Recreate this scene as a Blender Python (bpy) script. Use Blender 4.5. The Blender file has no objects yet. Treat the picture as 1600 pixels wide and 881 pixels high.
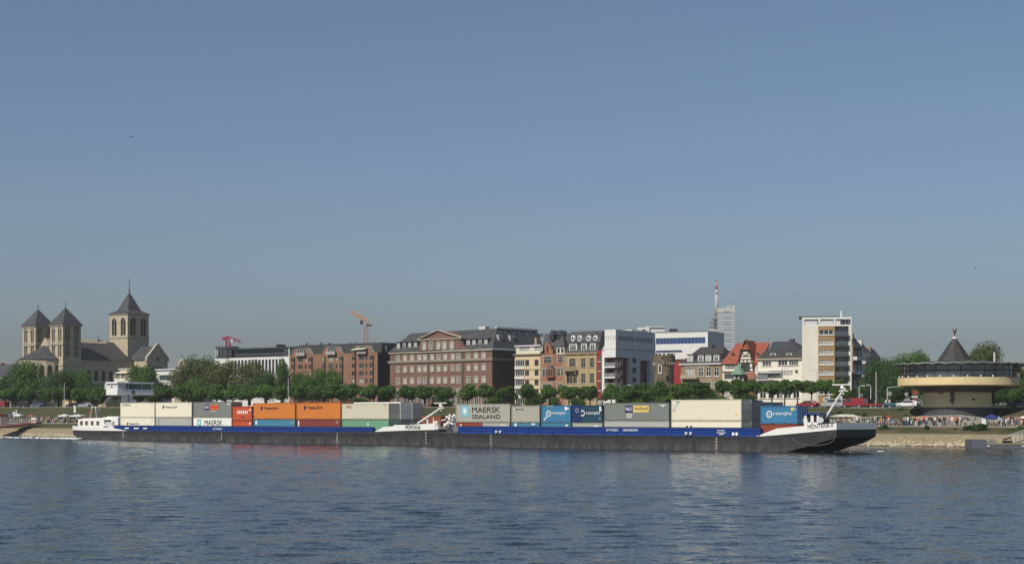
import bpy, bmesh, math, random
from mathutils import Matrix, Vector
R = math.radians
rnd = random.Random(7)
S = bpy.context.scene
COL = S.collection

# ---------------------------------------------------------------- camera, world, sun, exposure
F = 2560.0          # focal length in pixels of a 1600 px wide picture
HY = 651.0          # horizon row
CZ = 4.6            # eye height above the water
cam = bpy.data.cameras.new('Camera')
co = bpy.data.objects.new('Camera', cam); COL.objects.link(co)
co.location = (0, 0, CZ); co.rotation_euler = (R(90), 0, 0)
cam.sensor_width = 36; cam.lens = F/1600*36
cam.shift_y = (HY-440.5)/1600
cam.clip_start = .5; cam.clip_end = 20000
S.camera = co

SUN_AZ = 39         # degrees to the left of "straight behind the camera"
SUN_EL = 44
sd = Vector((-math.sin(R(SUN_AZ))*math.cos(R(SUN_EL)), -math.cos(R(SUN_AZ))*math.cos(R(SUN_EL)), math.sin(R(SUN_EL))))
sl = bpy.data.lights.new('sun', 'SUN'); sl.energy = 4.9; sl.angle = R(.53); sl.color = (1, .93, .81)
so = bpy.data.objects.new('sun', sl); COL.objects.link(so)
so.rotation_euler = (-sd).to_track_quat('-Z', 'Y').to_euler()
W_ = bpy.data.worlds.new('World'); S.world = W_; W_.use_nodes = True
nt = W_.node_tree; nt.nodes.clear()
sky = nt.nodes.new('ShaderNodeTexSky'); sky.sky_type = 'NISHITA'; sky.sun_disc = False
sky.sun_elevation = R(SUN_EL); sky.sun_rotation = math.atan2(sd.x, sd.y)
sky.altitude = 60; sky.air_density = .80; sky.dust_density = .2; sky.ozone_density = 2.6
bg = nt.nodes.new('ShaderNodeBackground'); bg.inputs[1].default_value = .081
wo = nt.nodes.new('ShaderNodeOutputWorld')
tint = nt.nodes.new('ShaderNodeMixRGB'); tint.blend_type = 'MULTIPLY'; tint.inputs[0].default_value = 1; tint.inputs[2].default_value = (.99,1.045,1.07,1)
nt.links.new(sky.outputs[0], tint.inputs[1]); nt.links.new(tint.outputs[0], bg.inputs[0]); nt.links.new(bg.outputs[0], wo.inputs[0])
S.view_settings.view_transform = 'Standard'; S.view_settings.look = 'None'
S.view_settings.exposure = 0; S.view_settings.gamma = 1; S.view_settings.use_curve_mapping = False
S.render.engine = 'CYCLES'
S.cycles.max_bounces = 6; S.cycles.diffuse_bounces = 2; S.cycles.glossy_bounces = 3
S.cycles.transmission_bounces = 3; S.cycles.volume_bounces = 0; S.cycles.transparent_max_bounces = 8
S.cycles.caustics_reflective = False; S.cycles.caustics_refractive = False
S.cycles.sample_clamp_indirect = 4; S.cycles.use_denoising = True

# ---------------------------------------------------------------- helpers
def PX(x, Y): return (x-800)/F*Y
def PZ(y, Y): return CZ+(HY-y)/F*Y

MATS = {}
def mat(name, col, rough=.75, var=.12, scale=1.5, metal=0, spec=.4, bump=0, col2=None, stretch=None, detail=6, wave=None):
    """procedural paint / stone / fabric: base colour with uneven weathering."""
    if name in MATS: return MATS[name]
    m = bpy.data.materials.new(name); m.use_nodes = True
    n = m.node_tree; b = n.nodes['Principled BSDF']
    b.inputs['Roughness'].default_value = rough; b.inputs['Metallic'].default_value = metal
    b.inputs['Specular IOR Level'].default_value = spec
    tc = n.nodes.new('ShaderNodeTexCoord'); mp = n.nodes.new('ShaderNodeMapping')
    if stretch: mp.inputs['Scale'].default_value = stretch
    nz = n.nodes.new('ShaderNodeTexNoise'); nz.inputs['Scale'].default_value = scale; nz.inputs['Detail'].default_value = detail
    nz.inputs['Roughness'].default_value = .65
    n.links.new(tc.outputs['Object'], mp.inputs[0]); n.links.new(mp.outputs[0], nz.inputs['Vector'])
    rp = n.nodes.new('ShaderNodeValToRGB')
    c = Vector(col)
    lo = c*(1-var*1.6); hi = Vector([min(.95, k) for k in c*(1+var)])
    if col2: lo = Vector(col2)
    rp.color_ramp.elements[0].position = .32; rp.color_ramp.elements[1].position = .68
    rp.color_ramp.elements[0].color = (*lo, 1); rp.color_ramp.elements[1].color = (*hi, 1)
    n.links.new(nz.outputs['Fac'], rp.inputs[0]); n.links.new(rp.outputs[0], b.inputs['Base Color'])
    if bump:
        bp = n.nodes.new('ShaderNodeBump'); bp.inputs['Strength'].default_value = bump; bp.inputs['Distance'].default_value = .1
        n2 = n.nodes.new('ShaderNodeTexNoise'); n2.inputs['Scale'].default_value = scale*3; n2.inputs['Detail'].default_value = 8
        n.links.new(mp.outputs[0], n2.inputs['Vector']); n.links.new(n2.outputs['Fac'], bp.inputs['Height'])
        n.links.new(bp.outputs[0], b.inputs['Normal'])
    MATS[name] = m
    return m

def brickmat(name, c1, c2, mortar, sx=2.2, var=.3):
    if name in MATS: return MATS[name]
    m = mat(name, c1, .85, .2, .35)
    n = m.node_tree; b = n.nodes['Principled BSDF']; rp = [x for x in n.nodes if x.type == 'VALTORGB'][0]
    tc = [x for x in n.nodes if x.type == 'TEX_COORD'][0]
    # courses run level whatever way the wall faces: (x+y, z)
    sp = n.nodes.new('ShaderNodeSeparateXYZ'); ad = n.nodes.new('ShaderNodeMath'); cb = n.nodes.new('ShaderNodeCombineXYZ')
    n.links.new(tc.outputs['Object'], sp.inputs[0]); n.links.new(sp.outputs[0], ad.inputs[0]); n.links.new(sp.outputs[1], ad.inputs[1])
    n.links.new(ad.outputs[0], cb.inputs[0]); n.links.new(sp.outputs[2], cb.inputs[1])
    br = n.nodes.new('ShaderNodeTexBrick'); br.inputs['Scale'].default_value = sx
    br.inputs['Color1'].default_value = (*c1, 1); br.inputs['Color2'].default_value = (*c2, 1); br.inputs['Mortar'].default_value = (*mortar, 1)
    br.inputs['Mortar Size'].default_value = .012
    n.links.new(cb.outputs[0], br.inputs['Vector'])
    mx = n.nodes.new('ShaderNodeMixRGB'); mx.blend_type = 'MULTIPLY'; mx.inputs[0].default_value = var*2
    rp.color_ramp.elements[0].color = (.6, .6, .6, 1); rp.color_ramp.elements[1].color = (1.1, 1.1, 1.1, 1)
    n.links.new(br.outputs[0], mx.inputs[1]); n.links.new(rp.outputs[0], mx.inputs[2]); n.links.new(mx.outputs[0], b.inputs['Base Color'])
    return m

class MB:
    """collects faces with materials; build() links them as ONE mesh object"""
    def __init__(s): s.v = []; s.f = []; s.mi = []; s.ms = []; s.sm = []
    def _m(s, m):
        if m not in s.ms: s.ms.append(m)
        return s.ms.index(m)
    def add(s, vs, fs, m, smooth=False):
        o = len(s.v); s.v += [tuple(p) for p in vs]; k = s._m(m)
        for f in fs: s.f.append(tuple(i+o for i in f)); s.mi.append(k); s.sm.append(smooth)
    def box(s, x0, x1, y0, y1, z0, z1, m):
        s.add([(x0,y0,z0),(x1,y0,z0),(x1,y1,z0),(x0,y1,z0),(x0,y0,z1),(x1,y0,z1),(x1,y1,z1),(x0,y1,z1)],
              [(0,3,2,1),(4,5,6,7),(0,1,5,4),(1,2,6,5),(2,3,7,6),(3,0,4,7)], m)
    def quad(s, a, b, c, d, m): s.add([a,b,c,d], [(0,1,2,3)], m)
    def poly(s, pts, m): s.add(pts, [tuple(range(len(pts)))], m)
    def prism(s, pts, off, m):
        """pts: 3-D outline, extruded by the vector off"""
        n = len(pts); q = [tuple(Vector(p)+Vector(off)) for p in pts]
        fs = [tuple(range(n)), tuple(reversed(range(n, 2*n)))]+[(i, i+n, (i+1) % n+n, (i+1) % n) for i in range(n)]
        s.add([tuple(p) for p in pts]+q, fs, m)
    def bar(s, a, b, r, m, r2=None, n=6):
        a = Vector(a); b = Vector(b); r2 = r if r2 is None else r2
        d = (b-a).normalized(); u = d.orthogonal().normalized(); w = d.cross(u)
        vs = []
        for p, q in ((a, r), (b, r2)):
            for i in range(n):
                t = 2*math.pi*i/n; vs.append(p+u*math.cos(t)*q+w*math.sin(t)*q)
        fs = [(i, (i+1) % n, (i+1) % n+n, i+n) for i in range(n)]+[tuple(reversed(range(n))), tuple(range(n, 2*n))]
        s.add(vs, fs, m, n > 6)
    def lathe(s, prof, m, n=32, c=(0, 0), a0=0, a1=2*math.pi, smooth=True, wob=None):
        k = len(prof); full = abs(a1-a0-2*math.pi) < 1e-6; N = n if full else n+1
        vs = []
        for i in range(N):
            t = a0+(a1-a0)*i/n
            for r, z in prof:
                q = r*(wob(t, r) if wob else 1)
                vs.append((c[0]+q*math.cos(t), c[1]+q*math.sin(t), z))
        fs = []
        for i in range(n):
            j = (i+1) % N
            for q in range(k-1): fs.append((i*k+q, j*k+q, j*k+q+1, i*k+q+1))
        s.add(vs, fs, m, smooth)
    def sphere(s, c, r, m, n=8, sq=(1,1,1)):
        prof = [(max(.001, r*math.sin(math.pi*i/n)), -r*math.cos(math.pi*i/n)) for i in range(n+1)]
        o = len(s.v); s.lathe(prof, m, n+2)
        for i in range(o, len(s.v)):
            p = s.v[i]; s.v[i] = (c[0]+p[0]*sq[0], c[1]+p[1]*sq[1], c[2]+p[2]*sq[2])
    def mesh(s, name):
        me = bpy.data.meshes.new(name); me.from_pydata(s.v, [], s.f)
        for m in s.ms: me.materials.append(m)
        me.polygons.foreach_set('material_index', s.mi); me.polygons.foreach_set('use_smooth', s.sm)
        me.update(); return me
    def build(s, name, parent=None, loc=(0,0,0), rz=0, **k):
        return obj(name, s.mesh(name), parent, loc, rz, **k)

def obj(name, me, parent=None, loc=(0,0,0), rz=0, **k):
    o = bpy.data.objects.new(name, me); COL.objects.link(o)
    o.location = loc; o.rotation_euler = (0, 0, rz)
    if parent: o.parent = parent
    tag(o, **k); return o
def tag(o, label=None, cat=None, group=None, kind=None):
    if label: o['label'] = label
    if cat: o['category'] = cat
    if group: o['group'] = group
    if kind: o['kind'] = kind
def thing(name, label, cat, loc=(0,0,0), rz=0, group=None):
    return obj(name, None, None, loc, rz, label=label, cat=cat, group=group)
def kids(o): return KIDS.get(o.name, [])
def copy_tree(o, parent=None):
    c = o.copy(); COL.objects.link(c)
    if parent: c.parent = parent
    for ch in [x for x in o.children]: copy_tree(ch, c)
    return c

ORD = ['first','second','third','fourth','fifth','sixth','seventh','eighth','ninth','tenth','eleventh','twelfth','thirteenth','fourteenth','fifteenth','sixteenth','seventeenth','eighteenth','nineteenth','twentieth']
def ordw(i): return ORD[i] if i < 20 else 'twenty-'+ORD[i-20]

TXT = {}
def text_mesh(txt, w, h, m, bold=.0, shear=0):
    key = (txt, round(w,2), round(h,2), m.name)
    if key in TXT: return TXT[key]
    c = bpy.data.curves.new('lettering', 'FONT'); c.body = txt; c.extrude = .02; c.offset = 0; c.shear = shear; c.resolution_u = 3
    o = bpy.data.objects.new('tmp', c); COL.objects.link(o)
    dg = bpy.context.evaluated_depsgraph_get(); dg.update()
    me = bpy.data.meshes.new_from_object(o.evaluated_get(dg))
    bpy.data.objects.remove(o)
    xs = [v.co.x for v in me.vertices]; ys = [v.co.y for v in me.vertices]
    x0, x1, y0, y1 = min(xs), max(xs), min(ys), max(ys)
    for v in me.vertices:
        x, y, z = v.co
        v.co = ((x-x0)/(x1-x0)*w, -z*.6, (y-y0)/(y1-y0)*h)
    me.materials.clear(); me.materials.append(m); me.name = 'lettering'
    TXT[key] = me; return me

# ---------------------------------------------------------------- materials
WHITE = mat('white_paint', (.72,.71,.68), .5, .05, .8)
CREAM = mat('cream_paint', (.66,.62,.50), .55, .05, .5)
OFFWH = mat('offwhite_render', (.74,.69,.59), .85, .06, .4)
BLACKP = mat('black_paint', (.018,.018,.02), .5, .1)
GREYM = mat('grey_metal', (.22,.23,.24), .5, .1, metal=.3)
DGREY = mat('dark_grey', (.06,.062,.065), .6, .15)
SLATE = mat('slate_roof', (.062,.067,.077), .6, .2, .45, bump=.3, spec=.4, col2=(.045,.043,.042))
SLATE2 = mat('brown_slate_roof', (.060,.057,.058), .6, .2, 1.0, bump=.3)
TILE = mat('red_tile_roof', (.31,.085,.05), .8, .25, 1.6, bump=.3)
STONE = mat('pale_stone', (.42,.36,.27), .9, .18, .5, bump=.3)
CHURCH = mat('church_tuff', (.47,.40,.28), .9, .2, .6, bump=.5, col2=(.36,.31,.23))
TRIM = mat('stone_trim', (.40,.36,.28), .85, .12)
BRICK = brickmat('brown_brick', (.175,.088,.066), (.225,.112,.085), (.24,.18,.15))
BRICK2 = brickmat('orange_brick', (.24,.11,.072), (.29,.14,.09), (.3,.23,.17))
BRICK3 = brickmat('red_brick', (.30,.105,.062), (.36,.14,.085), (.36,.27,.2))
BEIGE = mat('beige_render', (.62,.49,.31), .85, .05, .4)
YSTONE = mat('yellow_stone', (.44,.34,.185), .9, .12, .6, bump=.2)
BSTONE = mat('brown_stone', (.30,.22,.14), .9, .16, .7, bump=.2)
REDP = mat('red_panel', (.30,.03,.03), .5, .08)
DREDP = mat('dark_red_panel', (.16,.02,.035), .4, .1)
GREYW = mat('grey_white_render', (.60,.60,.60), .8, .04, .4)
BROWNP = mat('ochre_panel', (.34,.22,.10), .8, .08, .5)
YELLOW = mat('yellow_render', (.72,.57,.31), .8, .07, .4)
TOWERST = mat('rubble_stone', (.17,.13,.09), .95, .5, 1.6, bump=.6)
GLASS = mat('window_glass', (.02,.025,.03), .08, .3, .3, spec=.8)
GLASSB = mat('blue_glass', (.015,.06,.22), .12, .3, .2, spec=.9)
GLASSG = mat('grey_glass', (.05,.065,.075), .12, .35, .25, spec=.8)
CURT = mat('curtained_glass', (.42,.41,.37), .4, .25, .9)
DARK = mat('dark_opening', (.02,.018,.016), .9, .2)
WOOD = mat('dark_wood', (.06,.035,.02), .8, .2)
COPPER = mat('copper_green', (.16,.26,.19), .7, .15)
CONC = mat('concrete', (.34,.33,.30), .9, .12, .7, bump=.2)
REDB = mat('bright_red', (.42,.035,.03), .5, .08)
BLUEF = mat('blue_fabric', (.03,.04,.16), .8, .1)
SKIN = mat('skin', (.46,.27,.18), .6, .05)
# ---------------------------------------------------------------- water and bank
BT = 36.0           # the bank recedes to the left by this angle
BA = (-111.0, 380.0)
bd = (math.cos(R(BT)), -math.sin(R(BT))); bn = (math.sin(R(BT)), math.cos(R(BT)))
def bank(s, w): return (BA[0]+s*bd[0]+w*bn[0], BA[1]+s*bd[1]+w*bn[1])
def sw(px, w):      # place along the bank seen at picture column px, w metres inland
    u = (px-800)/F
    return (u*(BA[1]+w*bn[1])-BA[0]-w*bn[0])/(bd[0]-u*bd[1])
def BY(px, w): return bank(sw(px, w), w)[1]
def ztop(s): return 7.0-.85*min(1, max(0, (s+50)/255))
def gz(s, w):
    zt = ztop(s)
    prof = [(-30,-4),(-6,-1.3),(0,0),(6.5,1.75),(9,2.1),(16,2.7),(18.5,2.95),(28,3.05),(31,3.4),(40,zt),(54,zt+.05),(58,zt+.12),(120,7.3),(9000,7.4)]
    for (a, b), (c, d) in zip(prof, prof[1:]):
        if a <= w <= c: return b+(d-b)*(w-a)/(c-a)
    return 7.3
def groundmat(name, c1, c2, sc, bump=.5, c3=None, st=(1,1,1), sc2=.07):
    m = bpy.data.materials.new(name); m.use_nodes = True; n = m.node_tree; b = n.nodes['Principled BSDF']
    b.inputs['Roughness'].default_value = .95; b.inputs['Specular IOR Level'].default_value = .15
    tc = n.nodes.new('ShaderNodeTexCoord'); mp = n.nodes.new('ShaderNodeMapping'); mp.inputs['Scale'].default_value = st
    n.links.new(tc.outputs['Object'], mp.inputs[0])
    a = n.nodes.new('ShaderNodeTexNoise'); a.inputs['Scale'].default_value = sc; a.inputs['Detail'].default_value = 10; a.inputs['Roughness'].default_value = .75
    n.links.new(mp.outputs[0], a.inputs['Vector'])
    rp = n.nodes.new('ShaderNodeValToRGB'); rp.color_ramp.elements[0].position = .36; rp.color_ramp.elements[1].position = .64
    rp.color_ramp.elements[0].color = (*c1,1); rp.color_ramp.elements[1].color = (*c2,1)
    n.links.new(a.outputs['Fac'], rp.inputs[0])
    out = rp.outputs[0]
    if c3:
        a2 = n.nodes.new('ShaderNodeTexNoise'); a2.inputs['Scale'].default_value = sc2; a2.inputs['Detail'].default_value = 4
        n.links.new(mp.outputs[0], a2.inputs['Vector'])
        r2 = n.nodes.new('ShaderNodeValToRGB'); r2.color_ramp.elements[0].position = .45; r2.color_ramp.elements[1].position = .6
        n.links.new(a2.outputs['Fac'], r2.inputs[0])
        mx = n.nodes.new('ShaderNodeMixRGB'); n.links.new(r2.outputs[0], mx.inputs[0]); n.links.new(out, mx.inputs[1]); mx.inputs[2].default_value = (*c3,1)
        out = mx.outputs[0]
    n.links.new(out, b.inputs['Base Color'])
    bp = n.nodes.new('ShaderNodeBump'); bp.inputs['Strength'].default_value = bump; bp.inputs['Distance'].default_value = .3
    n.links.new(a.outputs['Fac'], bp.inputs['Height']); n.links.new(bp.outputs[0], b.inputs['Normal'])
    return m
GRASS = groundmat('bank_grass', (.045,.05,.022), (.10,.10,.045), .9, .8, (.125,.105,.062), sc2=.12)
GRASS2 = groundmat('embankment_grass', (.035,.046,.018), (.075,.085,.032), .7, .8, (.085,.075,.042), sc2=.06)
SAND = groundmat('sand', (.19,.15,.09), (.42,.35,.22), 1.4, .8, (.30,.25,.165), sc2=.25)
PAVE = groundmat('promenade_paving', (.15,.14,.12), (.22,.20,.17), 1.5, .2)
ASPH = groundmat('asphalt', (.04,.04,.042), (.065,.065,.066), 2, .1)
PARK = groundmat('park_ground', (.04,.05,.02), (.08,.085,.045), .5, .4, (.09,.085,.07))

def strip(name, w0, w1, m, nw, rough=0, s0=-1000, s1=1200, ds=5):
    mb = MB(); ss = []; s = s0
    while s < s1:
        ss.append(s); s += ds if -170 < s < 330 else 40
    vs = []
    for s in ss:
        for j in range(nw+1):
            w = w0+(w1-w0)*j/nw; x, y = bank(s, w)
            z = gz(s, w)
            if 0 < j < nw: z += rnd.uniform(-rough, rough)
            vs.append((x, y, z))
    k = nw+1
    fs = [(i*k+j, (i+1)*k+j, (i+1)*k+j+1, i*k+j+1) for i in range(len(ss)-1) for j in range(nw)]
    mb.add(vs, fs, m, True)
    return mb.build(name, kind='structure')
strip('river_bed', -30, -2, SAND, 2)
strip('sand_bank', -2, 7.5, SAND, 12, .09, ds=1.2)
strip('lower_grass', 7.5, 18.5, GRASS, 8, .12, ds=2)
strip('promenade', 18.5, 28.5, PAVE, 2)
strip('embankment_grass', 28.5, 42.5, GRASS2, 8, .12, ds=3)
strip('road', 42.5, 54, ASPH, 2)
strip('park_ground', 54, 120, PARK, 6, .05)
strip('ground', 120, 5200, PARK, 3)
# kerb along the promenade and the road
kb = MB()
for w in (18.45, 42.4, 54.0):
    for s in range(-300, 420, 8):
        a = bank(s, w); b = bank(s+8, w); c = bank(s+8, w+.28); d = bank(s, w+.28)
        za = gz(s, w); zb = gz(s+8, w)
        kb.add([(*a,za-.3),(*b,zb-.3),(*c,zb-.3),(*d,za-.3),(*a,za+.13),(*b,zb+.13),(*c,zb+.13),(*d,za+.13)],
               [(4,5,6,7),(0,1,5,4),(2,3,7,6)], CONC)
kb.build('kerb', kind='structure')
WETM = mat('wet_stones', (.07,.06,.045), .6, .3, 2)
we = MB()
for i in range(-150, 900):
    s = i*.6; p = [bank(s,-.3), bank(s+.6,-.3), bank(s+.6,.28+.1*math.sin(i*.9)), bank(s,.28+.1*math.sin((i-1)*.9))]
    we.poly([(*p[0],-.04),(*p[1],-.04),(*p[2],.17),(*p[3],.17)], WETM)
we.build('wet_shore', kind='structure')
# painted road line
rl = MB()
for s in range(-200, 400, 6):
    p = [bank(s+a, w) for a, w in ((0,48),(3,48),(3,48.15),(0,48.15))]
    rl.poly([(*q, gz(s, 48)+.006) for q in p], WHITE)
rl.build('road_marking', kind='structure')

# stones of the waterline revetment: uncountable rubble
rb = MB()
STN = mat('rubble', (.55,.47,.33), .95, .35, 2.0)
for i in range(9000):
    s = rnd.uniform(-60, 270); w = rnd.triangular(-.6, 3.6, .2)
    x, y = bank(s, w); z = gz(s, w); r = rnd.uniform(.10, .26); q = r*rnd.uniform(.5, .8)
    a = rnd.uniform(0, 3); ca, sa = math.cos(a)*r, math.sin(a)*r
    rb.add([(x-ca,y-sa,z-.05),(x+sa,y-ca,z-.05),(x+ca,y+sa,z-.05),(x-sa,y+ca,z-.05),(x+rnd.uniform(-.05,.05),y,z+q),(x+ca*.4,y+sa*.4,z+q*.9)],
           [(0,1,4),(1,2,5,4),(2,3,5),(3,0,4,5)], STN)
rb.build('stone_rubble', label='pale stone rubble along the waterline of the far bank', cat='rubble', kind='stuff')

# water
wm = bpy.data.materials.new('river_water'); wm.use_nodes = True; n = wm.node_tree; b = n.nodes['Principled BSDF']
b.inputs['Base Color'].default_value = (.016,.026,.032,1); b.inputs['Roughness'].default_value = .09; b.inputs['IOR'].default_value = 1.33
b.inputs['Specular IOR Level'].default_value = .5
tc = n.nodes.new('ShaderNodeTexCoord')
acc = None      # ripple slopes from noise, summed straight into the normal (wind ripples on a slow swell)
for sc, amp, st, rot in ((2.2, .28, (1, 1.5, 1), 8), (6.5, .42, (1, 1.4, 1), -15)):
    mp = n.nodes.new('ShaderNodeMapping'); mp.inputs['Scale'].default_value = st; mp.inputs['Rotation'].default_value = (0,0,R(rot))
    nz = n.nodes.new('ShaderNodeTexNoise'); nz.inputs['Scale'].default_value = sc; nz.inputs['Detail'].default_value = 1.5; nz.inputs['Roughness'].default_value = .5
    n.links.new(tc.outputs['Object'], mp.inputs[0]); n.links.new(mp.outputs[0], nz.inputs['Vector'])
    sb_ = n.nodes.new('ShaderNodeVectorMath'); sb_.operation = 'SUBTRACT'; sb_.inputs[1].default_value = (.5,.5,.5); n.links.new(nz.outputs['Color'], sb_.inputs[0])
    ml = n.nodes.new('ShaderNodeVectorMath'); ml.operation = 'MULTIPLY'; ml.inputs[1].default_value = (amp,amp,0); n.links.new(sb_.outputs[0], ml.inputs[0])
    if acc:
        ad = n.nodes.new('ShaderNodeVectorMath'); ad.operation = 'ADD'; n.links.new(acc.outputs[0], ad.inputs[0]); n.links.new(ml.outputs[0], ad.inputs[1]); acc = ad
    else: acc = ml
gm_ = n.nodes.new('ShaderNodeNewGeometry'); up = n.nodes.new('ShaderNodeVectorMath'); up.operation = 'ADD'; n.links.new(gm_.outputs['Normal'], up.inputs[1]); n.links.new(acc.outputs[0], up.inputs[0])
nm = n.nodes.new('ShaderNodeVectorMath'); nm.operation = 'NORMALIZE'; n.links.new(up.outputs[0], nm.inputs[0])
n.links.new(nm.outputs[0], b.inputs['Normal'])
import numpy as np
def water():
    X0, X1, Ya, Yb = -170.0, 102.0, 42.0, 396.0
    xs = np.arange(X0, X1+.01, .42); ys = np.concatenate([np.arange(Ya, 140, .17), np.arange(140, Yb+.01, .4)])
    xs[-1] = X1; ys[-1] = Yb
    gx, gy = np.meshgrid(xs, ys); z = np.zeros_like(gx); g = np.random.default_rng(5)
    N = 64
    for i in range(N):
        lam = .65*(3.2/.65)**g.random(); th = math.radians(-90+18)+g.normal(0, .5); k = 2*math.pi/lam
        amp = WAVE_SLOPE/math.sqrt(N/2)/k
        ph = k*(gx*math.cos(th)+gy*math.sin(th))+g.random()*6.283
        z += amp*(np.sin(ph)+.22*np.sin(2*ph+.9))
    env = .75+.25*np.sin(gx*.031+gy*.047+1)*np.sin(gx*.052-gy*.021)      # calmer and rougher patches
    ed = np.clip(np.minimum.reduce([gx-X0, X1-gx, gy-Ya, Yb-gy])/6, 0, 1)
    z *= env*ed
    nx, ny = len(xs), len(ys)
    co_ = np.stack([gx, gy, z], -1).reshape(-1, 3)
    idx = (np.arange(ny-1)[:, None]*nx+np.arange(nx-1)[None, :]).reshape(-1)
    q = np.stack([idx, idx+1, idx+nx+1, idx+nx], -1)
    out = np.array([(-1400,-90,0),(530,-90,0),(530,Ya,0),(X1,Ya,0),(X0,Ya,0),(-1400,Ya,0),(X0,Yb,0),(-1400,Yb,0),(-1400,900,0),(X0,900,0),(530,Yb,0),(X1,Yb,0)])
    o = len(co_); fo = [(0,1,2,5),(5,4,6,7),(7,6,9,8),(3,2,10,11)]
    V = np.concatenate([co_, out]); Fq = np.concatenate([q, np.array(fo)+o])
    me = bpy.data.meshes.new('river_water'); me.vertices.add(len(V)); me.vertices.foreach_set('co', V.astype(np.float32).ravel())
    me.loops.add(Fq.size); me.loops.foreach_set('vertex_index', Fq.astype(np.int32).ravel())
    me.polygons.add(len(Fq)); me.polygons.foreach_set('loop_start', (np.arange(len(Fq))*4).astype(np.int32)); me.polygons.foreach_set('loop_total', np.full(len(Fq), 4, np.int32))
    me.polygons.foreach_set('use_smooth', np.ones(len(Fq), bool)); me.materials.append(wm); me.update(calc_edges=True); me.validate()
    obj('river_water', me, kind='structure')
WAVE_SLOPE = .078
water()

# haze box
hm = bpy.data.materials.new('haze'); hm.use_nodes = True; n = hm.node_tree; n.nodes.clear()
pv = n.nodes.new('ShaderNodeVolumePrincipled'); pv.inputs['Color'].default_value = (.43,.43,.435,1)
pv.inputs['Density'].default_value = .00022; pv.inputs['Anisotropy'].default_value = .0
ou = n.nodes.new('ShaderNodeOutputMaterial'); n.links.new(pv.outputs[0], ou.inputs['Volume'])
HAZE_ON = True
if HAZE_ON:
    hz = MB(); hz.box(-7000, 7000, -120, 7000, -6, 320, hm)
    hz.build('haze', label='thin pale summer haze over the river and the town', cat='haze', kind='stuff')

# ---------------------------------------------------------------- buildings
ZG = 7.0
WIN = {}
def window_mesh(w, h, cols, rows, fr, pane, trim, sill, arch=0):
    key = (round(w,1), round(h,1), cols, rows, fr.name, pane.name, trim.name if trim else '', sill, arch)
    if key in WIN: return WIN[key]
    f = MB(); t = .09
    def rect(x0, x1, z0, z1, y0, y1, m): f.box(x0, x1, y0, y1, z0, z1, m)
    rect(-w/2, -w/2+t, 0, h, .08, .16, fr); rect(w/2-t, w/2, 0, h, .08, .16, fr)
    rect(-w/2+t, w/2-t, 0, t, .08, .16, fr); rect(-w/2+t, w/2-t, h-t, h, .08, .16, fr)
    for i in range(1, cols):
        x = -w/2+w*i/cols; rect(x-.05, x+.05, t, h-t, .085, .155, fr)
    for i in range(1, rows):
        z = h*i/rows if rows > 2 else h*.66
        rect(-w/2+t, w/2-t, z-.045, z+.045, .09, .15, fr)
    if trim:
        q = .26
        for (a, b_, c, d) in ((-w/2-q, -w/2, -.05, h+q), (w/2, w/2+q, -.05, h+q), (-w/2, w/2, h, h+q)):
            rect(a, b_, c, d, -.06, .05, trim)
    if sill: rect(-w/2-.2, w/2+.2, -.16, 0, -.14, .1, sill if not isinstance(sill, bool) else TRIM)
    p = MB(); p.quad((-w/2+.02, .14, .02), (w/2-.02, .14, .02), (w/2-.02, .14, h-.02), (-w/2+.02, .14, h-.02), pane)
    WIN[key] = (f.mesh('window'), p.mesh('pane')); return WIN[key]

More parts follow.
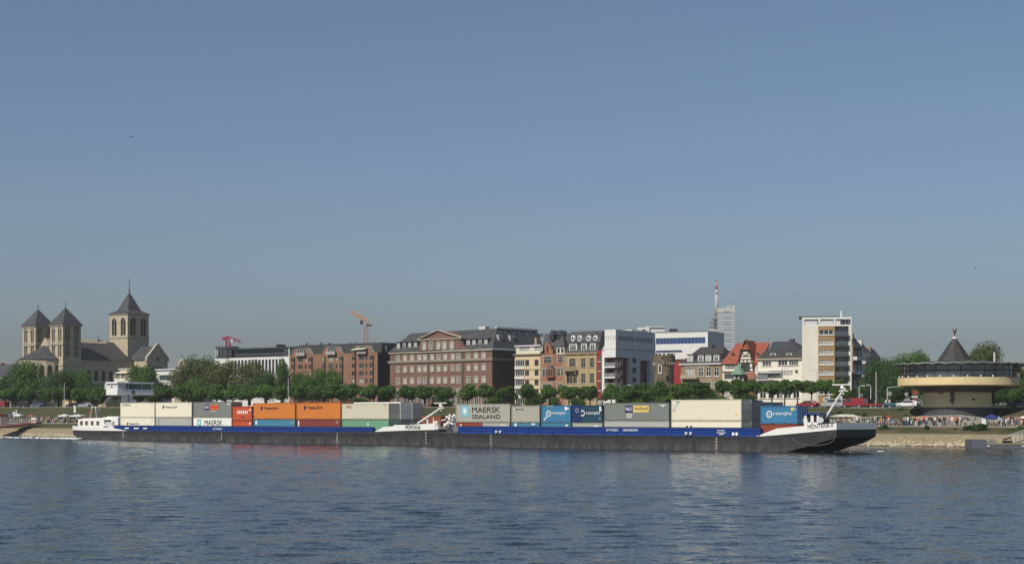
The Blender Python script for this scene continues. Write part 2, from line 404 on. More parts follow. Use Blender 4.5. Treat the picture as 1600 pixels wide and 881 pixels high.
class Bld:
    def __init__(s, name, label, cat, x0, x1, Y0, th=BT, z0=ZG, group=None):
        s.th = R(th); s.c = math.cos(s.th); s.s = math.sin(s.th)
        s.X0 = PX(x0, Y0); s.Y0 = Y0; s.z0 = z0
        s.W = s.lx(x1); s.t = thing(name, label, cat, (s.X0, Y0, z0), -s.th, group)
    def lx(s, px, ly=0):
        u = (px-800)/F
        return (u*(s.Y0+ly*s.c)-s.X0-ly*s.s)/(s.c+u*s.s)
    def ly(s, px, lx):      # depth on the line at lx seen at px
        u = (px-800)/F; X = s.X0+lx*s.c; Y = s.Y0-lx*s.s
        return (u*Y-X)/(s.s-u*s.c)
    def Y(s, lx, ly=0): return s.Y0-lx*s.s+ly*s.c
    def z(s, lx, ly, py): return PZ(py, s.Y(lx, ly))-s.z0
    def zp(s, px, py): return s.z(s.lx(px), 0, py)
    def part(s, name, mb, label=None, parent=None): return mb.build(name, parent or s.t, label=label)
    def wall(s, mb, ox, oy, ang, W, z0, z1, holes, m, rev=.3, back=None):
        """one wall face with real openings; ang 0 = street front, 90 = right-hand side"""
        a = R(ang); ca, sa = math.cos(a), math.sin(a)
        P = lambda x, d, z: (ox+ca*x-sa*d, oy+sa*x+ca*d, z)
        xs = sorted({0, W, *[min(W, max(0, h[0])) for h in holes], *[min(W, max(0, h[1])) for h in holes]})
        zs = sorted({z0, z1, *[min(z1, max(z0, h[2])) for h in holes], *[min(z1, max(z0, h[3])) for h in holes]})
        for i in range(len(xs)-1):
            for j in range(len(zs)-1):
                if xs[i+1]-xs[i] < 1e-4 or zs[j+1]-zs[j] < 1e-4: continue
                cx, cz = (xs[i]+xs[i+1])/2, (zs[j]+zs[j+1])/2
                if any(h[0] < cx < h[1] and h[2] < cz < h[3] for h in holes): continue
                mb.quad(P(xs[i],0,zs[j]), P(xs[i+1],0,zs[j]), P(xs[i+1],0,zs[j+1]), P(xs[i],0,zs[j+1]), m)
        for x0, x1, y0, y1 in (holes if rev else ()):
            mb.quad(P(x0,0,y0),P(x0,rev,y0),P(x0,rev,y1),P(x0,0,y1),m); mb.quad(P(x1,0,y0),P(x1,0,y1),P(x1,rev,y1),P(x1,rev,y0),m)
            mb.quad(P(x0,0,y1),P(x1,0,y1),P(x1,rev,y1),P(x0,rev,y1),m); mb.quad(P(x0,0,y0),P(x0,rev,y0),P(x1,rev,y0),P(x1,0,y0),m)
            mb.quad(P(x0,rev,y0),P(x1,rev,y0),P(x1,rev,y1),P(x0,rev,y1),back or DARK)
    def place(s, ox, oy, ang, x, z, w, h, st, parent=None, d=0):
        a = R(ang); ca, sa = math.cos(a), math.sin(a)
        cols, rows, fr, pane, trim, sill = st
        if isinstance(pane, (list, tuple)): pane = rnd.choice(pane)
        fm, pm = window_mesh(w, h, cols, rows, fr, pane, trim, sill)
        o = obj('window', fm, parent or s.t, (ox+ca*x-sa*d, oy+sa*x+ca*d, z), a)
        if parent is None or parent is s.t: obj('pane', pm, o)
        else:
            o2 = obj('pane', pm, parent, o.location, a)
        return o
    def wins(s, specs, ang=0, ox=0, oy=0, d=0):
        """specs (x centre, z bottom, w, h, style) -> holes; places window objects"""
        holes = []
        for x, z, w, h, st in specs:
            holes.append((x-w/2, x+w/2, z, z+h)); s.place(ox, oy, ang, x, z, w, h, st)
        return holes
    def grid(s, pxs, pys, wpx, hpx, st, ref=None):
        """windows of the front from picture measurements"""
        out = []
        for i, px in enumerate(pxs):
            x = s.lx(px); r = s.lx(ref) if ref is not None else s.W/2
            wp = wpx[i] if isinstance(wpx, (list, tuple)) else wpx
            w = (s.lx(px+wp/2)-s.lx(px-wp/2)); w = round(w, 1) if w > .5 else w
            for py in pys:
                h = round(hpx/F*s.Y(r), 1); z = s.z(r, 0, py+hpx/2)
                out.append((x, z, w, h, st))
        return out
    def shell(s, D, H, fh, sh, m, ms=None, top=None, name='wall', z0=-2):
        mb = MB(); W = s.W; ms = ms or m
        s.wall(mb, 0, 0, 0, W, z0, H, fh, m); s.wall(mb, W, 0, 90, D, z0, H, sh, ms)
        mb.quad((0,D,z0),(0,0,z0),(0,0,H),(0,D,H), ms); mb.quad((W,D,z0),(0,D,z0),(0,D,H),(W,D,H), ms)
        if top: mb.quad((0,0,H),(W,0,H),(W,D,H),(0,D,H), top)
        return s.part(name, mb)
    def roof(s, z0, z1, e, r, m, name='roof', th=.0):
        """frustum from eave rectangle e=(x0,x1,y0,y1) up to ridge rectangle r"""
        mb = MB(); a, b, c, d = e; p, q, t, u = r
        v = [(a,c,z0),(b,c,z0),(b,d,z0),(a,d,z0),(p,t,z1),(q,t,z1),(q,u,z1),(p,u,z1)]
        mb.add(v, [(0,1,5,4),(1,2,6,5),(2,3,7,6),(3,0,4,7),(4,5,6,7),(3,2,1,0)], m)
        return s.part(name, mb)
    def dormer(s, x, y, z, w, h, st, wallm, roofm, dep=2.6, peak=0, rz=0):
        a = MB(); a.box(-w/2-.15, w/2+.15, 0, dep, 0, h+.15, wallm)
        if peak: a.prism([(-w/2-.3,-.2,h+.15),(w/2+.3,-.2,h+.15),(0,-.2,h+.15+peak)], (0,dep+.4,0), roofm)
        else: a.box(-w/2-.3, w/2+.3, -.25, dep, h+.15, h+.3, roofm)
        d = a.build('dormer', s.t, (x, y, z), rz)
        cols, rows, fr, pane, trim, sill = st
        if isinstance(pane, (list, tuple)): pane = rnd.choice(pane)
        fm, pm = window_mesh(w*.9, h*.85, cols, rows, fr, pane, None, None)
        obj('window', fm, d, (0, -.19, h*.08)); obj('pane', pm, d, (0, -.17, h*.08))
        return d
    def band(s, mb, z, h, d, m, W=None, D=None, x0=0):
        W = s.W if W is None else W
        mb.box(x0-d, W+d, -d, -.002, z, z+h, m)
        if D: mb.box(W+.002, W+d, -.002, D, z, z+h, m)
    def fpart(s, name, x0, x1, y0, y1, z0, z1, m, label=None):
        mb = MB(); mb.box(x0, x1, y0, y1, z0, z1, m); return s.part(name, mb, label)

PG = (GLASS, GLASS, GLASSG)
PC = (GLASS, CURT, GLASSG, CURT, CURT)
ST_W = (2, 2, WHITE, PC, None, TRIM)
ST_T = (2, 2, WHITE, PC, TRIM, TRIM)
ST_P = (2, 1, WHITE, PG, None, TRIM)
ST_3 = (3, 1, WHITE, PG, None, TRIM)
ST_4 = (4, 1, WHITE, PG, None, TRIM)
ST_D = (2, 1, DGREY, PG, None, None)
ST_1 = (1, 1, WHITE, PG, None, None)
WB = 128
# --- church, seen from its east end; its axis runs inland
def lancets(b, mb_holes, *a): pass
YC = 640.0
def church():
    t = Bld('church', 'large romanesque church with two pointed front towers and one big crossing tower', 'church', 78.5, 98.3, YC, z0=6)
    W, c, s_ = t.W, t.c, t.s
    zt = t.z(W, 0, 508)      # eave of the near tower
    NICHE = mat('niche_stone', (.24,.205,.15), .9, .15)
    def tower(name, x0, w, d0, d, eave, apex, mid, arr, hi):
        BK = DARK if hi else NICHE
        mb = MB(); holesF = []; holesS = []
        def arches(n, wid, z0, h):      # blind lancet pairs
            return [(wid*(i+.5)/n-wid*.13, wid*(i+.5)/n+wid*.13, z0, z0+h) for i in range(n)]
        for z0, h in arr:
            holesF += arches(2, w, z0, h); holesS += arches(2, d, z0, h)
        t.wall(mb, x0, d0, 0, w, 0, eave, holesF, CHURCH, .6, BK); t.wall(mb, x0+w, d0, 90, d, 0, eave, holesS, CHURCH, .6, BK)
        mb.quad((x0,d0+d,0),(x0,d0,0),(x0,d0,eave),(x0,d0+d,eave), CHURCH); mb.quad((x0+w,d0+d,0),(x0,d0+d,0),(x0,d0+d,eave),(x0+w,d0+d,eave), CHURCH)
        for z in mid:
            mb.box(x0-.25, x0+w+.25, d0-.25, d0+d+.25, z, z+.45, TRIM)
        mb.box(x0-.35, x0+w+.35, d0-.35, d0+d+.35, eave, eave+.5, TRIM)
        # pointed heads over the openings
        for hs, ang in ((holesF, 0), (holesS, 90)):
            for a, b_, z0, z1 in hs:
                m_ = (a+b_)/2; r = (b_-a)/2; n = 6
                pts = [(m_+r*math.cos(math.pi*i/n), z1+r*1.35*math.sin(math.pi*i/n)) for i in range(n+1)]
                if ang == 0: P = lambda q, o: (x0+q[0], d0-o, q[1])
                else: P = lambda q, o: (x0+w+o, d0+q[0], q[1])
                mb.poly([P(q, .02) for q in pts], BK)
                for i in range(n):
                    p, q = pts[i], pts[i+1]
                    e = lambda k: (m_+(k[0]-m_)*1.22, z1+(k[1]-z1)*1.2)
                    mb.poly([P(p, .12), P(q, .12), P(e(q), .12), P(e(p), .12)], TRIM)
                mull = MB
                if ang == 0: mb.box(x0+m_-.12, x0+m_+.12, d0-.02, d0+.3, z0, z1+r, CHURCH)
                else: mb.box(x0+w-.3, x0+w+.02, d0+m_-.12, d0+m_+.12, z0, z1+r, CHURCH)
        tw = mb.build('tower', t.t)
        rf = MB(); o = .6; cx, cy = x0+w/2, d0+d/2
        ring = [(x0-o,d0-o),(x0+w+o,d0-o),(x0+w+o,d0+d+o),(x0-o,d0+d+o)]
        if hi:      # bell-cast spire
            k = .62; zz = eave+(apex-eave)*.2
            r2 = [(cx+(p[0]-cx)*k*.9, cy+(p[1]-cy)*k*.9) for p in ring]
            rf.add([(*p, eave+.5) for p in ring]+[(*p, zz) for p in r2]+[(cx,cy,apex)],
                   [(0,1,5,4),(1,2,6,5),(2,3,7,6),(3,0,4,7),(4,5,8),(5,6,8),(6,7,8),(7,4,8)], SLATE)
        else:
            rf.add([(*p, eave+.5) for p in ring]+[(cx,cy,apex)], [(0,1,4),(1,2,4),(2,3,4),(3,0,4)], SLATE)
        r_ = rf.build('spire', t.t)
        f = MB(); f.bar((cx,cy,apex-.3),(cx,cy,apex+(6 if hi else 2)),.16,DGREY,.06); f.box(cx-.8 if hi else cx-.4,cx+.8 if hi else cx+.4,cy-.07,cy+.07,apex+(3.9 if hi else 1.2),apex+(4.1 if hi else 1.35),DGREY)
        if hi: f.sphere((cx,cy,apex+.6),.4,DGREY)
        f.build('cross', r_)
    D = t.ly(126.5, W)
    cy = D/2
    ap = t.z(W/2, cy, 480)
    e = t.z(W, 0, 508.5)
    arr = [(t.z(W,0,533), 4.6), (t.z(W,0,557), 4.4)]
    mid = [t.z(W,0,538.5), t.z(W,0,571)]
    tower('near', 0, W, 0, D, e, ap, mid, arr, False)
    x0 = t.lx(35.2)          # far twin tower
    W2 = t.lx(55.5)-x0
    tower('far', x0, W2*1.0, 0, D, e, ap, mid, arr, False)
    # gable wall and choir roof between the towers
    mb = MB(); g0, g1 = x0+W2, 0; gm = (g0+g1)/2
    zb = t.z(gm, 0, 560); za = t.z(gm, 0, 527)
    mb.prism([(g0,1,0),(g1,1,0),(g1,1,zb+3),(gm,1,za),(g0,1,zb+3)], (0,30,0), CHURCH)
    for dx, dz in ((-2,2.5),(2,2.5),(0,7.5),(-3.2,-1),(3.2,-1)): mb.box(gm+dx-.4, gm+dx+.4, .8, 1, zb+dz+1, zb+dz+2.6, DARK)
    mb.build('choir_wall', t.t)
    ap_ = MB(); r = 9.5; zc = t.z(gm, -6, 561); zr = t.z(gm, 0, 545)
    n = 10
    for i in range(n):
        a0 = math.pi+math.pi*i/n; a1 = math.pi+math.pi*(i+1)/n
        p = lambda a, q: (gm+q*math.cos(a), 1+q*math.sin(a))
        ap_.quad((*p(a0,r),0),(*p(a1,r),0),(*p(a1,r),zc),(*p(a0,r),zc), CHURCH)
        m_ = (a0+a1)/2
        ap_.poly([(*p(m_-.09,r*1.003),zc-7),(*p(m_+.09,r*1.003),zc-7),(*p(m_+.09,r*1.003),zc-3),(*p(m_,r*1.003),zc-2),(*p(m_-.09,r*1.003),zc-3)], DARK)
        ap_.add([(*p(a0,r+.5),zc),(*p(a1,r+.5),zc),(gm,1,zr+1.5)], [(0,1,2)], SLATE)
    ap_.build('apse', t.t)
    # nave between the towers and the big tower
    TX = t.lx(171.5, 58); 
    n0 = D; n1 = t.ly(200, W*.9)
    wx1 = W-1.2; wx0 = x0+2; mx = (wx0+wx1)/2
    ze = t.z(wx1, n0, 561.5); zr = t.z(mx, n0, 531)
    mb = MB(); holes = [(n1*.0+4+i*(n1-n0-6)/5, 6+i*(n1-n0-6)/5, ze*.45, ze*.8) for i in range(5)]
    t.wall(mb, wx1, n0, 90, n1-n0+12, 0, ze, holes, CHURCH, .5)
    t.wall(mb, wx0, n0, 90, n1-n0+12, 0, ze, [], CHURCH, .5)
    mb.build('nave', t.t)
    rf = MB(); L = n1+12
    rf.add([(wx1+.6,n0,ze),(wx1+.6,L,ze),(mx,L,zr),(mx,n0,zr),(wx0-.6,n0,ze),(wx0-.6,L,ze)], [(0,1,2,3),(4,3,2,5)], SLATE2)
    rf.build('nave_roof', t.t)
    # big tower
    q0 = n1+2
    X1 = t.lx(199.5, q0); X0_ = t.lx(171.5, q0); w = X1-X0_; D2 = t.ly(232.5, X1)-q0
    e = t.z(X1, q0, 491); ap = t.z(X1-w/2, q0+D2/2, 456)
    h = t.z(X1, q0, 499)-t.z(X1, q0, 524)
    tower('big', X0_, w, q0, D2, e, ap, [t.z(X1,q0,527.5)], [(t.z(X1,q0,523.5), h*.8)], True)
    # transept with its own gable towards the right
    tx0, tx1 = X1, t.lx(238, q0+D2*.5); 
    Lx = t.lx(244, q0+D2*.5); ty0, ty1 = q0+1, q0+D2-1; ty1 = max(ty1, t.ly(262, Lx)); ym = (ty0+ty1)/2
    ze = t.z(Lx, ty0, 562); zr = t.z(Lx, ym, 540.5)
    mb = MB(); t.wall(mb, X1, ty0, 0, Lx-X1, 0, ze, [((Lx-X1)*.3,(Lx-X1)*.45,ze*.4,ze*.75),((Lx-X1)*.65,(Lx-X1)*.8,ze*.4,ze*.75)], CHURCH, .5)
    mb.prism([(Lx,ty0,0),(Lx,ty1,0),(Lx,ty1,ze),(Lx,ym,zr),(Lx,ty0,ze)], (-.8,0,0), CHURCH)
    for a, z, hh in ((.5,zr-6,1.5),(.32,zr-10.5,2),(.68,zr-10.5,2),(.5,zr-11,2.5),(.5,ze*.5,4)):
        y = ty0+(ty1-ty0)*a; mb.box(Lx-.1, Lx+.06, y-.5, y+.5, z, z+hh, DARK)
    cp = .9
    mb.prism([(Lx+.3,ty0-.5,ze-.6),(Lx+.3,ty0-.5,ze+.9),(Lx+.3,ym,zr+1.3),(Lx+.3,ty1+.5,ze+.9),(Lx+.3,ty1+.5,ze-.4),(Lx+.3,ym,zr-.1)], (-1.2,0,0), TRIM)
    mb.build('transept', t.t)
    rf = MB(); rf.add([(X1-.2,ty0-.5,ze),(Lx-.4,ty0-.5,ze),(Lx-.4,ym,zr),(X1-.2,ym,zr),(X1-.2,ty1+.5,ze),(Lx-.4,ty1+.5,ze)], [(0,1,2,3),(4,3,2,5)], SLATE)
    rf.build('transept_roof', t.t)
    lt = MB(); p = (mx, n1-6); lt.bar((*p,zr-3),(*p,zr+4.5),1.1,SLATE,.05,8); lt.build('turret', t.t)
church()

# --- white office block with a dark glass top storey
def office():
    b = Bld('office_building', 'white office block with dark glass top storey and tall slit windows', 'building', 336, 452, BY(336, 165))
    H = b.zp(452, 556.5); Z2 = b.zp(452, 540.5)
    xs = b.grid([352+i*5.35 for i in range(18)], [573], 3.6, 22, (1,1,DGREY,PG,None,None))
    xs = [(x,max(z,0),w,h,st) for x,z,w,h,st in xs]
    lo = b.grid([352+i*5.35 for i in range(18)], [602], 3.6, 22, (1,1,DGREY,PG,None,None))
    b.shell(18, H, b.wins(xs)+b.wins(lo), [], WHITE, top=CONC)
    x0 = b.lx(364); mb = MB(); mb.box(x0, b.W, 1.2, 17, H, Z2-.6, GLASS)
    for i in range(28):
        x = x0+(b.W-x0)*i/27; mb.box(x-.06, x+.06, 1.1, 1.2, H, Z2-.6, DGREY)
    mb.box(x0, b.W, 1.0, 1.25, H+(Z2-H)*.30, H+(Z2-H)*.34, GREYM)
    b.part('glass_storey', mb)
    b.fpart('flat_roof', x0-.5, b.W+3.5, -.3, 17.5, Z2-.6, Z2-.2, DGREY)
    b.fpart('glass_bay', b.W-2.6, b.W+2.8, .2, 10, H+.02, Z2-.62, GLASSG)
    b.fpart('post', b.W-.2, b.W+.2, -.1, .15, H, Z2-.61, WHITE)
    b.fpart('roof_vent', b.lx(418), b.lx(421), 4, 8, Z2-.2, Z2+1, DGREY)
    cx = b.lx(348.5); r = b.lx(348.5)-b.lx(336.5); hb = b.zp(348, 555); ht = b.zp(348, 545)
    tw = MB(); tw.lathe([(r, -2), (r, hb-1.2)], WHITE, 28, (cx, r*.55)); tw.lathe([(r*.98, hb-1.2), (r*.98, hb-.2)], DGREY, 28, (cx, r*.55))
    tw.lathe([(r, hb-.2), (r, ht)], GLASS, 28, (cx, r*.55)); tw.lathe([(.01, ht+.9), (r*1.08, ht+.8), (r*1.08, ht), (r, ht)], DGREY, 28, (cx, r*.55), smooth=False)
    for i in range(14):
        a = 2*math.pi*i/14; x, y = cx+r*1.01*math.cos(a), r*.55+r*1.01*math.sin(a)
        tw.box(x-.12, x+.12, y-.12, y+.12, hb-.2, ht, WHITE if i in (9,10) else GREYM)
    tw.build('round_tower', b.t)
    b.fpart('stair_head', b.lx(326), b.lx(337), 5, 12, 0, b.zp(330, 552), GREYW)
office()

# --- brick apartments with three shaped gables
def apartments():
    b = Bld('apartment_block', 'brown brick apartment block with three curved gables and strip balconies', 'apartment building', 452, 590, BY(452, WB+4))
    ref = 521; W = b.W
    H = b.zp(ref, 552.5)
    D = b.ly(606, W); D = max(D, 16)
    holes = []
    st = (2,1,BSTONE,(GLASS,GLASS,CURT,GLASSG,GLASSG),None,None)
    for g0 in (471, 519, 566):
        rows = [560.5, 572, 584, 596, 608, 620]
        for dx, wp in ((-1.5,7.5),(6.5,3.2),(14.5,6.5),(-13,6.5)):
            if g0 == 519 and dx == -1.5: dx = -2.5
            for r in rows:
                holes += b.wins(b.grid([g0+dx], [r], wp, 7, st if wp > 4 else (1,1,BSTONE,(GLASS,CURT),None,None), 521))
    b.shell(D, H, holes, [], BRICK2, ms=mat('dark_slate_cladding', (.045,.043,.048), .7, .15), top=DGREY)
    mb = MB(); db = MB()
    for k, (g0, top) in enumerate(((471.5, 544.8), (519, 542), (567, 540.6))):
        xa, xb, xm = b.lx(g0-16.5), b.lx(g0+16.5), b.lx(g0); T = b.zp(g0, top); q = (xb-xa)
        pts = [(0,0),(.05,.12),(.10,.42),(.15,.78),(.20,1),(.80,1),(.85,.78),(.90,.42),(.95,.12),(1,0)]
        mb.prism([(xa+q*p, -.06, H+.0+(T-H)*z) for p, z in pts], (0, 1.4, 0), BRICK2)
        for (p, z), (p2, z2) in zip(pts, pts[1:]):
            mb.prism([(xa+q*p,-.2,H+(T-H)*z),(xa+q*p2,-.2,H+(T-H)*z2),(xa+q*p2,-.2,H+(T-H)*z2+.13),(xa+q*p,-.2,H+(T-H)*z+.13)], (0,1.2,0), CONC)
        # arched attic opening with balcony rail
        ar = MB(); rr = q*.17; zc = H+(T-H)*.38
        arc = [(xm+rr*1.25*math.cos(math.pi*i/8), -.09, zc+rr*.9*math.sin(math.pi*i/8)) for i in range(9)]
        ar.poly(arc, GLASSG); ar.box(xm-rr*1.3, xm+rr*1.3, -.9, -.07, zc-1.1, zc-.1, CONC)
        for i in range(5): ar.box(xm-rr*1.2+i*rr*.6-.05, xm-rr*1.2+i*rr*.6+.05, -.14, -.1, zc, zc+rr*.6, WHITE)
        ar.build('attic_window', b.t)
        # dark balcony shafts
        for dx in (16.2, -11.5):
            x = b.lx(g0+dx); db.box(x-.25, x+.25, -.1, .03, 1, H-1, DARK)
    b.part('gable_wall', mb); b.part('drainpipe', db)
    b.roof(H, b.zp(521, 541.5)+1, (0, W, 1.5, D), (1, W-1, 3.4, D-1), mat('black_roof', (.028,.028,.03), .7, .15))
    aw = MB(); x = b.lx(564); aw.prism([(x-2.8,-.1,b.zp(566,544.5)),(x+2.8,-.1,b.zp(566,543.6)),(x+2.8,-1.6,b.zp(566,546)),(x-2.8,-1.6,b.zp(566,547))], (0,0,.08), CREAM)
    aw.build('awning', b.t)
    for px in (478, 500, 513, 545, 554, 585, 594, 603):
        c = MB(); x = b.lx(px, 5); z = b.z(x, 5, 541)
        c.box(x-.9, x+.9, 4.2, 5.8, z-2.2, z, GREYM); c.bar((x, 5, z), (x+.2, 5, z+.8), .22, DGREY); c.bar((x+.2,5,z+.8),(x+1,5,z+.9), .22, DGREY)
        c.build('roof_vent', b.t)
apartments()

# --- the big brown brick block with pediment
def bigbrick():
    b = Bld('office_block', 'long brown brick block with stone cornices, central pediment and mansard roof', 'building', 609.4, 769, BY(609, WB), 41)
    W = b.W; ref = 690
    H = b.zp(769, 546.5); D = b.ly(850, W)
    cols = [622, 632.9, 643.8, 655.3, 663.9, 674.9, 685.6, 695.7, 707.6, 716.6, 732, 743.9, 755.8]
    L = [b.lx(x) for x in cols]
    sty = (2,3,WHITE,PC,TRIM,TRIM)
    rows = [(554.6, 7.5), (573.5, 8.5), (592.5, 9), (610.5, 8)]
    specs = []
    for py, hp in rows:
        z = b.zp(769, py+hp/2-.2); h = round(hp/F*b.Y(W), 1)
        specs += [(x, z, 1.15, h, sty) for x in L]
    gf = [(x, b.zp(769, 631), 1.5, 2.6, (2,1,WHITE,PG,TRIM,None)) for i, x in enumerate(L) if i != 5 and i != 6]
    holes = b.wins(specs)+b.wins(gf)
    # side windows
    ss = []
    for py, hp in ((554,8),(573,9),(592,9),(611,8)):
        z = b.zp(769, py+hp/2-.2)
        for y in (5, 11, 17, 23, 29, 35): 
            if y < D-3: ss.append((y, z, 1.2, round(hp/F*b.Y(W),1), (2,2,GREYM,GLASS,None,None)))
    b.shell(D, H, holes, b.wins(ss, 90, W, 0), BRICK, ms=brickmat('shaded_side_brick', (.09,.05,.04), (.12,.065,.05), (.12,.1,.08)), top=SLATE)  # side wall brick is darkened: its shade is put into the colour
    mb = MB(); b.band(mb, H-.1, .35, .4, TRIM, D=D); z = b.zp(769, 562.5); b.band(mb, z, .35, .4, TRIM, D=D); b.band(mb, z+.35, .18, .55, TRIM, D=D)
    b.band(mb, b.zp(769, 617.5), .5, .25, TRIM)
    # arched heads over ground floor windows
    for x, *_ in gf:
        z1 = b.zp(769, 631)+2.6
        pts = [(x+.75*math.cos(math.pi*i/6), z1+.75*math.sin(math.pi*i/6)) for i in range(7)]
        mb.poly([(p, -.012, q) for p, q in pts], GLASSG)
        for p, q in zip(pts, pts[1:]):
            mb.poly([(p[0],-.08,p[1]),(q[0],-.08,q[1]),(x+(q[0]-x)*1.35,-.08,z1+(q[1]-z1)*1.35),(x+(p[0]-x)*1.35,-.08,z1+(p[1]-z1)*1.35)], TRIM)
    b.part('cornice', mb)
    # central pavilion
    x0, x1 = b.lx(657.5), b.lx(721.5); zp = b.zp(690, 529.5); za = b.zp(690, 516.5); xm = b.lx(686.9)
    mb = MB(); mb.box(x0, x1, -.6, -.003, 0, H+.4, BRICK)
    mb = MB()
    ph = [(b.lx(x)-x0, H+1.5, b.zp(690,534.6)) for x in (664.5, 675.7, 686.8, 696.3, 707.8)]
    specs = [(x, b.zp(690, 545.2), 1.2, 2.1, sty) for x, *_ in ph]
    hs = [(x-.6, x+.6, z, z+h) for x, z, w, h, st in specs]
    b.wall(mb, x0, -.5, 0, x1-x0, H+.55, zp, hs, BRICK)
    for x, z, w, h, st in specs: b.place(x0, -.5, 0, x, z, w, h, st)
    mb.quad((x1,-.5,H+.55),(x1,5,H+.55),(x1,5,zp),(x1,-.5,zp),BRICK); mb.quad((x0,5,H+.55),(x0,-.5,H+.55),(x0,-.5,zp),(x0,5,zp),BRICK)
    mb.prism([(x0,-.48,zp),(x1,-.48,zp),(xm,-.48,za)], (0,6,0), BRICK)
    # curved volutes to the right and left
    mb.prism([(x1,-.45,H+.5),(x1+2.2,-.45,H+.5),(x1+.9,-.45,H+1.4),(x1+.1,-.45,zp-.5)], (0,.8,0), BRICK)
    b.part('pavilion', mb)
    mb = MB(); mb.box(x0-.4, x1+.4, -.9, -.55, zp-.2, zp+.08, TRIM)
    for a, c in (((x0-.6, zp), (xm, za)), ((x1+.6, zp), (xm, za))):
        mb.prism([(a[0],-1.0,a[1]),(c[0],-1.0,c[1]),(c[0],-1.0,c[1]+.28),(a[0],-1.0,a[1]+.28)], (0,1.2,0), TRIM)
    b.part('pediment', mb)
    rf = MB(); e0, e1 = -.3, W+.3; RY = 9.0
    zr = b.z(W, RY, 513.5); xr0 = b.lx(641, RY); 
    rf.add([(e0,-.3,H+.45),(e1,-.3,H+.45),(e1,D,H+.45),(e0,D,H+.45),(xr0,RY,zr),(W-2.6,RY*.55,zr),(W-2.6,D,zr),(xr0,D,zr)],
           [(0,1,5,4),(1,2,6,5),(3,0,4,7),(4,5,6,7)], SLATE)
    b.part('roof', rf)
    g = MB(); g.box(W-2.8, W-2.3, RY*.5, D, zr, zr+.5, GREYW); g.box(b.lx(748,8), b.lx(758,8), 8, 10, zr, zr+1, GREYW); g.build('roof_ridge', b.t)
    sd_ = (2,2,WHITE,(CURT,GLASSG),None,None)
    for px in (624, 633, 641.5, 650.5, 733, 742, 751.5, 760.5):
        x = b.lx(px, 1.2); b.dormer(x, .9, H+1.0, 1.35, 2.1, sd_, SLATE, SLATE)
    for y in (4.5, 9.5):
        b.dormer(W-.9, y, H+2.4, 1.6, 1.7, (2,1,WHITE,(GLASS,),None,None), GREYW, GREYW, 2.2, rz=R(90))
    for y in (6, 12, 18, 24, 30):
        b.dormer(W-2.0, y, zr-1.8, .6, .7, (1,1,WHITE,(GLASS,),None,None), GREYM, GREYM, 1, rz=R(90))
    dr = MB(); x = b.lx(683.5); z = b.zp(769, 636)
    pts = [(x-2,0),(x+2,0)]+[(x+2*math.cos(math.pi*i/8), 2.6+2*math.sin(math.pi*i/8)) for i in range(9)]
    dr.poly([(p, -.1, z+max(0,q)) for p, q in pts[:2]+pts[2:]], DARK)
    for i in range(2, 10):
        p, q = pts[i], pts[i+1]; f = lambda k: (x+(k[0]-x)*1.3, 2.6+(k[1]-2.6)*1.3)
        dr.prism([(p[0],-.3,z+p[1]),(q[0],-.3,z+q[1]),(f(q)[0],-.3,z+f(q)[1]),(f(p)[0],-.3,z+f(p)[1])], (0,.3,0), TRIM)
    dr.build('door', b.t)
    dp = MB()
    for px in (670.5, 723.5): dp.bar((b.lx(px), -.12, 0), (b.lx(px), -.12, H), .14, DGREY)
    dp.build('drainpipe', b.t)
bigbrick()

# --- narrow beige block
def beige():
    b = Bld('apartment_house', 'narrow beige five storey house with white window bands', 'apartment building', 804.5, 844.3, BY(804, WB-3))
    W = b.W; H = b.zp(825, 554.5); HT = b.zp(825, 541)
    sp = []
    for py in (566, 581.3, 596.3, 611, 626):
        z = b.zp(825, py+5.6); h = round(9.6/F*b.Y(W/2), 1)
        sp += [(b.lx(812.3), z, 3.0, h, ST_4), (b.lx(823.6), z, 1.35, h, ST_D), (b.lx(838.4), z, 1.35, h, ST_D)]
    b.shell(15, H, b.wins(sp), [], BEIGE, top=CONC)
    x = MB(); b.wall(x, .2, .25, 0, W-.4, H+.35, HT, b_h := [(1.1,4.6,H+1.0,H+2.5),(6.2,9.0,H+1.0,H+2.5)], CREAM)
    x.box(.2, W-.2, .6, 14, H+.35, HT-.01, CREAM); x.box(-.15, W+.1, -.1, 14.6, HT, HT+.35, GREYW); x.box(-.4, W+.2, -.5, 15, H+.02, H+.33, BSTONE)
    b.part('attic_storey', x)
    for h in b_h: b.place(.2, .25, 0, (h[0]+h[1])/2, h[2], h[1]-h[0], h[3]-h[2], (4 if h[0] < 2 else 3,1,WHITE,PC,None,None))
    w = MB()
    for py in (571.9, 587.2, 602.2, 617): 
        z = b.zp(825, py); w.box(b.lx(812.3)-1.7, b.lx(812.3)+1.7, -.25, -.01, z-.75, z-.17, WHITE); w.box(0, W, -.07, -.004, z-1.05, z-.85, BSTONE)
    b.part('parapet', w)
    c = MB(); c.box(b.lx(835,5), b.lx(838.5,5), 5, 6.5, HT+.35, HT+2.6, BSTONE); c.build('chimney', b.t)
beige()

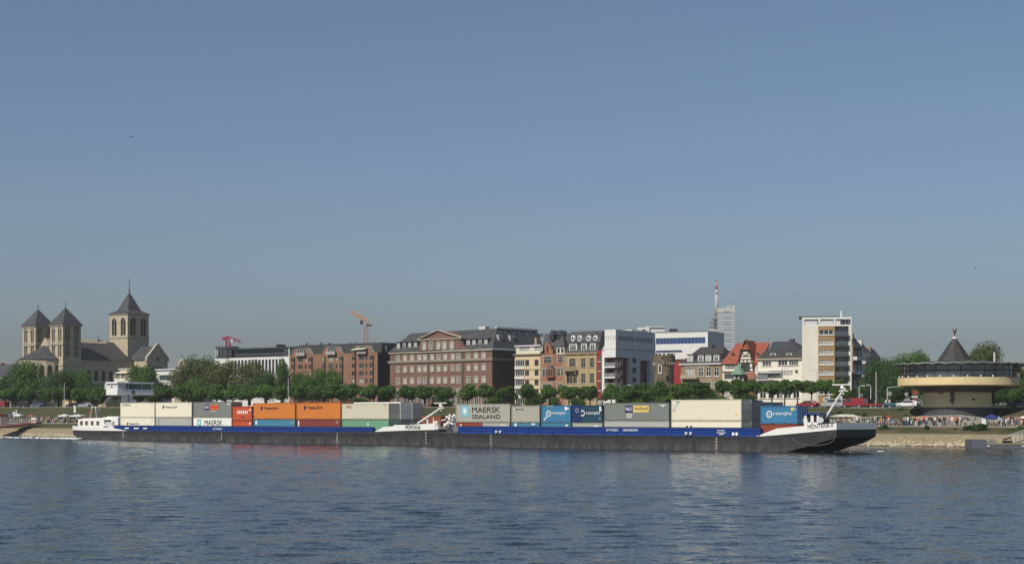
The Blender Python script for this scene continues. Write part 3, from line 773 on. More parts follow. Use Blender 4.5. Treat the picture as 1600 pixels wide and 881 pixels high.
# --- red neo-gothic house
def gothic():
    b = Bld('gabled_house', 'red brick house with stepped gable, oriel and small conical turret', 'town house', 844.8, 882.6, BY(845, WB-3))
    W = b.W; H = b.zp(865, 552.5)
    sy = (2,2,TRIM,(GLASS,),TRIM,None); s4 = (4,2,TRIM,(GLASS,),TRIM,None); s3 = (3,2,TRIM,(GLASS,),TRIM,None)
    def sp(px, py, w, hp, st): return (b.lx(px), b.zp(865, py+hp/2), w, round(hp/F*b.Y(W/2),1), st)
    s = [sp(855.8,562,2.6,11,s4), sp(875.5,562,1.7,10,s3), sp(850,582,1.1,11,sy), sp(873,582,1.3,11,sy), sp(878,582,.01+.6,11,(1,2,TRIM,(GLASS,),TRIM,None)),
         sp(855,604,3,8,s4), sp(875,604,1.7,8,s3), sp(851,624,1.4,11,sy), sp(868,624,1.3,12,sy), sp(860,624,1,11,sy)]
    b.shell(14, H, b.wins(s), [], BRICK3, top=SLATE)
    g = MB(); xm = b.lx(855.8); xa = b.lx(847); xb = b.lx(866.5)
    q = xm-xa; T = b.zp(856, 536.5); z1 = b.zp(856, 549)
    pts = [(xa,H),(xb,H),(xb,z1-.6),(xb-.55,z1-.6),(xb-.55,z1+.6),(xb-1.1,z1+.6)]+[(xm+q*.62,z1+1.1),(xm+q*.38,z1+2.3),(xm+.35,T-.4),(xm+.35,T+.4),(xm-.35,T+.4),(xm-.35,T-.4),(xm-q*.38,z1+2.3),(xm-q*.62,z1+1.1),(xa+.9,z1+.6),(xa+.9,z1-.6),(xa,z1-.6)]
    g.prism([(p, -.05, z) for p, z in pts], (0, .7, 0), BRICK3)
    g.box(xm-.28, xm+.28, -.1, -.051, z1-.3, z1+1.6, DARK)
    b.part('gable', g)
    rf = MB(); ym = 6; zr = b.z(W, ym, 519.5)
    x2 = b.lx(851, ym); x3 = W+1.2
    rf.add([(-.2,.7,H),(x3,.7,H),(x3,14,H),(-.2,14,H),(x2,ym,zr),(x3,ym,zr)], [(0,1,5,4),(2,3,4,5),(3,0,4),(1,2,5)], SLATE)
    rf.prism([(xa,.6,z1-1.4),(xb,.6,z1-1.4),(xm,.6,T-.5)], (0,5.5,0), SLATE)
    b.part('roof', rf)
    for px in (862.5, 875): b.dormer(b.lx(px, 3.5), 3.3, b.z(b.lx(px,3.5), 3.3, 531), 1.1, 1.3, (2,1,DGREY,(GLASS,),None,None), SLATE, SLATE, 3, 1.2)
    t = MB(); x = b.lx(877); t.box(x-1.25, x+1.25, -.4, 2.1, H-.2, b.zp(877, 542), CREAM); zt = b.zp(877, 542)
    t.add([(x-1.4,-.6,zt),(x+1.4,-.6,zt),(x+1.4,2.2,zt),(x-1.4,2.2,zt),(x,.8,b.zp(877,521.5))], [(0,1,4),(1,2,4),(2,3,4),(3,0,4)], SLATE2)
    for d in (-.6, .6): t.box(x+d-.35, x+d+.35, -.43, -.39, zt-1.6, zt-.35, DARK)
    t.build('turret', b.t)
    o = MB(); x = b.lx(861.5); za, zb = b.zp(861,589.5), b.zp(861,575.5)
    pl = [(x-1.5,0),(x-1.1,-1),(x+1.1,-1),(x+1.5,0)]
    o.prism([(p, y, za) for p, y in pl], (0,0,zb-za), BRICK3)
    for i in range(3): 
        xx = x-.7+i*.7; o.box(xx-.26, xx+.26, -1.03, -.99, za+.3, zb-.3, GLASS)
    for (p,y),(p2,y2) in zip(pl,pl[1:]): o.add([(p,y,zb),(p2,y2,zb),(x,-.1,zb+1.1)], [(0,1,2)], SLATE)
    o.build('oriel', b.t)
    tr = MB()
    for py in (574.5, 597, 615): tr.box(0, W, -.1, -.004, b.zp(865,py), b.zp(865,py)+.2, TRIM)
    for i in range(16):
        z = 1+i*(H-1)/16
        for x in (.15, W-.4): tr.box(x-.15, x+.3, -.06, -.004, z, z+.35, TRIM)
    b.part('stone_band', tr)
gothic()

# --- yellow stone house with two-step slate mansard
def yellow():
    b = Bld('stone_house', 'yellow stone house with slate mansard, oval dormers and balcony', 'town house', 883, 932.5, BY(883, WB-3))
    W = b.W; H = b.zp(908, 553.5)
    sf = (2,2,BSTONE,(GLASSG,GLASS,),YSTONE,TRIM)
    def sp(px, py, w, hp, st=sf): return (b.lx(px), b.zp(908, py+hp/2), w, round(hp/F*b.Y(W/2),1), st)
    s = [sp(894.5,567,2.0,14.5), sp(911.5,567,1.4,14.5), sp(925,567,1.4,14.5), sp(890,591,1.9,15), sp(898.5,591,1.2,15), sp(911.5,591,1.4,15), sp(925,591,1.4,15),
         sp(890,617,1.9,14), sp(911.5,617,1.4,14), sp(925,617,1.4,14)]
    b.shell(14, H, b.wins(s), [], YSTONE, top=SLATE)
    c = MB(); b.band(c, H, .5, .4, BSTONE)
    for x0 in (884.5, 903.5, 905, 918, 931): c.box(b.lx(x0)-.25, b.lx(x0)+.25, -.16, -.004, 0, H, YSTONE)
    b.part('cornice', c)
    rf = MB(); za = b.z(W, 1.6, 535); zr = b.z(W, 4.5, 516.5); f = lambda px, d: b.lx(px, d)
    x0, x1 = f(888,1.6), f(937,1.6); y0, y1 = f(893,4.5), f(941.5,4.5)
    rf.add([(-.3,-.2,H+.5),(W+.3,-.2,H+.5),(x1,1.6,za),(x0,1.6,za),(y1,4.5,zr),(y0,4.5,zr),(W+.3,14,H+.5),(-.3,14,H+.5),(y1,13,zr),(y0,13,zr)],
           [(0,1,2,3),(3,2,4,5),(1,6,8,4,2),(7,0,3,5,9),(5,4,8,9)], SLATE)
    b.part('roof', rf)
    ed = MB(); ed.box(x0,x1,1.3,1.6,za-.1,za+.12,DGREY)
    for i in range(11): ed.sphere((y0+(y1-y0)*(i+.5)/11, 4.5, zr+.2), .16, GREYM, 5)
    ed.build('roof_ridge', b.t)
    for px, w in ((896.5,2.2),(913.5,1.5),(927,1.5)):
        b.dormer(b.lx(px,.6), .3, H+1.0, w, 1.9, (3 if w > 2 else 2,2,WHITE,(GLASS,),None,None), WHITE, SLATE, 2.4, .5)
    for px in (895.5, 906, 920, 930.5):
        d = MB(); x = b.lx(px, 2.4); z = b.z(x, 2.4, 529)
        d.lathe([(.34,-.12),(.34,0),(.72,0),(.72,-.5)], WHITE, 14); o = d.build('oval_dormer', b.t, (x, 2.15, z)); o.rotation_euler = (R(90), 0, 0); o.scale = (.85, 1.25, 1.5)
        g = MB(); g.lathe([(.001,0),(.36,0)], GLASS, 12); g.build('pane', o, (0,0,-.05))
    bl = MB(); xa, xb = b.lx(884.5), b.lx(904); z = b.zp(894, 578)
    bl.box(xa, xb, -1.3, -.01, z-.3, z, BSTONE); bl.box(xa, xb, -1.3, -1.1, z, z+.95, BSTONE)
    for x in (xa+.3, xb-.6): bl.box(x, x+.3, -.9, -.01, z-1.2, z-.3, BSTONE)
    bl.build('balcony', b.t)
yellow()

# --- red strip + white modern block
def modern():
    b = Bld('red_apartment_house', 'narrow red faced house squeezed beside the white modern block', 'apartment building', 932.8, 940, BY(933, WB-3))
    H = b.zp(936, 547)
    b.shell(14, H, [], [], REDP, top=DGREY)
    m = MB()
    for py in (565, 580, 595, 610): z = b.zp(936, py); m.box(b.W*.25, b.W+.0, -.3, -.01, z-.1, z+.1, GREYW); m.box(b.W*.5, b.W*.95, -.04, -.01, z+.3, z+1.8, GLASSG)
    b.part('balcony', m)
    b = Bld('modern_building', 'white modern corner block with dark red recessed balconies', 'apartment building', 940.4, 962, BY(940, WB-4), 36)
    W = b.W; D = b.ly(1024, W); z = lambda py: b.zp(962, py)
    H = z(547.5); HT = z(514.5)
    sp = lambda y: b.ly(y, W)
    y0, y1 = sp(964), sp(985); y2, y3 = sp(1000), sp(1016)
    holes = [(.8, W+.0, z(620), z(558))]
    sh = [(0, y1, z(602), z(558)), (y2, y3, z(601), z(560.5))]
    win = []
    for py in (562.5, 578, 593): win.append((sp(991), z(py+3), 1.9, 1.35, ST_D))
    sh2 = b.wins(win, 90, W, 0)
    mb = MB()
    b.wall(mb, 0, 0, 0, W, -2, H, holes, WHITE, None); b.wall(mb, W, 0, 90, D, -2, H, sh+sh2, GREYW, None)
    for ya, yb, za, zb in ((0, y1, z(602), z(558)), (y2, y3, z(601), z(560.5))):
        mb.quad((W-1.4,yb,za),(W,yb,za),(W,yb,zb),(W-1.4,yb,zb),GREYW)
        if ya: mb.quad((W-1.4,ya,za),(W,ya,za),(W,ya,zb),(W-1.4,ya,zb),GREYW)
        mb.quad((W-1.4,ya,zb),(W,ya,zb),(W,yb,zb),(W-1.4,yb,zb),GREYW); mb.quad((W-1.4,ya,za),(W,ya,za),(W,yb,za),(W-1.4,yb,za),CONC)
    mb.quad((.8,0,z(558)),(W,0,z(558)),(W,3.2,z(558)),(.8,3.2,z(558)),WHITE)
    mb.quad((0,D,-2),(0,0,-2),(0,0,H),(0,D,H), GREYW); mb.quad((0,0,H),(W,0,H),(W,D,H),(0,D,H), CONC); mb.quad((W,D,-2),(0,D,-2),(0,D,HT),(W,D,HT), GREYW)
    b.part('wall', mb)
    # red recess linings and floor slabs
    mb = MB(); mb.box(.8, W-1.2, 2.2, 3.2, z(620), z(558), DREDP); mb.box(W-1.4, W-1.2, 3.21, y1, z(602), z(558.2), DREDP); b.part('red_wall', mb); mb = MB(); mb.box(W-1.4, W-1.2, y2, y3, z(601), z(560.5), DREDP)
    b.part('red_wall', mb)
    for k, py in enumerate((572, 588.5, 604)):
        s_ = MB(); s_.box(.8, W-.1, -.2, 2.2, z(py)-.35, z(py), WHITE)
        g = MB(); g.box(.85, W-.2, -.15, -.1, z(py)+.02, z(py)+1.0, GREYM)
        for i in range(9): g.box(.85+i*.6, .9+i*.6, -.2, -.151, z(py), z(py)+1.05, GREYW)
        o = s_.build('balcony', b.t); g.build('railing', o)
    for k, py in enumerate((566, 582, 597)):
        for (a, c) in ((y0+.5, y0+(y1-y0)*.3), (y0+(y1-y0)*.5, y0+(y1-y0)*.85), (y2+1, y2+(y3-y2)*.45), (y2+(y3-y2)*.6, y3-1)):
            ww = MB(); ww.box(W-1.19, W-1.16, a, c, z(py+3.5), z(py-5), GLASS); b.part('balcony_window', ww)
    # upper storeys
    u = MB(); xs = b.lx(943.8)
    fw = [(i*(W-xs)/5+.35, (i+1)*(W-xs)/5-.05, z(531.5), z(524.5)) for i in range(5)]
    n = 21; L = D
    sw_ = [(1.5+i*(L-3)/n, 1.5+(i+.62)*(L-3)/n, z(531.5), z(524.5)) for i in range(n)]
    lf = [(i*(W-xs)/6+.3, (i+1)*(W-xs)/6-.15, z(546.5), z(543.8)) for i in range(6)]
    ls = [(.8+i*(L-2)/26, .8+(i+.6)*(L-2)/26, z(546.3), z(543.8)) for i in range(26)]
    b.wall(u, xs, .3, 0, W-xs-.15, H, HT, fw+lf, WHITE); b.wall(u, W-.15, .3, 90, D-.3, H, HT, sw_+ls, GREYW)
    u.quad((xs,D,H),(xs,.3,H),(xs,.3,HT),(xs,D,HT),GREYW); u.quad((xs,.3,HT),(W-.15,.3,HT),(W-.15,D,HT),(xs,D,HT),CONC)
    u.box(W-.2, W-.1, L*.5-.12, L*.5+.12, H, HT, WHITE)
    b.part('upper_storey', u)
    for h in fw: b.place(xs, .3, 0, (h[0]+h[1])/2, h[2], h[1]-h[0], h[3]-h[2], (1,1,WHITE,PC,None,None))
    for h in sw_: b.place(W-.15, .3, 90, (h[0]+h[1])/2, h[2], h[1]-h[0], h[3]-h[2], (1,1,GREYM,PG,None,None))
    g = MB(); g.prism([(b.lx(936,3),3,H-1),(xs-.02,3,H-1),(xs-.02,3,HT-1.2)], (0,8,0), GREYW); b.part('sloping_roof', g)
    p = MB(); a = b.lx(958, D*.75); p.box(W-9, W-2, D*.55, D*.98, HT, HT+.5, WHITE)
    b.part('parapet', p)
    b = Bld('white_office_building', 'long white office building with blue window bands behind the round tower', 'office building', 1024.5, 1106, BY(1024, WB+45), 28)
    W = b.W; D = b.ly(1131.5, W); z = lambda py: b.zp(1106, py); H = z(516.5)
    holes = [(-.0+.1, W-.8, z(536), z(526.5)), (.1, W-8, z(549.5), z(546))]
    mb = MB(); b.wall(mb, 0, 0, 0, W, z(560), H, holes, WHITE, .35); b.wall(mb, W, 0, 90, D, -2, H, [], GREYW)
    b.wall(mb, 0, 0, 0, W, -2, z(560), [], REDP); mb.quad((0,D,-2),(0,0,-2),(0,0,H),(0,D,H),GREYW); mb.quad((0,0,H),(W,0,H),(W,D,H),(0,D,H),CONC); mb.quad((W,D,-2),(0,D,-2),(0,D,H),(W,D,H), GREYW)
    b.part('wall', mb)
    for h in holes:
        f = MB()
        n = 14
        for i in range(n+1):
            x = h[0]+(h[1]-h[0])*i/n; f.box(x-.06, x+.06, .12, .2, h[2], h[3], GREYM)
        o = f.build('window_band', b.t); g = MB(); g.quad((h[0],.22,h[2]),(h[1],.22,h[2]),(h[1],.22,h[3]),(h[0],.22,h[3]), GLASSB); g.build('pane', o)
    f = MB(); f.box(0, W, -.12, -.004, z(560)-.5, z(560)-.1, DGREY); f.box(-.1, W+.1, -.1, -.004, H-.25, H+.05, GREYM); b.part('parapet', f)
    Y = b.Y(0, 14); x0, x1 = PX(997, Y), PX(1039, Y)
    o = thing('plant_room', 'small white flat roofed box above the modern white block', 'rooftop building', (x0, Y, PZ(522, Y)))
    m = MB(); zt = PZ(511.5, Y)-PZ(522, Y); m.box(0, (x1-x0)*.42, 0, 6, 0, zt, WHITE); m.box((x1-x0)*.42+.01, x1-x0, .6, 7, 0, zt*.92, GREYW); m.build('wall', o)
    m = MB(); m.box(1.2, 2.2, -.04, -.01, zt*.3, zt*.7, DARK); m.box(9.5, 12, .55, .59, zt*.2, zt*.8, DARK); m.build('window', o)
    m = MB(); m.box((x1-x0)*.3, x1-x0, .2, 7.4, zt, zt+.3, GREYW); m.build('roof', o)
    m = MB(); m.box(0, x1-x0, 0, 8, -24, 0, GREYW); m.build('stairwell', o)
modern()

# --- round medieval tower
def roundtower():
    Y = BY(1038, WB-22); x = PX(1037.5, Y); r = (1053.5-1021.5)/2/F*Y; z0 = 6.5
    t = thing('stone_tower', 'round medieval rubble stone tower with battlements', 'tower', (x, Y, z0))
    z = lambda py: PZ(py, Y)-z0
    m = MB(); w = lambda a, r_: 1+.012*math.sin(a*9)
    m.lathe([(r*1.02,-1),(r*.95,z(572)),(r*.95,z(571))], TOWERST, 40, wob=w)
    n = 22
    for i in range(n):      # corbels
        a = 2*math.pi*i/n; c, s_ = math.cos(a), math.sin(a)
        m.bar((r*.95*c, r*.95*s_, z(571)), (r*1.08*c, r*1.08*s_, z(566.5)), .28, STONE, .34, 4)
    m.lathe([(r*.95,z(567)),(r*1.09,z(567)),(r*1.09,z(555.5)),(r*.9,z(555.5)),(r*.9,z(557)),(.01,z(557))], TOWERST, 40, smooth=False)
    m.build('shaft', t)
    m = MB()
    for i in range(14):
        a0 = 2*math.pi*i/14; a1 = a0+2*math.pi/14*.58
        m.lathe([(r*.9,z(555.5)),(r*.9,z(552.5)),(r*1.09,z(552.5)),(r*1.09,z(555.5))], TOWERST, 3, a0=a0, a1=a1, smooth=False)
    m.build('battlement', t)
    f = MB(); a = R(-118); f.box(-.45, .45, -.12, .1, 0, 2.3, WHITE); f.box(-.28,.28,-.14,-.12,.3,2.0,DARK); f.build('window', t, (r*.97*math.cos(a), r*.97*math.sin(a), z(584)), R(-28))
    f = MB(); f.box(-.3, .3, -.1, .1, 0, 1.5, DARK); f.build('arrow_slit', t, (r*.97*math.cos(R(-75)), r*.97*math.sin(R(-75)), z(596)), R(15))
roundtower()

def brownhouse():
    b = Bld('stone_villa', 'brown stone house with hipped grey roof, four white dormers and white lettering', 'house', 1064, 1128.3, BY(1064, WB-6), 30)
    W = b.W; z = lambda py: b.zp(1100, py); H = z(569.5)
    s = lambda px, w, st: (b.lx(px), z(587.5), w, round(12.5/F*b.Y(W/2),1), st)
    sp = [s(1078.5,2.5,(3,2,WHITE,(CURT,),None,WHITE)), s(1095,1.3,ST_T), s(1107,1.3,(2,2,WHITE,(GLASS,),None,WHITE)), s(1119.5,1.3,(2,2,WHITE,(GLASS,),None,WHITE))]
    s = lambda px, w, st: (b.lx(px), z(612), w, 2.4, st)
    sp += [s(1078.5,2.5,(3,2,WHITE,(CURT,),None,WHITE)), s(1095,1.3,ST_T), s(1107,1.3,ST_T), s(1119.5,1.3,ST_T)]
    D = 15
    b.shell(D, H, b.wins(sp), [], BSTONE, top=SLATE2)
    c = MB(); b.band(c, H, .35, .45, GREYW, D=D); b.part('gutter', c)
    zr = b.z(W*.6, D/2, 541.5)
    b.roof(H+.35, zr, (-.4, W+.4, -.4, D+.4), (b.lx(1095, D/2), b.lx(1139, D/2)-1.5, D/2, D/2+.2), SLATE2)
    for px in (1079, 1095.5, 1107.5, 1120): b.dormer(b.lx(px, .9), .6, H+.7, 1.25, 1.75, (2,2,WHITE,(CURT,GLASSG),None,None), WHITE, SLATE2, 2.6)
    ch = MB(); x = b.lx(1112, D/2-.5); ch.box(x-.6, x+.6, D/2-1.3, D/2-.2, zr-2, zr+.5, DGREY); ch.build('chimney', b.t)
    tm = text_mesh('KÖLNER Hausverwaltung', b.lx(1108)-b.lx(1070), .95, WHITE, .02)
    obj('lettering', tm, b.t, (b.lx(1070), -.12, z(574.3)))
    m = MB(); m.box(b.lx(1066), b.lx(1092), -1.4, -.01, z(590)-.3, z(590), BSTONE); m.box(b.lx(1066), b.lx(1092), -1.4, -1.25, z(590), z(590)+.7, TRIM); m.build('balcony', b.t)
brownhouse()

def timber():
    b = Bld('half_timbered_house', 'half-timbered gabled house with bright red tile roof', 'house', 1128.8, 1183.5, BY(1129, WB-6), 30)
    W = b.W; z = lambda py: b.zp(1140, py); H = z(568.5); D = 14
    xg0, xg1, xm = b.lx(1152.5), b.lx(1180.5), b.lx(1165.5)
    sp = [(b.lx(px), z(576.5), 1.0, 1.55, (2,3,WHITE,(GLASS,),None,None)) for px in (1136, 1141.5, 1147)]
    sp += [(b.lx(1140.5), z(592), 2.6, 1.3, (4,1,BSTONE,(GLASSG,),BSTONE,None)), (b.lx(1172.5), z(591), 1.5, 1.6, (2,2,WHITE,(GLASSG,),BSTONE,None))]
    sp += [(b.lx(px), z(618), 1.3, 2.0, ST_W) for px in (1135,1143,1160,1172)]
    b.shell(D, H, b.wins(sp), [], OFFWH, top=TILE)
    f = MB(); f.box(0, xg0, -.1, -.004, z(581.8), z(581.8)+.28, WOOD); b.part('beam', f)
    # gable
    zb, za = z(582), b.zp(1165, 545); ry = .35; g = MB()
    ze = z(569)
    g.prism([(xg0+.3,-ry,zb),(xg1-.3,-ry,zb),(xg1-.6,-ry,z(563)),(xm+.8,-ry,za),(xm-.8,-ry,za),(xg0+.6,-ry,z(563))], (0,.34,0), OFFWH)
    g.box(xg0+.1, xg1-.1, -ry-.02, .0, -1, zb-.01, BRICK3)
    b.part('gable', g)
    tb = MB(); y = -ry-.05
    def beam(a, c, w=.13): 
        d = (Vector((c[0]-a[0], c[1]-a[1]))).normalized(); nx, nz = -d.y*w, d.x*w
        tb.prism([(a[0]+nx,y,a[1]+nz),(a[0]-nx,y,a[1]-nz),(c[0]-nx,y,c[1]-nz),(c[0]+nx,y,c[1]+nz)], (0,.05,0), WOOD)
    zz = [z(580.5), z(575), z(567), z(562), z(557)]
    for q in zz: beam((xg0+.4 if q < z(563) else xm-1.9, q), (xg1-.4 if q < z(563) else xm+1.9, q))
    for dx in (-2.2, -1.05, 0, 1.05, 2.2): beam((xm+dx, zz[0]), (xm+dx, zz[2]))
    for sx in (-1, 1):
        beam((xm, zz[4]), (xm+sx*1.5, zz[4]+1.6)); beam((xm+sx*1.6, zz[4]), (xm+sx*.1, zz[4]+2.2)); beam((xm+sx*.1, zz[4]+1.2), (xm+sx*.8, za))
        beam((xm+sx*.5, zz[2]), (xm+sx*.5, zz[3])); beam((xg0+.4 if sx < 0 else xg1-.4, zz[0]), (xm+sx*1.2, za))
    b.part('timber_frame', tb)
    for i, (dx, zq) in enumerate(((-.75, zz[1]-.0), (.3, zz[1]))):
        pass
    gw = MB()
    for dx in (-.95, .05): gw.box(xm+dx, xm+dx+.85, y+.01, y+.03, zz[1]+.15, zz[1]+1.1, GLASS); gw.box(xm+dx, xm+dx+.85, y+.01, y+.03, zz[0]+.1, zz[1]-.2, GLASS)
    gw.build('gable_window', b.t)
    # roofs
    rf = MB(); zr = b.z(W*.5, D/2, 535.5)
    x0, x1 = b.lx(1151, D/2), b.lx(1204, D/2)
    rf.add([(-.4,-.4,H),(W+.2,-.4,H),(b.lx(1192,D),D+.4,H),(-.4,D+.4,H),(x0,D/2,zr),(x1,D/2,zr)], [(0,1,5,4),(1,2,5),(2,3,4,5),(3,0,4)], TILE)
    p = za+1.2
    rf.add([(xg0-.1,-ry-.5,z(572)),(xg0+.6,-ry-.5,z(562)),(xm,-ry-.7,p+1),(xg1-.6,-ry-.5,z(562)),(xg1+.2,-ry-.5,z(574)),
            (xg0-.1,4,z(572)),(xg0+.6,4,z(562)),(xm,6,p+1),(xg1-.6,4,z(562)),(xg1+.2,4,z(574))],
           [(0,1,6,5),(1,2,7,6),(2,3,8,7),(3,4,9,8)], TILE)
    rf.add([(xm-1.3,-ry-.55,za-.2),(xm+1.3,-ry-.55,za-.2),(xm,-ry+.4,p+1.05)], [(0,1,2)], TILE)
    b.part('roof', rf)
    fn = MB(); fn.bar((xm,-.6,p+.8),(xm,-.6,p+2.2),.08,TRIM); fn.build('finial', b.t)
    # copper-roofed bay
    t = MB(); x = b.lx(1157); r = 1.55; zt = z(585); 
    t.lathe([(r*.85,-2),(r*.85,zt)], WOOD, 8, (x,-1.2), smooth=False)
    for i in range(8):
        a = 2*math.pi*(i+.5)/8; t.box(x+r*.83*math.cos(a)-.3, x+r*.83*math.cos(a)+.3, -1.2+r*.83*math.sin(a)-.1, -1.2+r*.83*math.sin(a)+.1, zt-2.2, zt-.3, CURT)
    t.build('bay', b.t)
    t = MB(); t.lathe([(r*1.35,zt-.1),(r*.75,zt+1.1),(r*.25,zt+2.3),(.03,z(566))], COPPER, 8, (x,-1.2), smooth=False); t.build('bay_roof', b.t)
    for px in (1146.5, 1185):
        k = MB(); k.box(-.4,.4,-.2,.1,0,.5,DGREY); k.build('skylight', b.t, (b.lx(px,3), 2.4, b.z(b.lx(px,3),2.4,554)))
timber()

def whitehouse():
    b = Bld('white_house', 'white rendered house with dark roof between red roofed house and high-rise', 'house', 1184, 1253, BY(1184, WB-8), 30)
    W = b.W; z = lambda py: b.zp(1215, py); H = z(559.5); D = 15
    def s(px, py, w, h, st): return (b.lx(px), z(py), w, h, st)
    sp = [s(1198,571,2.3,1.1,ST_3), s(1223,571,2.4,1.4,ST_3), s(1240,571,2.4,1.2,ST_4), s(1194,588,3.4,1.3,(5,1,WHITE,PG,None,None)), s(1212,587,3.6,1.3,(5,1,WHITE,PG,None,None)),
          s(1229,587,3.2,1.3,(4,1,WHITE,(GLASSG,CURT),None,None)), s(1244.5,584,.9,.9,ST_1)]
    sp += [s(px,622,1.6,1.6,ST_P) for px in (1192,1205,1218,1231,1244)]+[s(px,606,1.6,1.5,ST_P) for px in (1192,1205,1218,1231,1244)]
    b.shell(D, H, b.wins(sp), [], OFFWH, top=SLATE2)
    rf = MB(); ym = 5; zr = b.z(W/2, ym, 545.5)
    x0 = b.lx(1197, ym)
    rf.add([(-.1,-.4,H),(W,-.4,H),(W,ym,zr),(x0,ym,zr),(-.1,D,H),(W,D,H)], [(0,1,2,3),(4,3,2,5),(0,3,4)], SLATE2)
    b.part('roof', rf)
    c = MB(); c.box(-.2, W, -.5, -.004, H-.35, H-.02, TRIM); c.box(0, b.lx(1222), -1.3, -.01, z(566)-2.6, z(566)-2.35, GREYW) ; b.part('gutter', c)
    for px in (1209.5, 1234): 
        k = MB(); k.box(-.7,.7,-.25,.2,0,.55,WHITE); k.box(-.5,.5,-.28,-.25,.08,.45,GLASSG); k.build('skylight', b.t, (b.lx(px,2), 1.6, b.z(b.lx(px,2),1.6,555.5)))
    bl = MB(); bl.box(0, b.lx(1203), -1.6, -.01, z(594), z(594)+.2, GREYW); bl.box(0, b.lx(1203), -1.6, -1.5, z(594)+.2, z(594)+1.4, GREYM); bl.build('balcony', b.t)
    b2 = Bld('rear_house', 'dark slate roofed house standing behind the white house', 'house', 1203, 1246, BY(1203, WB+20), 30)
    W = b2.W; z = lambda py: b2.zp(1225, py); H = z(547); D = 12
    b2.shell(D, H, [], [], OFFWH, top=SLATE)
    zr = b2.z(W/2, D/2, 533)
    b2.roof(H, zr, (-.3, W+.3, -.3, D+.3), (b2.lx(1208, D/2), b2.lx(1240, D/2), D/2, D/2+.1), SLATE)
    c = MB(); x = b2.lx(1238, D/2); c.box(x-.6, x+.6, D/2-1, D/2+.3, zr-1.5, zr+.6, SLATE); c.build('chimney', b2.t)
whitehouse()

def highrise():
    b = Bld('apartment_tower', 'nine storey cream and ochre apartment tower with glazed penthouse', 'apartment building', 1253.3, 1330.5, BY(1253, WB)-16, 11)
    W = b.W; z = lambda py: b.zp(1290, py); H = z(509.5); HT = z(495.5); D = 14
    xa, xb = b.lx(1278.5), b.lx(1304.5); xc = b.lx(1326)
    rows = [519, 534.7, 550.3, 566, 581.6, 597, 612]
    mb = MB(); ho = []
    for py in rows:
        zz = z(py+3.8); h = round(7.4/F*b.Y(W/2),1)
        ho.append((b.lx(1291)-xa-1.65, b.lx(1291)-xa+1.65, zz, zz+h))
    b.wall(mb, 0, 0, 0, xa, -2, H, [], OFFWH); b.wall(mb, xa, .05, 0, xb-xa, -2, H, ho, BROWNP); mb.box(xc, W, 0, 1, -2, H, OFFWH)
    mb.box(xb, xc, 2.2, 2.4, -2, H, GREYW); mb.quad((xb,.05,-2),(xb,2.2,-2),(xb,2.2,H),(xb,.05,H),BRICK3)
    b.wall(mb, W, 1, 90, D-1, -2, H, [], REDP); mb.quad((0,D,-2),(0,0,-2),(0,0,H),(0,D,H),OFFWH); mb.quad((W,D,-2),(0,D,-2),(0,D,H),(W,D,H),OFFWH)
    mb.box(0, W, 0, D, H, H+.35, WHITE)
    b.part('wall', mb)
    for h in ho: b.place(xa, .05, 0, (h[0]+h[1])/2, h[2], 3.3, h[3]-h[2], (3,1,WHITE,(GLASSG,GLASS,CURT),None,WHITE))
    for k, py in enumerate([513]+rows[:-1]):
        zz = z(rows[k]+6.4); s_ = MB(); s_.box(xb+.05, xc-.02, -.9, 2.19, zz-.2, zz, DGREY); o = s_.build('balcony', b.t)
        r_ = MB(); r_.box(xb+.1, xc-.1, -.85, -.8, zz+.1, zz+.95, GLASSG); r_.box(xb+.05, xc-.05, -.9, -.78, zz+.95, zz+1.03, GREYM); r_.build('railing', o)
        g = MB(); g.box(xb+1.0, xc-1.0, 2.15, 2.19, zz+.1, zz+2.2, GLASS); g.box(xb+2.4, xb+2.5, 2.1, 2.14, zz+.1, zz+2.2, WHITE); g.build('balcony_door', o)
    # penthouse
    p = MB(); p.box(0, W, 0, .3, HT-.5, HT, WHITE)
    for px in (1253.6, 1278.6, 1302.6, 1329): x = b.lx(px); p.box(max(0,x), min(W,x+.45), 0, .35, H+.35, HT-.5, WHITE)
    p.box(0, W, .36, D, HT-.3, HT-.01, CONC); p.box(.3, W-.3, 1.6, D-.5, H+.35, HT-.31, GLASSG)
    for i in range(14): x = .6+i*(W-1.2)/13; p.box(x-.06, x+.06, 1.5, 1.59, H+.35, HT-.31, WHITE)
    p.box(b.lx(1314), b.lx(1327), 1.3, 1.5, H+1.6, HT-.6, WHITE)
    b.part('penthouse', p)
    g = MB()
    for a, c in ((.5, xa-.2), (xa+.5, b.lx(1302)), (b.lx(1303.5), b.lx(1313))): g.box(a, c, .15, .2, H+.35, H+1.3, GREYW)
    g.build('railing', b.t)
    r_ = MB(); x = b.lx(1281,4); r_.box(x-5, x+5, 4, 8, HT, HT+.5, DGREY); r_.build('roof_plant', b.t)
    m = MB(); x = b.lx(1314.5,3); m.bar((x,3,HT),(x,3,z(484.5)),.28,WHITE,.2); m.bar((x+.9,3,HT),(x+.9,3,z(482)),.05,GREYM); m.build('mast', b.t)
highrise()

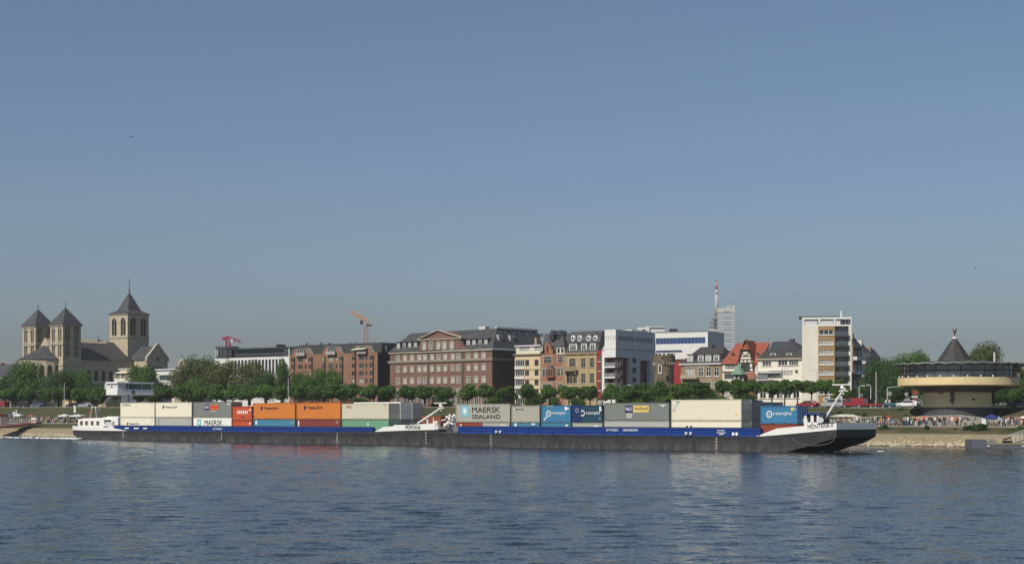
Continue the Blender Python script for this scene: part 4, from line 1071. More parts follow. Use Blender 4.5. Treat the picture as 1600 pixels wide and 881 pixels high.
def street():
    # dark street front running away from the river behind the high-rise
    data = [(1333, 1347, 540, 500, 520), (1347, 1358, 548, 560, 600), (1358, 1376, 557, 620, 700)]
    labels = ['shaded grey house right behind the high-rise at the street corner', 'cream topped house second in the shaded street', 'far house at the end of the shaded street']
    Yb = BY(1335, WB+18)
    th = R(36)
    for i, (pa, pb, yt, _, _) in enumerate(data):
        Y0 = Yb+i*46
        b = Bld('street_house', labels[i], 'town house', pa-46+i*6, pa, Y0, 36, group='houses along the shaded side street')
        D = b.ly(pb, b.W); H = b.z(b.W, 0, yt+2)
        sp = []
        n = max(2, int(D/5))
        for k in range(5):
            for j in range(n): 
                if H-4-k*3.6 > 1: sp.append((D*(j+.5)/n, H-3-k*3.6, 1.6, 2.1, (2,2,GREYW,(GLASSG,CURT,GLASS),None,None)))
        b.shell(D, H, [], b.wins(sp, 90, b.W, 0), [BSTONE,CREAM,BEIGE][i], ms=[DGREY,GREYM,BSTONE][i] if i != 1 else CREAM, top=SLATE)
        b.roof(H, H+3, (-.2, b.W+.3, 0, D), (b.W*.4, b.W*.8, 2, D-2), SLATE)
        c = MB(); c.box(b.W*.7, b.W*.9, D*.3, D*.42, H+1, H+3.4, CREAM if i == 1 else BSTONE); c.build('chimney', b.t)
        for k in range(3):
            for j in range(2): bl = MB(); bl.box(b.W+.02, b.W+1.1, D*(.25+.5*j)-1.4, D*(.25+.5*j)+1.4, H-3.3-k*3.6, H-2.4-k*3.6, GREYW); bl.build('balcony', b.t)
street()

# --- far towers
def far():
    Y = 2050.0; x0, x1 = PX(1121, Y), PX(1148, Y); k = Y/F
    t = thing('office_tower', 'pale glass office skyscraper faded by haze with dish cluster on top', 'skyscraper', (x0, Y, 7), R(-8))
    z = lambda py: PZ(py, Y)-7
    W = (x1-x0); H = z(482); D = 24
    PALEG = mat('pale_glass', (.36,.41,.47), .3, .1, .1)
    m = MB(); m.box(0, W, 0, D, 0, H, PALEG)
    for i in range(38):
        zz = H-i*3.6; m.box(-.15, W+.15, -.15, D+.15, zz-1.3, zz, GREYW)
        if i % 2: m.box(W*.35, W*.8, -.3, -.16, zz-1.5, zz, PALEG)
    m.box(-.3, W+.3, -.3, D+.3, H-5, H+.5, GREYW); m.build('wall', t)
    m = MB(); m.box(.6, 5.0, -.4, -.31, H-4, H-1.2, CREAM); m.build('sign', t)
    m = MB(); c = PX(1142, Y)-x0
    m.bar((c,5,H),(c,5,z(467)),.5,GREYM,.2)
    for dx in (-4,-2,0,2,4): m.sphere((c+dx,3,H+2+(dx == 0)*1.5), 1.2, WHITE, 6)
    m.build('antenna', t)
    Y = 3170.0; x = PX(1119.6, Y); t = thing('television_tower', 'distant concrete television tower with platforms and red and white mast', 'tower', (x, Y, 7))
    z = lambda py: PZ(py, Y)-7
    m = MB(); m.lathe([(9,0),(6,z(560)),(5.5,z(494))], CONC, 16); m.build('shaft', t)
    for k_, (py, h, r) in enumerate(((518,5,19),(511,2,15),(505,2,15),(499,2,12),(495,2,5))):
        m = MB(); zz = z(py+1); m.lathe([(5,zz),(r,zz+1),(r,zz+h),(5,zz+h+1)], GREYW if k_ == 0 else GREYM, 20, smooth=False); m.build('platform', t)
    m = MB(); m.bar((0,0,z(494)),(0,0,z(460)),4.0,GREYW,3.0,10); m.bar((0,0,z(460)),(0,0,z(452)),2.6,WHITE,2.4,8); m.bar((0,0,z(452)),(0,0,z(447)),2.6,REDB,2.4,8)
    m.bar((0,0,z(447)),(0,0,z(442)),1.8,WHITE,1.6,8); m.bar((0,0,z(442)),(0,0,z(438)),1.2,REDB,.8,8); m.build('mast', t)
far()

# --- cranes
def lattice(mb, a, b, w, m, seg=8, r=.12):
    a = Vector(a); b = Vector(b); d = (b-a).normalized(); u = Vector((0,1,0)) if abs(d.y) < .9 else Vector((1,0,0)); v = d.cross(u).normalized()
    cs = [(u+v)*w/2, (u-v)*w/2, (-u-v)*w/2, (-u+v)*w/2]
    for c in cs: mb.bar(a+c, b+c, r, m, n=4)
    for i in range(seg):
        for j in range(4):
            p = a+(b-a)*i/seg+cs[j]; q = a+(b-a)*(i+1)/seg+cs[(j+1) % 4]; mb.bar(p, q, r*.6, m, n=4)
def cranes():
    OR = mat('crane_orange', (.72,.30,.05), .6, .1); PK = mat('crane_magenta', (.35,.03,.10), .6, .1)
    Y = 900.0; z0 = 7; z = lambda y: PZ(y, Y)-z0; X = lambda x: PX(x, Y)-PX(572, Y)
    t = thing('tower_crane', 'orange luffing crane with raised jib above the brick apartments', 'crane', (PX(572, Y), Y, z0))
    m = MB(); lattice(m, (0,0,0), (0,0,z(510)), 1.9, mat('crane_mast_paint', (.38,.2,.17), .7, .1), 34, .2); m.build('mast', t)
    m = MB(); lattice(m, (X(575),0,z(504)), (X(560),0,z(494)), 2.6, OR, 6, .25); lattice(m, (X(560),0,z(494)), (X(548),0,z(486)), 1.5, OR, 7, .2); m.build('jib', t)
    m = MB(); m.box(X(572),X(581),-1.3,1.3,z(509.5),z(506.8),DGREY); m.box(X(575),X(578.5),-1,1,z(511.5),z(509.5),GREYW); m.bar((X(574),0,z(508)),(X(575.5),0,z(498)),.3,GREYW); m.build('counterweight', t)
    m = MB(); m.box(X(563),X(567.5),-1.6,.4,z(506.5),z(500.5),DGREY); m.box(X(563.5),X(567),-1.65,-1.6,z(505),z(502),GLASS); m.build('cab', t)
    Y = 760.0; z = lambda y: PZ(y, Y)-z0; X = lambda x: PX(x, Y)-PX(356.5, Y)
    t = thing('tower_crane', 'magenta crane with folded jib behind the round glass tower', 'crane', (PX(356.5, Y), Y, z0))
    m = MB(); lattice(m, (0,0,0), (0,0,z(529)), 1.8, PK, 30, .28); m.build('mast', t)
    m = MB(); lattice(m, (X(357),0,z(528)), (X(376),0,z(533.5)), 1.1, PK, 8, .2); m.bar((X(357),0,z(525.5)),(X(375),0,z(531.5)),.12,PK); m.build('jib', t)
    m = MB(); m.box(X(347.5),X(353),-1,1,z(531),z(527),PK); m.bar((X(349),0,z(528)),(X(358),0,z(526)),.5,PK); m.build('counterweight', t)
    m = MB(); m.box(X(361),X(365),-1.4,.2,z(535.5),z(530),GREYW); m.build('cab', t)
cranes()

# --- low buildings on the left, glimpsed through the trees
def leftside():
    b = Bld('slate_roofed_house', 'grey slate roof house at the left edge behind the trees', 'house', -30, 17, BY(5, 150))
    H = b.zp(5, 588); b.shell(12, H, [], [], STONE, top=SLATE); b.roof(H, b.z(b.W/2, 6, 568.5), (-.3,b.W+.3,-.3,12.3), (3,b.W-5,6,6.2), SLATE)
    c = MB(); x = b.lx(2,6); c.box(x-.8,x+.8,5.5,7,H+4,b.z(x,6,567),BRICK); c.build('chimney', b.t)
    b = Bld('ochre_building', 'ochre ground floor building half hidden behind the trees below the church', 'building', 85, 165, BY(90, 100))
    H = 6; sp = [(x, 1.2, 1.4, 2.2, ST_P) for x in (3,8,13,18,23,28) if x < b.W-2]; b.shell(12, H, b.wins(sp), [], YELLOW, top=SLATE); b.roof(H, H+3, (-.3,b.W+.3,-.3,12.3), (4,b.W-4,6,6.2), SLATE)
    b = Bld('terraced_house', 'cream stepped house with roof terraces just above the wheelhouse', 'house', 147, 206, BY(147, 118))
    z = lambda y: b.zp(180, y); W = b.W; x1 = b.lx(177)
    sp = [(x, zz, 1.5, 1.5, ST_P) for x in (2, 5.2, 8.2) for zz in (z(616), z(633))]
    b.shell(12, z(606), b.wins(sp), [], OFFWH, top=CONC)
    m = MB(); m.box(x1, W, .3, 11, z(606), z(591), OFFWH); m.box(b.lx(180), W-1, 2, 10, z(591), z(577), YELLOW); m.box(b.lx(179), W-.5, 1.6, 10.4, z(577), z(575.5), GREYW)
    m.box(b.lx(182), b.lx(187), 1.9, 1.99, z(588.5), z(583), GLASS); b.part('upper_storey', m)
    a = MB(); a.prism([(b.lx(180),1.9,z(580)),(b.lx(200),1.9,z(580)),(b.lx(199),-.6,z(583.5)),(b.lx(181),-.6,z(583.5))], (0,0,.1), CREAM); a.build('awning', b.t)
    r_ = MB()
    for zz, xa, xb in ((z(606), .1, x1), (z(591), x1, W)):
        r_.box(xa, xb, .05, .1, zz+.95, zz+1.05, WHITE); r_.box(xa, xb, .05, .1, zz+.5, zz+.56, WHITE)
        k = int((xb-xa)/.5)
        for i in range(k+1): x = xa+(xb-xa)*i/k; r_.box(x-.04, x+.04, .05, .1, zz, zz+1.0, WHITE)
    r_.build('railing', b.t)
    b = Bld('flat_roofed_house', 'white flat roofed house with green windows right of the church', 'house', 244, 273, BY(244, 135))
    z = lambda y: b.zp(258, y); H = z(578); sp = [(b.W*.5, z(594), 5.5, 1.8, (4,1,COPPER,(GLASSG,),WHITE,None)), (b.W*.5, z(610), 5.5, 1.8, (4,1,COPPER,(GLASSG,),WHITE,None))]
    b.shell(11, H, b.wins(sp), [], WHITE, top=CONC); b.fpart('flat_roof', -.4, b.W+.4, -.5, 11.3, H, H+.4, GREYW)
    b = Bld('gabled_town_house', 'small beige town house with curved baroque gable', 'town house', 272, 293, BY(272, 130))
    z = lambda y: b.zp(283, y); H = z(574); W = b.W
    sp = [(W*.55, z(586), 1.5, 2.0, ST_T), (W*.3, z(604), 1.3, 2, ST_T), (W*.75, z(604), 1.3, 2, ST_T)]
    b.shell(11, H, b.wins(sp), [], STONE, top=SLATE)
    g = MB(); xm = b.lx(284); q = 2.0; T = z(560)
    g.prism([(xm-q,-.1,H),(xm+q,-.1,H),(xm+q*.95,-.1,H+1.2),(xm+q*.7,-.1,H+(T-H)*.7),(xm+q*.3,-.1,T),(xm-q*.3,-.1,T),(xm-q*.7,-.1,H+(T-H)*.7),(xm-q*.95,-.1,H+1.2)], (0,.8,0), STONE)
    g.lathe([(.001,0),(.6,0)], DARK, 12, (0,0)); b.part('gable', g)
    g = MB(); g.box(xm-.5,xm+.5,-.16,-.11,H+.7,H+1.9,GLASSG); g.build('gable_window', b.t)
    b.roof(H, z(561), (-.3,W+.3,.7,11), (1,W-1,4,5), SLATE)
    f = MB(); f.bar((xm,.2,T),(xm,.2,T+1.2),.12,DGREY); f.build('finial', b.t)
leftside()

# --- antennas on roofs
for px, py, h, Yd, lab in ((1166.5, 538, 15, 410, 'thin television aerial on the red roofs'), (1201, 536, 10, 410, 'thin television aerial above the white house roof'), (829, 517, 9, 450, 'thin television aerial beside the big brick block roof')):
    t = thing('roof_aerial', lab, 'antenna', (PX(px, Yd), Yd, PZ(py+1.5, Yd))); k = Yd/F
    m = MB(); m.bar((0,0,-.5),(0,0,h*k),.05,GREYM,n=4); m.build('pole', t)
    m = MB(); m.bar((-5*k,0,h*k*.9),(5*k,0,h*k*.9),.035,GREYM,n=4); m.bar((-3*k,0,h*k*.7),(3*k,0,h*k*.7),.03,GREYM,n=4); m.build('crossbar', t)
# ---------------------------------------------------------------- the convoy
TS = R(44.0); sc_, ss_ = math.cos(TS), math.sin(TS)
def ship(s, v, z=0): return (26.4+sc_*s+ss_*v, 225-ss_*s+sc_*v, z)
def ss(px, v=0):
    u = (px-800)/F
    return (225*u-26.4-v*(ss_-sc_*u))/(sc_+ss_*u)
def shZ(px, py, v=0): return PZ(py, ship(ss(px, v), v)[1])
def steel(name, col, streak=.35, rust=(.10,.055,.035), sc=.5, scum=False):
    m = bpy.data.materials.new(name); m.use_nodes = True; n = m.node_tree; b = n.nodes['Principled BSDF']
    b.inputs['Roughness'].default_value = .55; b.inputs['Specular IOR Level'].default_value = .4
    tc = n.nodes.new('ShaderNodeTexCoord'); out = None
    cur = (*col, 1)
    def layer(prev, stretch, scale, lo, hi, c2, amt):
        mp = n.nodes.new('ShaderNodeMapping'); mp.inputs['Scale'].default_value = stretch
        nz = n.nodes.new('ShaderNodeTexNoise'); nz.inputs['Scale'].default_value = scale; nz.inputs['Detail'].default_value = 8; nz.inputs['Roughness'].default_value = .7
        n.links.new(tc.outputs['Object'], mp.inputs[0]); n.links.new(mp.outputs[0], nz.inputs['Vector'])
        r = n.nodes.new('ShaderNodeMapRange'); r.inputs[1].default_value = lo; r.inputs[2].default_value = hi; r.inputs[4].default_value = amt
        n.links.new(nz.outputs['Fac'], r.inputs[0])
        mx = n.nodes.new('ShaderNodeMixRGB'); n.links.new(r.outputs[0], mx.inputs[0])
        if isinstance(prev, tuple): mx.inputs[1].default_value = prev
        else: n.links.new(prev, mx.inputs[1])
        mx.inputs[2].default_value = (*c2, 1); return mx.outputs[0]
    o = layer(cur, (1,1,1), sc, .45, .7, tuple(min(1, c*1.5+.01) for c in col), streak)
    o = layer(o, (1,1,.12), 2.2, .5, .75, tuple(c*.5 for c in col), streak)
    o = layer(o, (.25,1,1), 1.3, .56, .75, rust, streak*.8)
    if scum:    # pale dried scum that thickens towards the waterline
        sp = n.nodes.new('ShaderNodeSeparateXYZ'); n.links.new(tc.outputs['Object'], sp.inputs[0])
        r1 = n.nodes.new('ShaderNodeMapRange'); r1.inputs[1].default_value = 1.5; r1.inputs[2].default_value = .1; r1.inputs[3].default_value = .0; r1.inputs[4].default_value = .36; n.links.new(sp.outputs[2], r1.inputs[0])
        mp = n.nodes.new('ShaderNodeMapping'); mp.inputs['Scale'].default_value = (1,1,.35); nz = n.nodes.new('ShaderNodeTexNoise'); nz.inputs['Scale'].default_value = 1.1; nz.inputs['Detail'].default_value = 10; nz.inputs['Roughness'].default_value = .8
        n.links.new(tc.outputs['Object'], mp.inputs[0]); n.links.new(mp.outputs[0], nz.inputs['Vector'])
        r2 = n.nodes.new('ShaderNodeMapRange'); r2.inputs[1].default_value = .44; r2.inputs[2].default_value = .62; n.links.new(nz.outputs['Fac'], r2.inputs[0])
        mu = n.nodes.new('ShaderNodeMath'); mu.operation = 'MULTIPLY'; n.links.new(r1.outputs[0], mu.inputs[0]); n.links.new(r2.outputs[0], mu.inputs[1])
        mx = n.nodes.new('ShaderNodeMixRGB'); n.links.new(mu.outputs[0], mx.inputs[0]); n.links.new(o, mx.inputs[1]); mx.inputs[2].default_value = (.26,.24,.21,1); o = mx.outputs[0]
    n.links.new(o, b.inputs['Base Color']); return m
HULL = steel('hull_black', (.030,.030,.033), .95, (.10,.085,.07), .3, True)
BOWB = steel('bow_black', (.022,.024,.03), .3)
BLUE = steel('rail_blue', (.010,.048,.26), .25, (.02,.04,.12))
DECK = steel('deck_grey', (.13,.13,.13), .4)
SHW = steel('ship_white', (.80,.79,.76), .12, (.45,.38,.3))
LET = mat('black_lettering', (.012,.012,.015), .5, .02)
LETW = mat('white_lettering', (.8,.8,.78), .5, .02)
LETN = mat('navy_lettering', (.02,.03,.13), .5, .02)
LETR = mat('red_lettering', (.5,.03,.03), .5, .02)
LETY = mat('yellow_label', (.75,.55,.18), .5, .03)
LETO = mat('orange_label', (.65,.13,.05), .5, .03)
LETB = mat('light_blue_label', (.22,.50,.60), .5, .03)
LETG = mat('pale_grey_lettering', (.45,.45,.42), .6, .05)

def loft_hull(mb, st, m, mb_deck=None):
    """st: (s, near v, far v, z top, z bottom)"""
    for a, c in zip(st, st[1:]):
        mb.quad((a[0],a[1],a[4]),(c[0],c[1],c[4]),(c[0],c[1],c[3]),(a[0],a[1],a[3]), m)
        mb.quad((c[0],c[2],c[4]),(a[0],a[2],a[4]),(a[0],a[2],a[3]),(c[0],c[2],c[3]), m)
        mb.quad((a[0],a[1],a[4]),(a[0],a[2],a[4]),(c[0],c[2],c[4]),(c[0],c[1],c[4]), m)
        mb.quad((a[0],a[1],a[3]),(c[0],c[1],c[3]),(c[0],c[2],c[3]),(a[0],a[2],a[3]), mb_deck or m)
    for e, k in ((st[0], 1), (st[-1], -1)):
        mb.quad((e[0],e[1],e[4]),(e[0],e[2],e[4]),(e[0],e[2],e[3]),(e[0],e[1],e[3]), m)

DRM = mat('draft_mark_red', (.38,.17,.12), .6, .1)
def draft(parent, s, z0, z1, red=False):
    m = MB(); k = 9
    for i in range(k):
        z = z0+(z1-z0)*i/k; m.box(s-.07, s+.07, -.73, -.705, z, z+(z1-z0)/k*.8, LETG if (i % 2 or not red) else DRM)
        if i % 2: m.box(s-.28, s-.09, -.73, -.705, z, z+.1, LETG)
    m.build('draft_mark', parent)

def coaming(parent, s0, s1, z0, z1, post):
    m = MB()
    for v, d in ((-.62, 1), (10.66, -1)):
        m.box(s0, s1, v, v+.1, z0, z1, BLUE)
        m.box(s0, s1, v-.14, v-.002, z1-.16, z1+.05, BLUE); m.box(s0, s1, v-.10, v-.002, (z0+z1)/2-.06, (z0+z1)/2+.04, BLUE)
        k = int((s1-s0)/post)
        for i in range(k+1):
            s = s0+(s1-s0-.16)*i/k; m.box(s, s+.16, v-.13, v-.003, z0+.01, z1-.17, BLUE)
    m.box(s0, s0+.1, -.5, 10.6, z0, z1, BLUE); m.box(s1-.1, s1, -.5, 10.6, z0, z1, BLUE)
    m.build('coaming', parent)
    # black strip standing in for the shadow line between rail and boxes
    d = MB(); d.box(s0+.2, s1-.2, -.5, -.16, z1-.1, z1+.17, BLACKP); d.build('rail_shadow_strip', parent)

def ship_text(parent, txt, s, z, w, h, m, v=-.72, rot=0):
    return obj('lettering', text_mesh(txt, w, h, m, .012), parent, (s, v, z))

# --- motor vessel (rear)
mv = thing('cargo_ship', 'long black cargo vessel with blue rail, white stern house and raised wheelhouse', 'ship', ship(0, 0), -TS)
st = [(-165.5,2.6,7.6,1.95,1.45),(-164.6,1.2,9.0,1.93,1.2),(-163,.3,9.8,1.9,.9),(-160.5,-.4,10.4,1.87,.45),(-156.5,-.68,10.7,1.84,.05),(-153,-.7,10.75,1.82,-.5),(-140,-.7,10.75,1.85,-.5),(-100,-.7,10.75,1.92,-.5),(-67.5,-.7,10.75,2.15,-.5),(-64,-.7,10.75,2.3,-.5),(-58,-.7,10.75,2.45,-.5),(-52.3,-.6,10.65,2.55,-.5)]
m = MB(); loft_hull(m, st, HULL, DECK); m.build('hull', mv)
m = MB()    # rubbing bands and worn plates
m.box(-152, -68, -.76, -.71, 1.58, 1.7, HULL)
for s in range(-150, -56, 9): m.box(s, s+.05, -.715, -.703, -.2, 1.8, DGREY)
m.build('rubbing_band', mv)
# stern bulwark
m = MB()
def bulwark(m, pts, zb, ztp, th=.12, mt=SHW):
    for (a, c, z0, z1, y0, y1) in [(pts[i], pts[i+1], zb[i], zb[i+1], ztp[i], ztp[i+1]) for i in range(len(pts)-1)]:
        d = Vector((c[0]-a[0], c[1]-a[1])).normalized(); nx, ny = -d.y*th, d.x*th
        m.add([(a[0],a[1],z0),(c[0],c[1],z1),(c[0],c[1],y1),(a[0],a[1],y0),(a[0]+nx,a[1]+ny,z0),(c[0]+nx,c[1]+ny,z1),(c[0]+nx,c[1]+ny,y1),(a[0]+nx,a[1]+ny,y0)],
              [(0,1,2,3),(5,4,7,6),(3,2,6,7),(0,3,7,4),(1,5,6,2)], mt)
P = [(-141.5,-.76),(-147,-.76),(-156.5,-.74),(-160.5,-.46),(-163,.25),(-164.7,1.15),(-165.6,2.6),(-165.6,7.6),(-164.7,9.0),(-163,9.85),(-156.5,10.75),(-141.5,10.8)]
P = P[::-1]
bulwark(m, P, [1.8,1.8,1.82,1.9,1.95,1.95,1.92,1.9,1.87,1.84,1.84,1.84], [1.9,2.55,2.65,2.75,2.8,2.85,2.8,2.75,2.7,2.62,2.45,1.86])
m.build('stern_bulwark', mv)
# bow bulwark
m = MB()
bulwark(m, [(-67.6,-.74),(-65.4,-.74),(-60,-.74),(-53.0,-.74)], [2.13,2.22,2.4,2.54], [2.16,2.95,3.25,3.6]); m.build('bow_bulwark', mv); m = MB()
bulwark(m, [(-53.0,10.79),(-60,10.79),(-65.4,10.79),(-67.6,10.79)], [2.54,2.4,2.22,2.13], [3.6,3.25,2.95,2.16])
m.build('bow_bulwark', mv)
m = MB(); m.quad((-68,-.6,2.32),(-52.4,-.5,2.62),(-52.4,10.5,2.62),(-68,10.6,2.32), DECK); m.build('fore_deck', mv)
coaming(mv, -146.2, -68.2, 1.9, 2.78, 3.0)
s0, s1 = ss(639), ss(662.5); ship_text(mv, 'MONTANA', s0, 2.62, s1-s0, .62, LET, -.79)
s0, s1 = ss(338.5), ss(352.5); ship_text(mv, 'DP WORLD', s0, 2.2, s1-s0, .36, LETW, -.79)
for a, c in ((200,206.5),(214.5,222),(229,235)): m = MB(); m.box(ss(a), ss(c), -.79, -.77, 2.25, 2.5, LETW); m.build('white_mark', mv)
draft(mv, ss(197.5), .35, 1.75); draft(mv, ss(351.5), .3, 1.8, True); draft(mv, ss(532), .2, 2.0); draft(mv, ss(671), .15, 2.45, True)

# stern house
ZH = 2.2
ha, hb, hc = ss(122.5, .9), ss(160, .5), ss(184.5, .5)
m = MB()
wins_ = [(ss(px-2, .7)-ha, ss(px+2, .7)-ha) for px in (127, 135, 143.6, 152.5)]
class FakeB: pass
fb = Bld.__new__(Bld); fb.t = mv
zt1 = 4.15
Bld.wall(fb, m, ha, .8, 0, hb-ha, ZH-.4, zt1, [(a, c, 2.95, 3.7) for a, c in wins_], SHW, .15)
m.quad((ha,10,ZH-.4),(ha,.8,ZH-.4),(ha,.8,zt1),(ha,10,zt1),SHW); m.quad((hb,.8,ZH-.4),(hb,10,ZH-.4),(hb,10,zt1),(hb,.8,zt1),SHW)
m.quad((ha,.8,zt1),(hb,.8,zt1),(hb,10,zt1),(ha,10,zt1),SHW); m.quad((ha,10,ZH-.4),(hb,10,ZH-.4),(hb,10,zt1),(ha,10,zt1),SHW)
acc = m.build('stern_house', mv)
for a, c in wins_:
    w = MB()
    for q in ((a-.06,a+.05,2.9,3.75),(c-.05,c+.06,2.9,3.75),(a+.05,c-.05,2.9,3.0),(a+.05,c-.05,3.65,3.75)): w.box(ha+q[0], ha+q[1], .74, .82, q[2], q[3], BSTONE)
    w.quad((ha+a,.93,2.95),(ha+c,.93,2.95),(ha+c,.93,3.7),(ha+a,.93,3.7), GLASS); w.box(ha+(a+c)/2-.03, ha+c-.06, .9, .925, 3.0, 3.65, CURT); w.build('window', acc)
m = MB(); zr = shZ(150, 651.5, 1); m.prism([(ha+.8,1.3,zr-.25),(hb-1.8,1.3,zr-.15),(hb-.9,1.3,zr-.6),(hb-1.2,1.3,zr-.65),(hb-2.1,1.3,zr-.4),(ha+.8,1.3,zr-.5)], (0,8,0), WHITE); m.box(ha+1.3, ha+1.4, 1.4, 1.5, zt1, zr-.3, GREYM); m.box(hb-2.6, hb-2.5, 1.4, 1.5, zt1, zr-.3, GREYM)
m.box(ha+1.0, hb-2, 1.8, 9, zt1+.003, zr-.45, DGREY); m.build('awning', mv)
z2 = shZ(175, 651.5, .5)
m = MB(); m.box(hb+.01, hc, .5, 10.2, ZH-.4, z2, SHW); m.box(hb+1.2, hb+3.0, .45, .499, 2.2, 4.0, GREYW); m.box(hb+1.0, hb+3.2, .0, .5, 4.0, 4.1, SHW); m.box(hb+1.2, hb+1.3, .05, .5, 3.2, 4.0, SHW)
m.box(hb+.5, hc-1.0, 1.2, 9.5, z2, z2+.15, WHITE)
a, c = ss(174.5, .5), ss(179, .5); m.box(a, c, .46, .499, 2.75, 3.65, BSTONE); m.box(a+.1, c-.1, .44, .459, 2.85, 3.55, CURT)
m.build('engine_casing', mv)
m = MB(); m.box(hb+.5, hb+2, .42, .449, 2.4, 2.7, BLUEF); m.build('lifebuoy_box', mv)
# wheelhouse on its telescopic column
V1, V2 = 1.6, 9.6
wf = ss(184, V1)            # front face
zs0, zs1 = shZ(200, 616.5, 2), shZ(200, 607.5, 2); zg = shZ(200, 598.5, 2); zf = shZ(200, 596, 2)
wl = 3.6
pl = [(wf,V1),(wf,V2),(wf-wl,V2),(wf-wl-1.2,V2-1.5),(wf-wl-1.2,V1+1.5),(wf-wl,V1),(wf-.9,V1-.0)]
def skirt(pl, zb, zt, m_, mt):
    k = len(pl)
    m_.prism([(p[0], p[1], zb) for p in pl], (0,0,zt-zb), mt)
m = MB(); skirt([(p[0]+(.25 if p[0] > wf-1 else -.25), p[1]+(-.25 if p[1] < 5 else .25)) for p in pl], zs0, zs1, m, SHW); wh = m.build('wheelhouse', mv)
m = MB(); skirt(pl, zs1, zg, m, GLASS)
for p, q in zip(pl, pl[1:]+pl[:1]):
    m.box(p[0]-.09, p[0]+.09, p[1]-.09, p[1]+.09, zs1, zg, SHW)
for v in (V1+2.4, V1+5.6): m.box(wf-.05, wf+.06, v-.08, v+.08, zs1, zg, GREYW)
m.build('glazing', wh)
m = MB(); m.box(wf-wl-1.1, wf+.04, V1-.05, V1+1.9, zs1+.01, zg-.01, GREYW); m.box(wf-2.4, wf-1.7, V1-.1, V1-.051, zs1+.2, zg-.2, WHITE); m.box(wf-2.25, wf-1.9, V1-.13, V1-.101, zs1+.35, zg-.4, DARK); m.build('cabin_door', wh)
m = MB(); skirt([(p[0]+(.4 if p[0] > wf-1 else -.3), p[1]+(-.35 if p[1] < 5 else .35)) for p in pl], zg, zf, m, SHW); m.box(wf-2.5, wf-1, V1+3, V1+3.3, zf, zf+.25, WHITE); m.build('roof', wh)
m = MB(); m.lathe([(.001,0),(.42,0)], LET, 20); e = m.build('emblem', wh, (wf+.27, V1+3.4, (zs0+zs1)/2)); e.rotation_euler = (0, R(90), 0)
obj('lettering', text_mesh('e', .42, .42, LETG, .02), wh, (wf+.29, V1+3.19, (zs0+zs1)/2-.2), R(90))
m = MB(); a = 4.1; m.box(wf-2.6, wf-.7, a, a+1.5, 2.2, zs0, GREYW); m.box(wf-.69, wf-.6, a+.35, a+.5, 2.2, zs0, GREYM); m.box(wf-2.2, wf-1.0, a+1.7, a+2.5, 2.2, zs0-1, SHW); m.build('column', mv)
m = MB(); p0 = Vector((ss(151,2), 2, shZ(151, 647, 2))); p1 = Vector((ss(176.5,2), 2, zs0-.02))
for o in (Vector((0,-.25,0)), Vector((0,.25,0)), Vector((0,-.25,.42)), Vector((0,.25,.42))): m.bar(p0+o, p1+o, .06, GREYM, n=4)
for i in range(12):
    q = p0+(p1-p0)*i/12; r_ = p0+(p1-p0)*(i+1)/12; m.bar(q+Vector((0,-.25,0)), r_+Vector((0,-.25,.42)), .035, GREYM, n=4); m.bar(q+Vector((0,-.25,0)), q+Vector((0,.25,0)), .035, GREYM, n=4)
m.build('ladder', mv)
m = MB()
for px, py, q in ((141,645,(143.5,636)),(151,645,(148.5,637))): m.bar((ss(px,3),3,zt1+.2),(ss(q[0],3),3,shZ(q[0],q[1],3)),.06,GREYW,n=5); m.sphere((ss(q[0],3)+.3,3,shZ(q[0],q[1]-.5,3)),.22,WHITE,6)
m.bar((ss(139,3),3,zt1+.2),(ss(142,3),3,shZ(142,640,3)),.14,REDB,n=5); m.build('stern_light', mv)

def radar_mast(parent, p0, p1, barw, mt=SHW, dy=0):
    m = MB(); m.bar(p0, p1, .17, mt, .13); q = Vector(p1)
    m.box(q.x-.5, q.x+.35, q.y-.2, q.y+.2, q.z-.08, q.z+.05, mt); m.bar(q, q+Vector((-.1,0,.75)), .06, mt)
    o = m.build('mast', parent)
    m = MB(); c = q+Vector((-.1,0,.5)); m.sphere((c.x,c.y,c.z-.12), .28, SHW, 8); m.box(c.x-barw/2, c.x+barw/2, c.y-.12, c.y+.12, c.z+.2, c.z+.36, WHITE); m.build('radar', o)
    m = MB(); m.sphere((q.x+.3,q.y,q.z+.2), .15, SHW, 6); m.sphere((q.x+.15,q.y-.1,q.z-.4), .13, SHW, 6); m.box(q.x+.35,q.x+.75,q.y-.05,q.y+.05,q.z-.1,q.z+.02,SHW); m.build('lamp', o)
# fore deck gear of the motor vessel
v = 3
radar_mast(mv, (ss(653,v), v, shZ(653,661,v)), (ss(689,v), v, shZ(689,637,v)), 2.9)
m = MB(); a = ss(615,.6); m.box(a, a+3.2, .6, 2.4, 2.4, 3.28, SHW); m.box(a+.9, a+1.3, .56, .6, 2.7, 3.1, DARK); m.box(a+2.3, a+2.8, .56, .6, 2.7, 3.1, DARK); m.build('locker', mv)
m = MB(); a = ss(640,1)
for i in range(4): m.bar((a+i*.5,1,2.4),(a+i*.5+.1,1,3.6),.1,GREYM); m.bar((a+i*.5-.2,.8,3.0),(a+i*.5+.3,1.4,3.0),.22,GREYW,n=8)
m.build('winch', mv)
m = MB(); a = ss(655,1.5); m.box(a, a+4.5, 1.5, 3.6, 2.45, 3.0, SHW); m.box(a+2.0, a+2.25, 1.3, 1.5, 2.6, 4.2, SHW); m.box(a+3.3, a+4.2, 1.6, 2.2, 3.01, 4.0, CREAM); m.build('hatch', mv)
m = MB(); a = ss(661,7.5); m.box(a, a+4.6, 7.2, 9.6, 2.4, 4.7, mat('rust_orange', (.24,.07,.03), .7, .2)); m.build('deck_container', mv)
